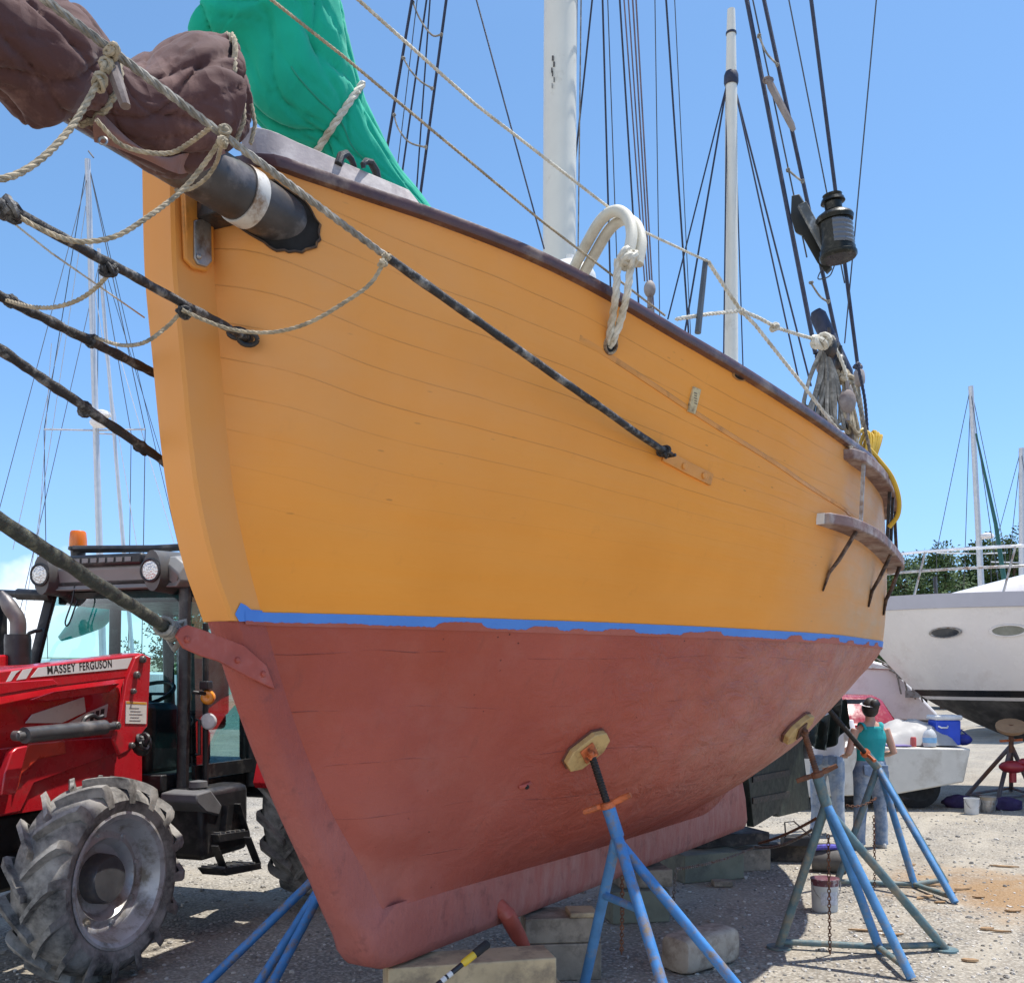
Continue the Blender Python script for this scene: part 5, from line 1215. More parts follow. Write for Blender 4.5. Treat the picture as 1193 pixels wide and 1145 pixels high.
tp('side_panel', .47, [(0, 872), (36, 868), (76, 862), (138, 858), (140, 876), (86, 895), (40, 912), (24, 945), (0, 950), (-60, 960), (-60, 880)], .05, MTR)
tp('side_panel', .50, [(34, 866), (76, 862), (78, 878), (46, 884), (26, 902), (20, 926), (22, 890)], .02, M('panel_orange_red', (.58, .05, .025), .35, coat=.4), bev=.01)
tp('frame_post', .56, [(2, 926), (6, 900), (14, 876), (20, 871), (33, 868), (26, 896), (19, 925)], .05, MTR, bev=.008)
# loader arm with stripe and lettering
YA = .62
arm = tp('loader_arm', YA, [(-130, 800), (0, 781), (100, 768), (163, 760.5), (172, 764), (172, 775), (148, 790), (70, 800), (0, 812), (-130, 836)], .15, MTR, bev=.012)
tp('arm_flange', YA+.012, [(-130, 814), (0, 795), (62, 791), (69, 797), (0, 809), (-130, 832)], .012, MTR, arm, bev=.004)
tp('arm_stripe', YA+.004, [(36, 789), (45, 777.5), (154, 766), (148.5, 778.5)], .003, MDEC, arm, 0)
tp('stripe_chip', YA+.004, [(19.5, 792), (27, 780), (38, 778), (30.5, 790.5)], .003, MDEC, arm, 0)
tp('stripe_chip', YA+.004, [(7.5, 794), (14, 782), (24, 780.3), (19, 784), (13, 793)], .003, MDEC, arm, 0)
tp('arm_shade_rib', YA-.05, [(38, 815), (64, 806), (140, 796), (128, 806), (56, 816)], .03, MTR, arm, bev=.005)
for word, (u0, v0, u1, v1) in (('MASSEY', (55, 785.2, 88, 781.4)), ('FERGUSON', (92.5, 780.9, 130, 776.7))):
    fc = bpy.data.curves.new('lettering', 'FONT'); fc.body = word; fc.size = .070; fc.align_x = 'LEFT'; fc.extrude = .0006; fc.space_character = 1.1; fc.offset = .0007
    fo = bpy.data.objects.new('lettering', fc); COL.objects.link(fo)
    a, b = onT(u0, v0, YA+.0048), onT(u1, v1, YA+.0048); xx = (b-a).normalized(); zz = TN.copy(); yy = zz.cross(xx).normalized(); zz = xx.cross(yy)
    bpy.context.view_layer.update(); k = (b-a).length/(fo.dimensions.x or .4)
    me = bpy.data.meshes.new_from_object(fo.evaluated_get(bpy.context.evaluated_depsgraph_get())); bpy.data.objects.remove(fo); me.transform(Matrix.Translation(a) @ Matrix((xx*k, yy*1.0, zz)).transposed().to_4x4())
    me.materials.clear(); me.materials.append(MTB); fo = bpy.data.objects.new('lettering', me); COL.objects.link(fo); par(fo, arm)
arm2 = MB(); arm2.prism([T(*(lambda p: (p[0], -.47, p[2]))(tl(onT(u, v, YA)))) for u, v in [(-130, 800), (0, 781), (100, 768), (163, 760.5), (172, 775), (148, 790), (0, 812), (-130, 836)]], -TN*.15); arm2.build('loader_arm', MTR, tr, smooth=30, bevel=.012)
# loader tower, pins, sticker, cylinder
tw = tp('loader_tower', .64, [(148, 792), (158, 766), (166, 761), (176, 766), (172, 846), (150, 874), (140, 879), (133, 862), (140, 845)], .03, MTR, bev=.006)
tp('loader_tower', .46, [(148, 792), (158, 766), (166, 761), (176, 766), (172, 846), (150, 874), (140, 879), (133, 862), (140, 845)], .03, MTR, bev=.006)
for u, v, r in ((165, 768, .024), (158, 786, .024), (135, 845, .026), (20, 857, .03), (154, 805, .018), (152, 868, .02)):
    mb = MB(); mb.lathe(onT(u, v, .64), TN, [(-.02, r), (.02, r), (.026, r*.8), (.026, r*.45), (.034, r*.4), (.034, .001)], 14); mb.build('pivot_pin', M('pin_grey', (.12, .115, .11), .5, metal=.5, var=.3), tw, smooth=30)
stk = tp('warning_sticker', .645, [(147, 816.5), (171, 818), (170.5, 843), (146.5, 842.5)], .004, M('sticker_white', (.62, .61, .57), .5, var=.1), tw, 0)
tp('sticker_band', .6465, [(147.5, 817), (170.8, 818.3), (170.8, 820.5), (147.3, 819.3)], .002, M('sticker_amber', (.6, .30, .03), .5), tw, 0)
for k in range(5): tp('sticker_text', .6465, [(151+(k % 2), 824+3.6*k), (162+2*(k % 3), 824.3+3.6*k), (162+2*(k % 3), 825.3+3.6*k), (151+(k % 2), 825+3.6*k)], .002, M('ink_grey', (.25, .25, .26), .7), tw, 0)
mb = MB(); a, b = onT(28, 856.5, .66), onT(124, 846.5, .66); e = (b-a).normalized(); mb.tube([a-e*.05, a, a+e*.001, b-e*.02, b-e*.019, b+e*.06], [.022, .022, .047, .047, .024, .024], 18); cy = mb.build('hydraulic_cylinder', M('cylinder_grey', (.075, .078, .082), .4, metal=.3, var=.15, dirt=(.2, .19, .18), da=.2), tr, smooth=35)
mb = MB(); mb.tube(spline([onT(u, v, .63) for u, v in [(96, 842), (100, 836), (108, 833), (114, 836), (120, 834)]], 5), .014, 7); mb.build('hydraulic_hose', MTB, cy)
mb = MB(); mb.ball(onT(165, 866, .60), (.07, .05, .085), 12, 8); knot(mb, onT(166, 864, .66), .05, 3); mb.build('hose_coupler', MTB, tr)
# cab
Xf, Yh = -1.2, .62
cab_z0, cab_z1 = .95, 2.47
def post(name, pts, w_, mat=MTB): 
    mb = MB()
    for p, q in zip(pts, pts[1:]): mb.beam(p, q, w_, w_, TH)
    return mb.build(name, mat, tr, smooth=30, bevel=.008)
mb = MB(); mb.tube([T(-1.2, -.58, 2.47), T(-1.13, -.60, 2.2), T(-1.02, -.63, 1.75), T(-.98, -.60, 1.35)], [(.035, .045)]*4, 8); mb.build('cab_pillar', MTB, tr)
mb = MB(); mb.tube([T(-1.2, .60, 2.47), T(-1.18, .61, 2.2), T(-1.16, .62, 1.75), T(-1.14, .62, 1.0)], [(.035, .045)]*4, 8); mb.build('cab_pillar', MTB, tr)
for Y in (-.66, .66): mb = MB(); mb.tube([T(-1.95, Y, .95), T(-1.95, Y*.96, 2.47)], [(.04, .05)]*2, 8); mb.build('cab_pillar', MTB, tr)
for Y in (-.6, .6): mb = MB(); mb.tube([T(-2.62, Y, 1.2), T(-2.55, Y*.97, 2.47)], [(.04, .05)]*2, 8); mb.build('cab_pillar', MTB, tr)
tb_('cab_sill', (-1.16, -.62, .90), (-2.0, .64, 1.06), MTB)
tb_('cab_floor', (-1.0, -.55, 1.0), (-2.6, .55, 1.12), MTB)
tb_('dashboard', (-1.05, -.40, 1.1), (-1.42, .40, 1.62), MTB, bev=.05)
mb = MB(); mb.grid([[T(-1.20+.0, -.56, 2.44), T(-1.22, .58, 2.44)], [T(-1.13, -.58, 2.2), T(-1.19, .59, 2.2)], [T(-1.02, -.6, 1.75), T(-1.17, .6, 1.75)], [T(-.99, -.58, 1.3), T(-1.15, .6, 1.3)]]); mb.build('windshield', MGL, tr, smooth=60)
mb = MB(); mb.grid([[T(-1.24, .63, 2.42), T(-1.9, .65, 2.42)], [T(-1.2, .645, 1.1), T(-1.9, .67, 1.1)]]); dr = mb.build('door_glass', MGL, tr)
mb = MB(); mb.tube([T(-1.24, .66, 1.5), T(-1.24, .69, 1.5), T(-1.24, .69, 1.25), T(-1.24, .66, 1.25)], .012, 6); mb.build('door_handle', MTB, dr)
mb = MB(); mb.grid([[T(-2.6, -.55, 2.40), T(-2.6, .55, 2.40)], [T(-2.66, -.55, 1.35), T(-2.66, .55, 1.35)]]); mb.build('rear_glass', MGL, tr)
# seat, wheel, mirror, wiper
mb = MB(); mb.box(T(-2.05, -.02, 1.45), (.45, .5, .14), (TH, TN, UP)); mb.box(T(-2.28, -.02, 1.80), (.13, .46, .62), (TH, TN, UP)); mb.box(T(-2.05, -.02, 1.24), (.3, .3, .28), (TH, TN, UP)); mb.build('seat', MTB, tr, bevel=.04, segs=3)
mb = MB(); c = T(-1.58, -.02, 1.68); dx_ = (TH*.5+UP).normalized(); x, y, _ = frame(dx_); mb.tube([c+x*(.2*math.cos(t))+y*(.2*math.sin(t)) for t in [6.2832*i/24 for i in range(25)]], .016, 8); mb.tube([c-x*.2, c+x*.2], .013, 6); mb.tube([c, c-dx_*.3+TH*.12], .03, 8); mb.build('steering_wheel', MTB, tr)
mb = MB(); mb.box(onX(93, 696, -1.28), (.03, .085, .13), (TH, TN, UP)); mb.tube([onX(93, 690, -1.28), onX(97, 678, -1.26)], .008, 6); mb.build('rear_view_mirror', MTB, tr, bevel=.012)
mb = MB(); mb.tube(spline([onX(87, 682, -1.10), onX(84, 700, -1.07), onX(76, 724, -1.02), onX(80, 727, -1.02), onX(90, 700, -1.08)], 5), .006, 5); mb.build('wiper', MTB, tr)
# roof, lamps, beacon
def roof():
    mb = MB(); rows = []
    for X, z0, z1, hw in ((-1.10, 2.47, 2.52, .60), (-1.08, 2.45, 2.60, .64), (-1.13, 2.45, 2.67, .66), (-1.4, 2.46, 2.72, .68), (-2.2, 2.46, 2.73, .69), (-2.7, 2.46, 2.68, .67), (-2.74, 2.48, 2.58, .63)):
        sec = [(hw-.03, z0), (hw, z0+.04), (hw-.01, z1-.06), (hw-.09, z1), (-hw+.09, z1), (-hw+.01, z1-.06), (-hw, z0+.04), (-hw+.03, z0)]; rows.append([T(X, Y, Z) for Y, Z in sec])
    mb.grid(rows, True); mb.f.append(tuple(range(7, -1, -1))); o = 48; mb.f.append(tuple(range(o, o+8)))
    return mb.build('cab_roof', MTG, tr, smooth=35, bevel=.01)
rf = roof()
for Y in (-.50, .47):
    mb = MB(); mb.tube([T(-1.30, Y, 2.565), T(-1.0, Y, 2.56)], [(.085, .16), (.075, .145)], 18); pod = mb.build('lamp_pod', M('pod_grey', (.09, .088, .085), .5), rf, smooth=40)
    mb = MB(); mb.lathe(T(-1.0, Y-.01, 2.56), TH, [(0, .085), (.012, .085), (.016, .075), (.010, .066)], 22); mb.build('lamp_ring', MTB, rf)
    g = G('lamp_glass'); g.col((.62, .62, .60)); g.p('Roughness', .18); g.p('Metallic', .5); g.bump(g.voro(60), .5, .01)
    mb = MB(); mb.lathe(T(-1.0, Y-.01, 2.56), TH, [(.010, .066), (.016, .04), (.018, .001)], 22); mb.build('work_lamp', g.m, rf, smooth=60)
tb_('roof_visor', (-1.05, -.34, 2.615), (-1.5, .34, 2.70), MTB, rf, .02)
mb = MB(); mb.tube([T(-1.15, -.35, 2.76), T(-1.5, .1, 2.79), T(-1.55, .55, 2.80), T(-1.6, .68, 2.78)], .028, 8); mb.build('roof_bar', MTB, rf)
for k in range(7): 
    mb = MB(); Y = -.22+.075*k; mb.box(T(-1.047, Y, 2.655), (.012, .05, .032), (TH, TN, UP)); mb.build('roof_vent', MTG, rf)
bc = onX(91, 645, -1.3); mb = MB(); mb.lathe(bc, UP, [(-.06, .05), (.02, .055), (.03, .072), (.05, .07)], 20); be = mb.build('beacon_base', MTB, rf)
g = G('amber_lens'); g.col((.80, .20, .01)); g.p('Roughness', .25); g.p('Transmission Weight', .25); g.p('Subsurface Weight', .2)
mb = MB(); mb.lathe(bc, UP, [(.045, .066), (.10, .064), (.16, .058), (.172, .05), (.175, .001)], 20); mb.build('beacon_lens', g.m, be)
# exhaust, air stack, mirror arm, grab handle
mb = MB(); c = T(-.75, -.47, 1.75); mb.lathe(c, UP, [(0, .001), (0, .085), (.32, .09), (.36, .085), (.36, .05)], 20); ex = mb.build('exhaust', MTB, tr)
mb = MB(); mb.tube(spline([c+UP*.34, c+UP*.46, c+UP*.54+TN*(-.04)+TH*.02, c+UP*.66-TN*.12+TH*.03], 5), [.055]*12+[.05, .045, .03, .02], 14); mb.build('exhaust_tip', M('tip_grey', (.15, .135, .13), .5, metal=.5, var=.3), ex)
mb = MB(); mb.tube([onX(-20, 690, -1.1), onX(20, 692, -1.1), onX(21, 692, -1.1), onX(60, 694, -1.12)], [.03, .03, .045, .04], 10); mb.box(onX(-8, 735, -1.1), (.08, .2, .42), (TH, TN, UP)); mb.build('mirror_arm', MTB, tr, bevel=.01)
mb = MB(); mb.tube(spline([onX(31, 772, -.95), onX(32, 742, -.95), onX(38, 736, -.95), onX(50, 733, -.98)], 5), .014, 8); mb.build('grab_rail', MTB, tr)
# left side: lamps on the post, tank, steps, fender
mb = MB(); mb.box(onT(240, 798, .74), (.07, .07, .06), (TH, TN, UP)); mb.tube([onT(224, 806, .68), onT(240, 808, .74)], .015, 6); mb.build('lamp_bracket', MTB, tr, bevel=.012)
g = G('indicator_amber'); g.col((.80, .27, .01)); g.p('Roughness', .2)
mb = MB(); mb.lathe(onT(242, 812, .74), (TH+TN*.4), [(-.03, .001), (-.03, .05), (0, .055), (.02, .045), (.025, .03), (.015, .001)], 20); mb.build('turn_indicator', g.m, tr)
mb = MB(); mb.lathe(onT(243, 840, .74), (TH+TN*.3), [(-.06, .02), (-.02, .055), (0, .06), (.01, .05), (.014, .001)], 20); mb.build('work_lamp', M('lamp_white', (.6, .6, .6), .2), tr)
mb = MB(); mb.tube([T(-1.30, .70, 1.0), T(-1.30, .70, 2.2)], .022, 8); mb.build('side_rail', MTB, tr)
tk = tb_('fuel_tank', (-1.05, .42, .52), (-1.62, .86, 1.02), MTB, bev=.05)
mb = MB(); mb.prism([onT(u, v, .88) for u, v in [(230, 925), (246, 920), (259, 938), (256, 950), (240, 946), (229, 935)]], -TN*.3); mb.build('tank_shoulder', M('dusty_black', (.12, .12, .125), .7, var=.2), tk, bevel=.012)
mb = MB(); mb.lathe(onT(231, 918, .75), UP, [(-.05, .05), (.0, .052), (.01, .065), (.05, .062), (.06, .001)], 14); mb.build('filler_cap', M('dusty_black', (.12, .12, .125), .7), tk)
for (a, b, c, d, Y) in (((255, 932), (278, 930), (280, 937), (256, 940), .80), ((254, 972), (291, 967), (292, 975), (256, 981), .92), ((258, 1012), (304, 1005), (305, 1012), (264, 1020), 1.02)):
    mb = MB(); p = [onT(*q, Y) for q in (a, b, c, d)]; mb.prism(p, -TN*.20); st_ = mb.build('step', MTB, tr, bevel=.004)
    for k in range(6): mb = MB(); q = p[0].lerp(p[1], .1+.15*k); mb.box(q+UP*.006-TN*.1, (.014, .19, .012), ((p[1]-p[0]).normalized(), TN, UP)); mb.build('step_tread', MTG, st_)
for Y_, (q0, q1) in ((.98, ((250, 985), (262, 1015))), (.98, ((288, 975), (300, 1006))), (.88, ((262, 938), (258, 972))), (.88, ((276, 936), (286, 968)))): mb = MB(); mb.beam(onT(*q0, Y_), onT(*q1, Y_), .012, .06, TN); mb.build('step_hanger', MTB, tr)
def fender():
    mb = MB(); rows = []
    for i in range(15):
        t = math.radians(14+130*i/14); r = .90
        x_, z_ = -2.48+r*math.cos(t), .80+r*math.sin(t)
        rows.append([T(x_, .90, z_), T(x_, 1.12, z_), T(x_+.02*math.cos(t), 1.16, z_-.03), T(x_-.03*math.cos(t), 1.10, z_-.04), T(x_-.03*math.cos(t), .90, z_-.04)])
    mb.grid(rows, True); mb.f.append((4, 3, 2, 1, 0)); o = 14*5; mb.f.append((o, o+1, o+2, o+3, o+4))
    return mb.build('rear_fender', MTR, tr, smooth=40)
fender()
mb = MB(); mb.box(T(-2.3, .66, 1.10), (.62, .24, .5), (TH, TN, UP)); mb.build('fender_skirt', MTB, tr, bevel=.04)
tb_('headliner', (-1.24, -.57, 2.36), (-2.55, .57, 2.455), MTB)
tb_('rear_console', (-2.3, .30, 1.1), (-2.6, .58, 1.75), MTB, bev=.05)
mb = MB(); mb.beam(T(-1.22, .655, 1.12), T(-1.94, .68, 1.12), .10, .03, TN); mb.build('door_frame', MTB, tr); mb = MB(); mb.beam(T(-1.22, .64, 2.42), T(-1.94, .66, 2.42), .06, .03, TN); mb.build('door_frame', MTB, tr)
mb = MB(); mb.prism([T(-1.98, .64, .96), T(-2.6, .62, .96), T(-2.6, .62, 1.45), T(-1.98, .64, 1.30)], -TN*.05); mb.build('rear_side_panel', MTB, tr)
mb = MB(); mb.grid([[T(-1.98, .655, 1.3), T(-2.58, .62, 1.45)], [T(-1.98, .645, 2.42), T(-2.55, .60, 2.42)]]); mb.build('rear_side_glass', glassm('smoked_glass', (.10, .16, .17)), tr)
# ------------------------------------------------------------------ the yard behind
MGEL = M('white_gelcoat', (.75, .715, .70), .25, var=.04, vs=1.5, dirt=(.60, .55, .52), da=.14, ds=1.5, bump=.02)
MALU = M('mast_alu', (.52, .53, .55), .4, metal=.3, var=.08)
MWIN = M('dark_window', (.015, .02, .028), .12, var=.1, bump=0)
# white motor boat on the right, bow to the left
def motorboat():
    D2 = V((.93, -.367, 0)).normalized(); P2 = V((D2.y, -D2.x, 0)); O2 = at(972, 690, 16.2); O2.z = 0
    def b2(s, w_, z): return O2+D2*s+P2*w_+UP*z
    t = thing('motor_yacht', b2(4, 0, 0), 'big white motor yacht with dark bottom and oval portholes on stands at the right', 'motor yacht')
    zd = lambda s: 3.08-.03*s+.002*s*s
    st = lambda z: pchip([.62, .85, 1.15, 1.5, 2.0, 2.9, 3.3], [3.6, 2.7, 2.0, 1.35, .85, .18, 0])(z)
    beam = lambda s, q: 2.0*(1-math.exp(-max(0, s)*q))
    def sec(s, z):
        k = max(0, s-st(z)); f = min(1, max(0, (z-.62)/(3.2-.62)))
        full = pchip([0, .22, .36, .46, 1], [.10, .58, .80, .84, 1.0])(f)
        return 2.05*full*(1-math.exp(-k*(.75+.25*f)))
    def sheet(name, z0, z1, n, mat, off=0, par_=t):
        mb = MB()
        for sd in (1, -1):
            rows = []
            for i in range(46):
                q = (i/45)**1.5; row = []
                for j in range(n+1):
                    za, zb = (z0(0) if callable(z0) else z0), (z1(0) if callable(z1) else z1)
                    z = za+(zb-za)*j/n
                    for _ in range(2): s = st(z)+(10.5-st(z))*q; za, zb = (z0(s) if callable(z0) else z0), (z1(s) if callable(z1) else z1); z = za+(zb-za)*j/n
                    row.append(b2(s, sd*(sec(s, z)+off), z))
                rows.append(row)
            mb.grid(rows, flip=sd < 0)
        return mb.build(name, mat, par_, smooth=50)
    h = sheet('hull', 1.62, lambda s: zd(s)-.22, 12, MGEL)
    sheet('boot_stripe', 1.52, 1.62, 2, M('boot_black', (.012, .012, .014), .35), .004)
    sheet('thin_stripe', 1.47, 1.52, 1, MGEL, .004)
    sheet('bottom', .62, 1.47, 10, M('bottom_black', (.045, .042, .040), .7, var=.3, vs=3, dirt=(.13, .12, .11), da=.35, ds=2))
    sheet('rub_rail', lambda s: zd(s)-.22, lambda s: zd(s)-.02, 2, M('rail_blue_grey', (.46, .47, .55), .4, var=.03), .03)
    mb = MB(); rows = []
    for i in range(30):
        s = 10.5*(i/29)**1.3; a = sec(s, zd(s)-.03)+.03; rows.append([b2(s, a*(k/4-1), zd(s)-.02) for k in range(9)])
    mb.grid(rows); mb.build('deck', MGEL, t)
    mb = MB(); rows = []  # cabin top sweeping up aft
    for i in range(26):
        s = 1.5+9*i/25; q = min(1, (s-1.5)/5.5); hh = 1.0*abs(math.sin(q*1.57))**.9; a = min(1.45, max(.02, sec(s, zd(s)-.1)-.32))
        rows.append([b2(s, a*math.cos(x), zd(s)-.03+hh*max(0, math.sin(x))**.6) for x in [3.1416*j/14 for j in range(15)]])
    mb.grid(rows); mb.build('cabin_top', MGEL, t, smooth=60)
    for s, dark in ((1.62, 1), (2.42, 0), (3.9, 1)):
        z = 2.47; c = b2(s, sec(s, z)+.004, z); x = (b2(s+.1, sec(s+.1, z), z)-b2(s-.1, sec(s-.1, z), z)).normalized(); u_ = (b2(s, sec(s, z+.1), z+.1)-b2(s, sec(s, z-.1), z-.1)).normalized(); n = x.cross(u_); n = n if n.y < 0 else -n
        mb = MB(); rows = [[c+n*o+x*(.235*k*math.cos(t_))+u_*(.085*k*math.sin(t_)) for t_ in [6.2832*j/28 for j in range(28)]] for k, o in ((1.08, 0), (1.06, .015), (.92, .015), (.88, .004))]; mb.grid(rows, True); ph = mb.build('porthole', MSTEEL if dark else MGEL, t, smooth=40)
        mb = MB(); mb.v = [c+n*.006+x*(.215*math.cos(t_))+u_*(.077*math.sin(t_)) for t_ in [6.2832*j/28 for j in range(28)]]; mb.f = [tuple(range(28))]; mb.build('porthole_glass', MWIN if dark else M('porthole_grey', (.22, .23, .20), .2), ph, smooth=0)
    for kk, hgt, r in ((0, .62, .022), (1, .34, .02)):
        mb = MB(); pts = []
        for i in range(30):
            s = .15+8*i/29; a = max(.05, sec(s, zd(s)-.1)-.10); pts.append(b2(s, a, zd(s)+hgt*(.9 if i == 0 else 1)))
        mb.tube(pts, r, 7); mb.tube([b2(.15, -.05, zd(0)+hgt*.9), b2(.15, .1, zd(0)+hgt*.9)], r, 6); mb.build('bow_rail', MSTEEL if kk else M('rail_bright', (.62, .63, .65), .25, metal=.7), t)
    for s in (.3, 1.35, 2.5, 3.8, 5.2):
        a = max(.05, sec(s, zd(s)-.1)-.10); mb = MB(); mb.tube([b2(s-.15, a-.02, zd(s)-.02), b2(s, a, zd(s)+.62)], .016, 6); mb.build('rail_post', MSTEEL, t)
    mb = MB(); mb.tube(spline([at(*q) for q in [(1089, 672, 15.0), (1090, 700, 14.9), (1086, 720, 14.7), (1076, 728, 14.7), (1071, 716, 14.8), (1078, 708, 15.0)]], 6), .025, 7); mb.build('dock_line', MIRON, t)
    mb = MB(); mb.lathe(b2(2.9, sec(2.9, 1.2), 1.15), (P2*.6-UP*.3), [(-.05, .17), (.03, .17), (.03, .13), (-.02, .12), (-.02, .001)], 18); mb.build('thruster_tunnel', M('tunnel_grey', (.16, .15, .14), .7), t)
    return b2, sec
b2, sec2 = motorboat()
def simple_stand(label, apex, feet, r, mat, pad=None):
    c = sum(feet, V((0, 0, 0)))/len(feet); t = thing('boat_stand', c, label, 'boat stand', 'boat stands')
    for f in feet: mb = MB(); mb.tube([apex, f], r, 8); mb.build('leg', mat, t)
    for a, b in zip(feet, feet[1:]+feet[:1]): mb = MB(); mb.tube([apex.lerp(a, .93), apex.lerp(b, .93)], r*.7, 6); mb.build('base_rail', mat, t)
    mb = MB(); mb.tube([apex-UP*.1, apex+UP*.3], r*1.1, 8); mb.build('jack_screw', MRUST, t)
    mb = MB(); mb.tube([apex+UP*.06-V((.16, 0, 0)), apex+UP*.07, apex+UP*.08+V((.16, 0, 0))], r*.6, 6); mb.build('jack_handle', MORANGE, t)
    mb = MB(); mb.lathe(apex+UP*.24, V((-.2, -.5, 1)), [(0, .001), (0, .20), (.05, .21), (.055, .001)], 16); mb.build('timber_pad', M('pad_round', (.33, .20, .11), .7), t)
simple_stand('rusty blue-topped stand under the white motor yacht, behind the paint cans', at(1178, 868, 14.2), [gnd(1124, 929), gnd(1162, 934), gnd(1206, 930), gnd(1178, 921)], .032, M('stand_rust_blue', (.13, .12, .14), .6, var=.4, dirt=(.20, .09, .05), da=.5))
mb = MB(); c = at(1180, 893, 14); mb.ball(c, (.2, .14, .09), 12, 7); mb.ball(c+V((.16, -.05, .06)), (.12, .1, .07), 10, 6); mb.tube([c, c-UP*.22], .05, 8)
tag(mb.build('winch', M('winch_red', (.32, .02, .03), .4)), 'small dark red winch hung on the rusty stand under the motor yacht', 'winch')
for (u, v, lb, r) in ((1132, 948, 'plain white paint can left of its pair by the rusty stand', .095), (1151, 946, 'silver paint can with red smears, right of the white one', .10)):
    bq = bucket(lb, gnd(u, v), r, .21, M('can_white', (.55, .55, .54), .4) if u < 1140 else MSTEEL, None, 'paint can', M('lid_brown', (.33, .27, .20), .5) if u > 1140 else None, 'paint cans')
for (u, v, lb) in ((1116, 940, 'dark purple bundle left of the paint cans'), (1172, 943, 'dark purple bundle right of the paint cans')):
    c = gnd(u, v); mb = MB(); mb.ball(c+UP*.07, (.22, .14, .10), 16, 9, .25); tag(mb.build('cloth_bundle', M('purple_cloth', (.03, .016, .07), .85, var=.4, bump=.6, bs=20)), lb, 'cloth')
# flat white skiff on a trailer with work things on top
ys = 13.4
sk = thing('trailer_skiff', at(1040, 936, ys+.6), 'flat white skiff used as a work bench, resting on a trailer behind the two people', 'skiff')
mb = MB(); f0 = [at(905, 868, ys), at(1131, 872, ys), at(1123, 911, ys), at(1045, 925, ys), at(905, 930, ys)]; mb.prism(f0, V((.25, 1.6, 0))); mb.build('hull', M('skiff_white', (.60, .57, .51), .5, var=.06, dirt=(.42, .38, .32), da=.3, ds=2), sk, smooth=30, bevel=.02)
for u in (1068, 945):
    c = at(u, 915, ys+.35); c.z = .30; mb = MB(); mb.lathe(c-V((0, .1, 0)), V((0, 1, 0)), [(0, .001), (0, .18), (-.01, .2), (.02, .30), (.18, .30), (.2, .2), (.2, .001)], 28); mb.build('wheel', M('tyre_black', (.015, .015, .016), .8), sk)
mb = MB(); mb.tube([at(910, 932, ys+.3), at(1060, 930, ys+.3)], .06, 8); mb.build('trailer_beam', MIRON, sk)
zt = HC+(HV-870)/F*ys
def topobj(u, dy=.5): p = at(u, 870, ys+dy); p.x = (u-CX)/F*(ys+dy); p.z = zt; return p
# crumpled tarpaulin
mb = MB(); rows = []; c0 = topobj(1050, .7)
for i in range(19):
    row = []
    for j in range(13):
        x = -.62+1.24*i/18; y = -.5+1.0*j/12; e = max(0, 1-(x/.62)**2)*max(0, 1-(y/.5)**2); z = (.42*e**.6*(.55+.45*(x+.6)))*(1+.35*mnoise.noise(V((x*5, y*5, 1))))+.02*mnoise.noise(V((x*14, y*14, 0)))
        row.append(c0+V((x, y, max(.006, z))))
    rows.append(row)
mb.grid(rows); tag(mb.build('tarpaulin', M('tarp_grey_white', (.36, .345, .33), .6, var=.15, vs=4, bump=.4, bs=15)), 'crumpled pale tarpaulin heaped on the white skiff', 'tarpaulin')
cl = thing('cool_box', topobj(1100, .45), 'blue cool box with white lid on the skiff', 'cool box'); c = topobj(1100, .45)
mb = MB(); mb.prism([c+V((x, y, 0)) for x, y in ((-.17, -.15), (.17, -.15), (.17, .15), (-.17, .15))], UP*.35); mb.build('box_body', M('cooler_blue', (.012, .06, .50), .4), cl, bevel=.02)
mb = MB(); mb.box(c+UP*.385, (.38, .34, .07)); mb.build('lid', M('cooler_lid', (.66, .66, .66), .4), cl, bevel=.025)
mb = MB(); mb.tube([c+V((-.15, -.16, .27)), c+V((-.12, -.19, .25)), c+V((-.04, -.19, .25)), c+V((-.02, -.16, .27))], .012, 6); mb.build('handle', M('cooler_lid', (.66, .66, .66), .4), cl)
c = topobj(1083, .15); jg = thing('water_jug', c, 'translucent plastic jug with pale blue label in front of the cool box', 'jug')
g = G('jug_plastic'); g.col((.68, .70, .72)); g.p('Roughness', .35); g.p('Transmission Weight', .3)
mb = MB(); mb.lathe(c, UP, [(0, .001), (0, .085), (.15, .09), (.2, .07), (.24, .03), (.27, .03), (.27, .001)], 20); mb.build('jug_body', g.m, jg)
mb = MB(); mb.lathe(c, UP, [(.05, .0905), (.12, .092)], 20); mb.build('jug_label', M('label_blue', (.22, .45, .70), .5), jg)
c = topobj(1122, .4); mb = MB(); mb.ball(c+UP*.075, (.12, .1, .075), 14, 8, .15); mb.tube([c+V((-.1, 0, .1)), c+V((-.02, 0, .21)), c+V((.08, 0, .12))], .01, 6); tag(mb.build('bag', M('bag_blue', (.01, .02, .22), .6, var=.3)), 'small dark blue bag at the right end of the skiff', 'bag')
c = topobj(1064, .12); mb = MB(); mb.lathe(c, UP, [(0, .001), (0, .04), (.11, .04), (.13, .03), (.13, .001)], 14); tag(mb.build('tin', M('tin_red', (.5, .08, .07), .4)), 'small red tin standing before the tarpaulin', 'tin')
c = topobj(1046, .12); mb = MB(); mb.box(c+UP*.012, (.3, .2, .022)); tag(mb.build('tray', M('tray_purple', (.16, .12, .30), .6), None, bevel=.006), 'flat purple-grey tray beside the woman on the skiff', 'tray')
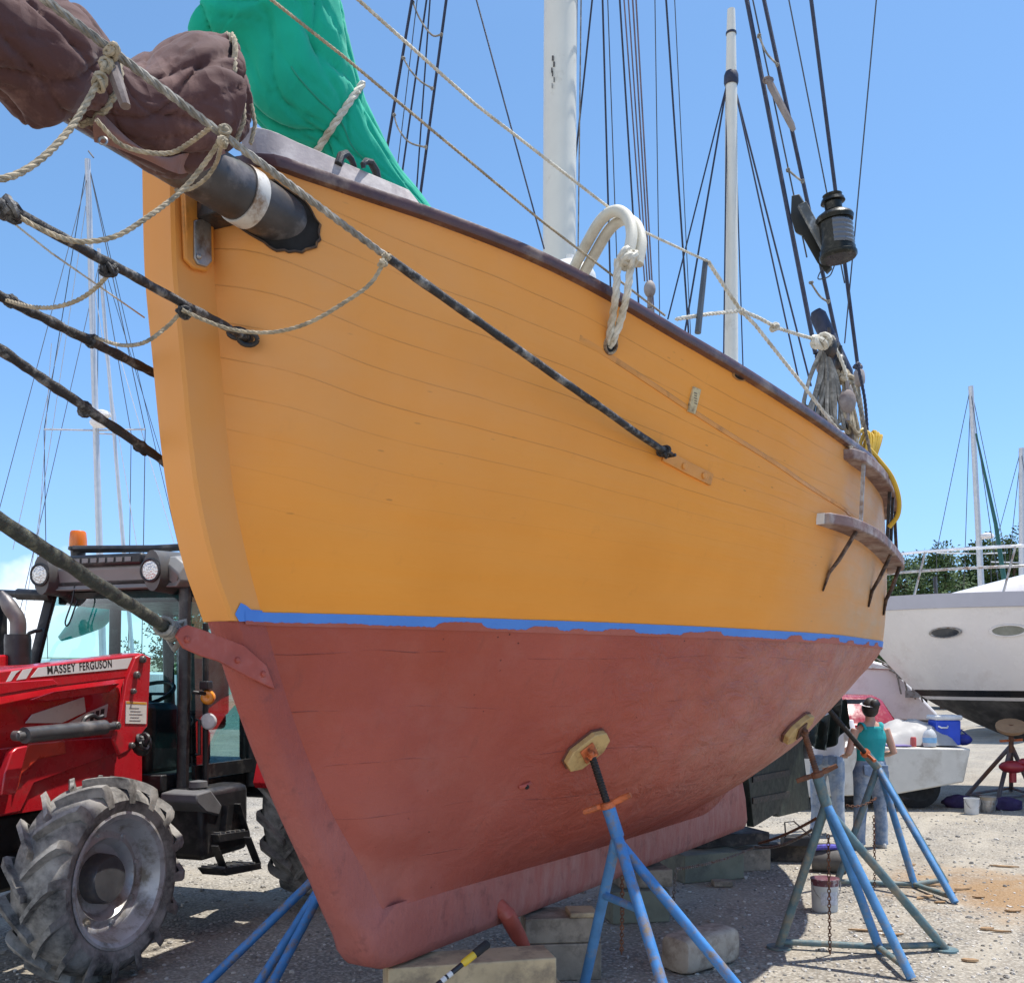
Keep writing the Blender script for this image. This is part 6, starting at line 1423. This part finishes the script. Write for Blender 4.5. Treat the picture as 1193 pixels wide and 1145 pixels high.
# white cabin boat farther back
def cabin_boat():
    O3 = at(1030, 838, 19); O3.z = 0; X3 = V((.98, -.2, 0)).normalized(); Y3 = V((.2, .98, 0))
    def q(a, b, z): return O3+X3*a+Y3*b+UP*z
    t = thing('cabin_boat', q(0, 1, 0), 'white cabin boat with rails parked beyond the people', 'boat')
    mb = MB(); mb.grid([[q(-2.6, b, z) for z in (.9, 1.5, 2.2)]+[q(a, b, 2.25) for a in (-1.5, -.3)]+[q(.05, b, 2.1), q(.95, b, 1.15), q(1.0, b, 1.02)] for b in (0, 3)]); 
    pr = [(-2.8, 1.0), (1.0, .98), (.95, 1.15), (.12, 2.05), (-.25, 2.15), (-2.8, 2.2)]
    mb = MB(); mb.prism([q(a, 0, z) for a, z in pr], Y3*3); mb.build('hull', MGEL, t, smooth=30, bevel=.05)
    pr = [(-2.8, 2.2), (-.5, 2.15), (-.75, 2.75), (-2.8, 2.85)]
    mb = MB(); mb.prism([q(a, .3, z) for a, z in pr], Y3*2.4); mb.build('cabin', MGEL, t, smooth=30, bevel=.05)
    mb = MB(); mb.prism([q(a, .285, z) for a, z in ((-2.6, 2.25), (-.62, 2.22), (-.76, 2.6), (-2.6, 2.68))], Y3*.03); mb.build('side_window', MWIN, t)
    mb = MB(); mb.prism([q(a, -.02, z) for a, z in ((-2.8, .72), (.95, .72), (1.0, .98), (-2.8, 1.0))], Y3*3.02); mb.build('bottom', M('far_bottom_grey', (.10, .10, .095), .7), t)
    for k in range(4): mb = MB(); a = .02+.13*k; mb.tube(spline([q(a-.2, -.05, 2.2-.12*k), q(a+.15, -.1, 1.95-.1*k), q(a+.28, -.06, 1.5-.05*k)], 5), .018, 6); mb.build('hanging_line', MGREY, t)
    mb = MB(); mb.box(q(.5, -.08, 1.5), (.26, .05, .14), (X3, Y3, UP)); mb.build('boarding_step', MSTEEL, t)
    mb = MB(); mb.tube([q(-1.4, -.02, 2.05), q(.1, -.03, 1.98), q(.4, -.05, 1.75)], .02, 6); mb.build('grab_rail', MSTEEL, t)
    for a in (-2.2, .2):
        mb = MB(); mb.box(q(a, 1.5, .36), (.4, 2.4, .72), (X3, Y3, UP)); mb.build('cradle', MTIMD, t)
cabin_boat()
# red car beyond the people
def car():
    O4 = at(1004, 852, 17.2); O4.z = 0; X4 = V((1, .05, 0)).normalized(); Y4 = V((-.05, 1, 0))
    def q(a, b, z): return O4+X4*a+Y4*b+UP*z
    t = thing('car', q(0, 2, 0), 'red car with dark rear window parked between the people and the cabin boat', 'car')
    mr = M('car_red', (.27, .008, .013), .25, coat=.6, var=.05, bump=0)
    mb = MB(); rows = []
    for b, z0, z1, hw in ((0, .45, .85, .78), (.06, .35, .98, .82), (.5, .3, 1.02, .85), (3.4, .3, .98, .85), (3.9, .35, .8, .8), (4.0, .45, .7, .75)):
        rows.append([q(x, b, z) for x, z in ((-hw+.05, z0), (-hw, z0+.15), (-hw+.03, z1-.06), (-hw+.12, z1), (hw-.12, z1), (hw-.03, z1-.06), (hw, z0+.15), (hw-.05, z0))])
    mb.grid(rows, True); mb.f.append(tuple(range(7, -1, -1))); mb.f.append(tuple(range(40, 48))); mb.build('body', mr, t, smooth=40)
    mb = MB(); rows = []
    for b, z, hw in ((.3, .98, .80), (.62, 1.46, .62), (.8, 1.5, .60), (1.9, 1.5, .60), (2.7, 1.0, .76)): rows.append([q(-hw, b, .95), q(-hw, b, z-.05), q(-hw+.1, b, z), q(hw-.1, b, z), q(hw, b, z-.05), q(hw, b, .95)])
    mb.grid(rows); mb.build('cabin', mr, t, smooth=40)
    mb = MB(); mb.grid([[q(-.66, .36, 1.02), q(.66, .36, 1.02)], [q(-.54, .585, 1.42), q(.54, .585, 1.42)]]); o = mb.build('rear_window', MWIN, t); 
    for s_ in (-1, 1):
        mb = MB(); mb.box(q(s_*.68, .0, .78), (.22, .06, .16), (X4, Y4, UP)); mb.build('tail_light', M('tail_red', (.5, .01, .01), .2), t, bevel=.02)
        for b in (.75, 3.2): mb = MB(); mb.lathe(q(s_*.86, b, .3), X4*s_, [(-.2, .001), (-.2, .28), (-.16, .30), (-.02, .30), (0, .26), (0, .18), (-.03, .16), (-.03, .001)], 24); mb.build('wheel', M('tyre_black', (.015, .015, .016), .8), t)
car()
# yachts far off: hull, cabin, mast with spreaders and wires
def yacht(label, mu, vb, vt, y, lean, sp, hull_c, boomcover=None, extra=None, length=9, heading=(1, .15, 0), radar=None, r=.075, zdeck=1.75, green=False):
    a, b = at(mu, vb, y), at(mu+lean, vt, y); base = V((a.x, a.y, 0)); hd_ = V(heading).normalized(); sd_ = V((-hd_.y, hd_.x, 0))
    t = thing('distant_yacht', base, label, 'yacht', 'yachts laid up in the distance'); L_ = length
    mb = MB(); rows = []
    for i in range(13):
        q = i/12; s = -L_*.55+L_*q; w_ = max(.03, 1.4*abs(math.sin(min(1, (q+.06)*1.15)*3.1416))**.6) if q < .9 else max(.03, 1.4*(1-q)*5.3*.8*.9)
        rows.append([base+hd_*s+sd_*(w_*k)+UP*z for k, z in ((1, zdeck), (.92, zdeck-.5), (.55, zdeck-1.0), (0, zdeck-1.25), (-.55, zdeck-1.0), (-.92, zdeck-.5), (-1, zdeck))])
    mb.grid(rows, True); mb.f.append(tuple(range(6, -1, -1))); o = 12*7; mb.f.append(tuple(range(o, o+7))); mb.build('hull', hull_c, t, smooth=50)
    mb = MB(); mb.box(base+UP*(zdeck-1.45)-hd_*.3, (1.6, .25, 1.2), (hd_, sd_, UP)); mb.build('keel', MIRON, t)
    mb = MB(); mb.box(base+UP*(zdeck+.18)-hd_*.6, (3, 1.5, .4), (hd_, sd_, UP)); mb.build('coachroof', MGEL, t, bevel=.08)
    a0 = a+(a-b)*((a.z-zdeck)/(b.z-a.z))
    mb = MB(); mb.tube([a0, a, b], [r, r, r*.8], 10); ms = mb.build('mast', MALU, t)
    for f, ln_, sg in sp:
        c = a.lerp(b, f); mb = MB(); mb.tube([c-V((ln_*sg[0], 0, -.03)), c, c+V((ln_*sg[1], 0, .03))], .025, 6); mb.build('spreader', MALU, ms)
    for f, ln_, sg in sp:
        c = a.lerp(b, f)
        for k, q in ((-1, sg[0]), (1, sg[1])):
            if q < .05: continue
            e = c+V((k*ln_*q, 0, .02)); mb = MB(); mb.tube([b, e, V((e.x-k*.1, e.y, zdeck))], .012, 4, cap=False); mb.build('shroud', MWIRE, t)
    for dx, top in ((1, 1.0), (-1, .97)):
        mb = MB(); mb.tube([a.lerp(b, top), base+hd_*(L_*.5*dx)+UP*zdeck], .012, 4, cap=False); mb.build('stay', MWIRE, t)
    if radar is not None:
        c = a.lerp(b, radar)+V((.22, -.1, 0)); mb = MB(); mb.lathe(c, UP, [(0, .001), (0, .18), (.04, .22), (.12, .2), (.17, .1), (.18, .001)], 18); mb.tube([c+UP*.01, c+V((-.25, .1, -.02))], .03, 6); mb.build('radar_dome', MGEL, ms)
    if boomcover:
        mb = MB(); p = [at(*q) for q in boomcover[0]]; mb.tube(spline(p, 5), [(x, x*.7) for x in spline_r(boomcover[1], 5)], 14); mb.build('boom_cover', boomcover[2], t)
    return t, a, b
def spline_r(v, n): return [q.x for q in spline([V((x, 0, 0)) for x in v], n)]
MTEAL = M('teal_cover', (.005, .20, .17), .7, var=.15, bump=.3, bs=6)
ty, a, b = yacht('slim white mast with spreaders and radar dome rising behind the tractor cab', 120, 770, 186, 26, -18, [(.46, 1.3, (1.05, 1.0))], MGEL, ([(70, 744, 24), (88, 732, 24.2), (108, 716, 24.3), (126, 706, 24.4)], [.10, .32, .55, .40], MTEAL), radar=.485, r=.09, zdeck=1.9, heading=(.35, 1, 0))
mb = MB(); mb.ball(at(116, 492, 25.7), (.26, .2, .16), 14, 8); mb.build('mast_lamp', MGEL, ty)
mb = MB(); mb.tube([at(118, 184, 26)+V((-.2, 0, 0)), at(103, 176, 26)], .02, 5); mb.build('wind_vane', MWIRE, ty)
for (u1, v1, u2, v2) in ((75, 375, 15, 640), (60, 400, 40, 700), (100, 240, 28, 720), (135, 400, 205, 640), (104, 300, 160, 640)): mb = MB(); mb.tube([at(u1, v1, 26), at(u2, v2, 26)], .011, 4, cap=False); mb.build('rigging_wire', MALU, ty)
yacht('thin second mast leaning close behind the radar mast at left', 155, 770, 290, 29, -40, [(.55, .5, (1, 1))], MGEL, r=.06, zdeck=1.6, heading=(.4, 1, 0))
yacht('grey mast with radar dome beyond the motor yacht, green stay beside it', 1144, 700, 450, 32, -13, [(.22, 1.4, (1, .6))], MGEL, radar=.29, r=.10, zdeck=2.4, heading=(.3, 1, 0))
mb = MB(); mb.tube([at(1137, 505, 31), at(1160, 610, 31), at(1172, 690, 31)], [.03, .06, .08], 7); tag(mb.build('furled_jib', M('jib_green', (.02, .10, .09), .7)), 'dark green furled jib slanting beside the grey mast on the right', 'sail')
yacht('grey mast cut by the right edge of the photo', 1191, 700, 522, 34, -1, [(.25, 1.2, (.9, .9))], MGEL, r=.11, zdeck=2.4, heading=(.3, 1, 0))
# pines beyond the yard
def pines():
    g = G('pine_needles'); r_ = g.n('ShaderNodeNewGeometry').outputs['Random Per Island']
    g.col(g.ramp(r_, (0, (.022, .048, .014)), (.5, (.050, .095, .026)), (1, (.10, .15, .042)))); g.p('Roughness', .7)
    MN = g.m; MTK = M('pine_bark', (.11, .07, .05), .9, var=.3)
    def proto(seed, h, label, u, y, base_z=0):
        rnd = random.Random(seed); p0 = V(((u-CX)/F*y, y, 0)); t = thing('pine_tree', p0, label, 'tree', 'pines beyond the yard')
        mb = MB(); mb.tube([p0, p0+V((rnd.uniform(-.2, .2), 0, h*.5)), p0+V((rnd.uniform(-.3, .3), 0, h*.96))], [.26, .18, .04], 8)
        cl_ = []
        nb = 34
        for i in range(nb):
            z = h*(.14+.84*(i/nb)); a = i*2.4+rnd.uniform(-.5, .5); ln_ = (.34*h*(1-(z/h)**1.6)+.5)*rnd.uniform(.45, 1.1); e = p0+V((math.cos(a)*ln_, math.sin(a)*ln_, z+ln_*rnd.uniform(.05, .35)))
            mb.tube([p0+UP*z*.97, e], [.05, .015], 4, cap=False)
            for q in range(rnd.randint(4, 7)): f = rnd.uniform(.4, 1.1); cl_.append((p0+UP*z).lerp(e, f)+V((rnd.uniform(-.4, .4), rnd.uniform(-.4, .4), rnd.uniform(-.2, .4))))
        mb.build('trunk', MTK, t)
        mb = MB()
        for c in cl_:
            R = rnd.uniform(.35, .8)
            for k in range(34):
                d = V((rnd.gauss(0, 1), rnd.gauss(0, 1), rnd.gauss(0, .7)+.2)).normalized(); p = c+d*R*rnd.random()**.5; x, y_, _ = frame(d+V((0, .3, .2))); s_ = rnd.uniform(.05, .13); l_ = rnd.uniform(.12, .30)
                mb.add([p-x*s_*.5, p+d*l_+x*s_*.1, p+d*l_*.6+y_*s_+x*s_*.5], [(0, 1, 2)])
        mb.build('crown', MN, t, smooth=0); return t
    ref = [proto(1, 9.2, 'tall ragged pine, highest of those seen over the motor yacht\'s bow', 1100, 58), proto(2, 8.4, 'broad dark pine just right of the hull above the yacht\'s bow rail', 1052, 58), proto(3, 7.8, 'lower bushy pine left of the grey radar mast', 1128, 60)]
    rnd = random.Random(9)
    for i, (u, y, k, lb) in enumerate(((1075, 62, 1.0, 'pine filling the gap between the tallest pine and the broad one'), (1150, 60, 1.18, 'pine standing just right of the grey radar mast'), (1182, 58, 1.22, 'dense pine at the far right beside the last mast'), (1215, 60, 1.2, 'pine at the right edge, half cut off by the frame'), (1030, 60, .95, 'pine mostly hidden by the yellow hull'), (216, 58, .95, 'pine seen through the tractor windshield'))):
        src = ref[i % 3]; c = copy_tree(src); c['label'] = lb; c.location = V(((u-CX)/F*y, y, 0)); c.rotation_euler = (0, 0, rnd.uniform(1, 5)); c.scale = (k*1.05, k*1.05, k)
pines()
# ------------------------------------------------------------------ the two people
MSKIN = M('skin', (.50, .28, .20), .55, var=.08, vs=20, bump=.05)
def ring(c, rx, ry_, yaw=0, n=20):
    return [V(c)+V((rx*math.cos(t)*math.cos(yaw)-ry_*math.sin(t)*math.sin(yaw), rx*math.cos(t)*math.sin(yaw)+ry_*math.sin(t)*math.cos(yaw), 0)) for t in [6.2832*i/n for i in range(n)]]
def loft(mb, secs, yaw=0, n=20):
    rows = [ring(c, a, b, yaw, n) for c, a, b in secs]; o = len(mb.v); mb.grid(rows, True); mb.f.append(tuple(o+i for i in range(n-1, -1, -1))); e = o+(len(rows)-1)*n; mb.f.append(tuple(e+i for i in range(n)))
def remesh(ob, vox, sm=6):
    m = ob.modifiers.new('join', 'REMESH'); m.mode = 'VOXEL'; m.voxel_size = vox; m.use_smooth_shade = True
    s_ = ob.modifiers.new('smooth', 'SMOOTH'); s_.factor = .5; s_.iterations = sm
def folds(ob_mb, amp, k, seed): ob_mb.v = [p+V((mnoise.noise(V((p.x*k, p.y*k, p.z*k*.6+seed))), mnoise.noise(V((p.x*k+7, p.y*k, p.z*k*.6+seed))), 0))*amp for p in ob_mb.v]
def person(label, foot, h, yaw, top_m, jean_m, hair_m, tank, arms, leg_dx=.11, lean=(0, 0), headyaw=0):
    t = thing('person', foot, label, 'person'); k = h/1.66
    R = Matrix.Rotation(yaw, 3, 'Z')
    def p(x, y, z): return foot+(R @ V((x+lean[0]*max(0, z-.9), y+lean[1]*max(0, z-.9), z)))*k
    body = MB()
    for sd in (-1, 1):   # legs
        loft(body, [(p(sd*leg_dx*1.15, .0, .07), .038*k, .045*k), (p(sd*leg_dx*1.12, 0, .26), .052*k, .056*k), (p(sd*leg_dx*1.05, 0, .48), .058*k, .062*k), (p(sd*leg_dx*.95, 0, .70), .078*k, .082*k), (p(sd*leg_dx*.85, 0, .86), .09*k, .10*k)], yaw)
        body.ball(p(sd*leg_dx*1.18, .04, .05), (.045*k, .11*k, .045*k), 12, 8)
    loft(body, [(p(0, 0, .78), .15*k, .10*k), (p(0, 0, .90), .168*k, .115*k), (p(0, 0, 1.02), .138*k, .10*k), (p(0, .0, 1.14), .142*k, .10*k), (p(0, 0, 1.27), .165*k, .105*k), (p(0, 0, 1.36), .165*k, .085*k), (p(0, 0, 1.41), .10*k, .065*k), (p(0, .005, 1.44), .055*k, .055*k), (p(0, .012, 1.50), .05*k, .05*k)], yaw)
    hc = p(0, .025, 1.575); body.ball(hc, (.072*k, .088*k, .108*k), 18, 12)
    Rh = Matrix.Rotation(yaw+headyaw, 3, 'Z'); body.ball(hc+(Rh @ V((0, .092, -.012)))*k, (.016*k, .02*k, .022*k), 8, 6)
    for sd in (-1, 1): body.ball(hc+(Rh @ V((sd*.074, .0, -.005)))*k, (.012*k, .022*k, .03*k), 8, 6)
    hands = []
    for sd, (el, wr) in zip((-1, 1), arms):
        S_, E_, Wd = p(sd*.175, 0, 1.345), p(*el), p(*wr)
        body.tube([S_, S_.lerp(E_, .5), E_, E_.lerp(Wd, .35), Wd], [.05*k, .045*k, .038*k, .036*k, .026*k], 12)
        d = (Wd-E_).normalized(); x, y, _ = frame(d); pc_ = Wd+d*.05*k
        body.tube([Wd, pc_, Wd+d*.09*k], [(.028*k, .022*k), (.042*k, .018*k), (.038*k, .014*k)], 10)
        for f in range(4):
            b0 = Wd+d*.085*k+x*((f-1.5)*.019*k); L0 = (.066, .075, .07, .054)[f]*k; body.tube([b0, b0+d*L0*.5-y*.008*k, b0+d*L0*.85-y*.028*k], [.0085*k, .008*k, .0065*k], 6)
        b0 = Wd+d*.03*k+x*.034*k; body.tube([b0, b0+d*.03*k+x*.02*k-y*.01*k, b0+d*.06*k+x*.024*k-y*.022*k], [.011*k, .010*k, .008*k], 6)
    ob = body.build('body', MSKIN, t, smooth=60); remesh(ob, .008*k, 3)
    j = MB(); 
    for sd in (-1, 1):
        loft(j, [(p(sd*leg_dx*1.17, 0, .035), .074*k, .080*k), (p(sd*leg_dx*1.15, 0, .10), .068*k, .074*k), (p(sd*leg_dx*1.12, 0, .28), .070*k, .074*k), (p(sd*leg_dx*1.05, 0, .48), .074*k, .078*k), (p(sd*leg_dx*.95, -.005, .70), .095*k, .098*k), (p(sd*leg_dx*.80, -.01, .86), .108*k, .12*k), (p(sd*leg_dx*.55, 0, .94), .10*k, .12*k)], yaw, 24)
    loft(j, [(p(0, -.005, .80), .165*k, .125*k), (p(0, -.01, .90), .186*k, .138*k), (p(0, 0, .985), .160*k, .120*k), (p(0, 0, 1.02), .152*k, .112*k)], yaw, 24)
    folds(j, .016, 9, 3); jo = j.build('jeans', jean_m, t, smooth=60); remesh(jo, .010*k, 3)
    for sd in (-1, 1):
        q = MB(); q.prism([p(sd*.085+dx, -.152, z) for dx, z in ((-.055, .945), (.055, .945), (.052, .845), (0, .82), (-.052, .845))], (R @ V((0, .03, 0)))*k); q.build('back_pocket', M('pocket_denim', (.17, .23, .33), .85, var=.3, vs=20, bump=.3), jo, bevel=.004)
        sh_ = MB(); sh_.grid([[p(sd*leg_dx*1.2+.046*w_*math.cos(a_), .045+.135*w_*math.sin(a_), z) for a_ in [6.2832*i/16 for i in range(16)]] for z, w_ in ((.002, .96), (.02, 1.05), (.055, .98), (.085, .72), (.095, .3))], True); sh_.build('shoe', M('shoe_white', (.45, .45, .44), .6, var=.2), t, smooth=50)
    s = MB()
    if tank: loft(s, [(p(0, 0, .985), .165*k, .120*k), (p(0, 0, 1.03), .158*k, .116*k), (p(0, 0, 1.12), .160*k, .118*k), (p(0, 0, 1.24), .178*k, .124*k), (p(0, 0, 1.30), .165*k, .118*k), (p(0, -.006, 1.355), .128*k, .108*k), (p(0, -.006, 1.378), .118*k, .098*k)], yaw, 24)
    else:
        loft(s, [(p(0, 0, .93), .185*k, .135*k), (p(0, 0, 1.03), .180*k, .130*k), (p(0, 0, 1.15), .180*k, .128*k), (p(0, 0, 1.28), .195*k, .128*k), (p(0, 0, 1.37), .185*k, .10*k), (p(0, 0, 1.425), .10*k, .075*k), (p(0, 0, 1.445), .066*k, .062*k)], yaw, 24)
        for sd, (el, wr) in zip((-1, 1), arms): S_, E_ = p(sd*.165, 0, 1.345), p(*el); s.tube([S_, S_.lerp(E_, .45), S_.lerp(E_, .85)], [.075*k, .072*k, .070*k], 14)
    folds(s, .014, 8, 1); so_ = s.build('top', top_m, t, smooth=60); remesh(so_, .009*k, 3)
    if tank:
        for sd in (-1, 1): q = MB(); q.tube(spline([p(sd*.085, -.088, 1.34), p(sd*.10, -.06, 1.395), p(sd*.105, .0, 1.415), p(sd*.10, .06, 1.39), p(sd*.085, .085, 1.33)], 5), [(.026*k, .010*k)]*21, 8); q.build('strap', top_m, so_)
    hm = MB(); hm.ball(hc+(R @ V((0, -.02, .014)))*k, (.094*k, .104*k, .116*k), 18, 12, .07)
    hm.ball(hc+(R @ V((.02, -.09, .05)))*k, (.062*k, .05*k, .06*k), 12, 8, .2)
    ho = hm.build('hair', hair_m, t, smooth=60)
    return t, hc, k, R
MJ = M('denim', (.13, .19, .29), .9, var=.3, vs=14, dirt=(.30, .35, .42), da=.45, ds=9, bump=.4, bs=90)
MJ2 = M('pale_denim', (.24, .31, .42), .9, var=.25, vs=14, dirt=(.42, .46, .50), da=.45, ds=9, bump=.4, bs=90)
MHAIR = M('dark_hair', (.012, .009, .008), .5, var=.4, vs=60, bump=.6, bs=160)
fw = gnd(1014, 987); hw_ = 1.63
pw, hc, k, R = person('woman seen from behind in teal tank top and blue jeans, dark hair tied up', fw, 1.555, .08, M('teal_jersey', (.012, .30, .31), .8, var=.1, bump=.3, bs=70), MJ, MHAIR, True, (((-.265, -.03, 1.08), (-.20, .19, 1.04)), ((.265, -.03, 1.08), (.20, .19, 1.03))))
mb = MB(); mb.tube([hc+(R @ V((.088*math.cos(a_), .10*math.sin(a_)-.01, .045+.02*math.sin(a_))))*k for a_ in [6.2832*i/28 for i in range(29)]], [(.016, .006)]*29, 6); mb.build('headband', M('headband_pale', (.62, .60, .62), .6), pw)
fm = gnd(964, 972); 
person('man in white T-shirt and pale jeans just left of the woman, face hidden', fm, 1.62, -.5, M('white_tee', (.72, .68, .68), .8, var=.05, bump=.3, bs=60), MJ2, MHAIR, False, (((-.27, .02, 1.10), (-.16, .24, 1.08)), ((.27, -.02, 1.09), (.19, .20, 1.02))), headyaw=.2, lean=(.10, .05))

# dark sheet hanging under the stern
mb = MB(); A_ = spline([at(938, 850, 10.7), at(956, 838, 10.65), at(972, 824, 10.6), at(987, 814, 10.6)], 8); B_ = spline([at(940, 866, 10.6), at(955, 873, 10.55), at(970, 869, 10.55), at(988, 848, 10.6)], 8); rows = []
for i, (a, b) in enumerate(zip(A_, B_)):
    row = [a.lerp(b, k/6)+V((0, .07*math.sin(i*.9+k*.3)+.03*mnoise.noise(V((i*.4, k, 0))), 0)) for k in range(7)]; rows.append(row+[q+V((0, .015, 0)) for q in row[::-1]])
mb.grid(rows, True); tag(mb.build('tarpaulin', M('tarp_dark', (.018, .030, .026), .7, var=.4, vs=8, bump=.5, bs=20)), 'dark green sheet hanging under the stern in front of the man', 'tarpaulin')
for s_, lb in ((5.2, 'stack of timber under the motor yacht beyond the right edge'), (8.5, 'rear stack of timber under the motor yacht')):
    c = b2(s_, 0, .31); mb = MB(); mb.box(c, (1.1, .5, .64)); tag(mb.build('timber_block', MTIMG, None, bevel=.01), lb, 'timber block', 'timber blocks under the motor yacht')
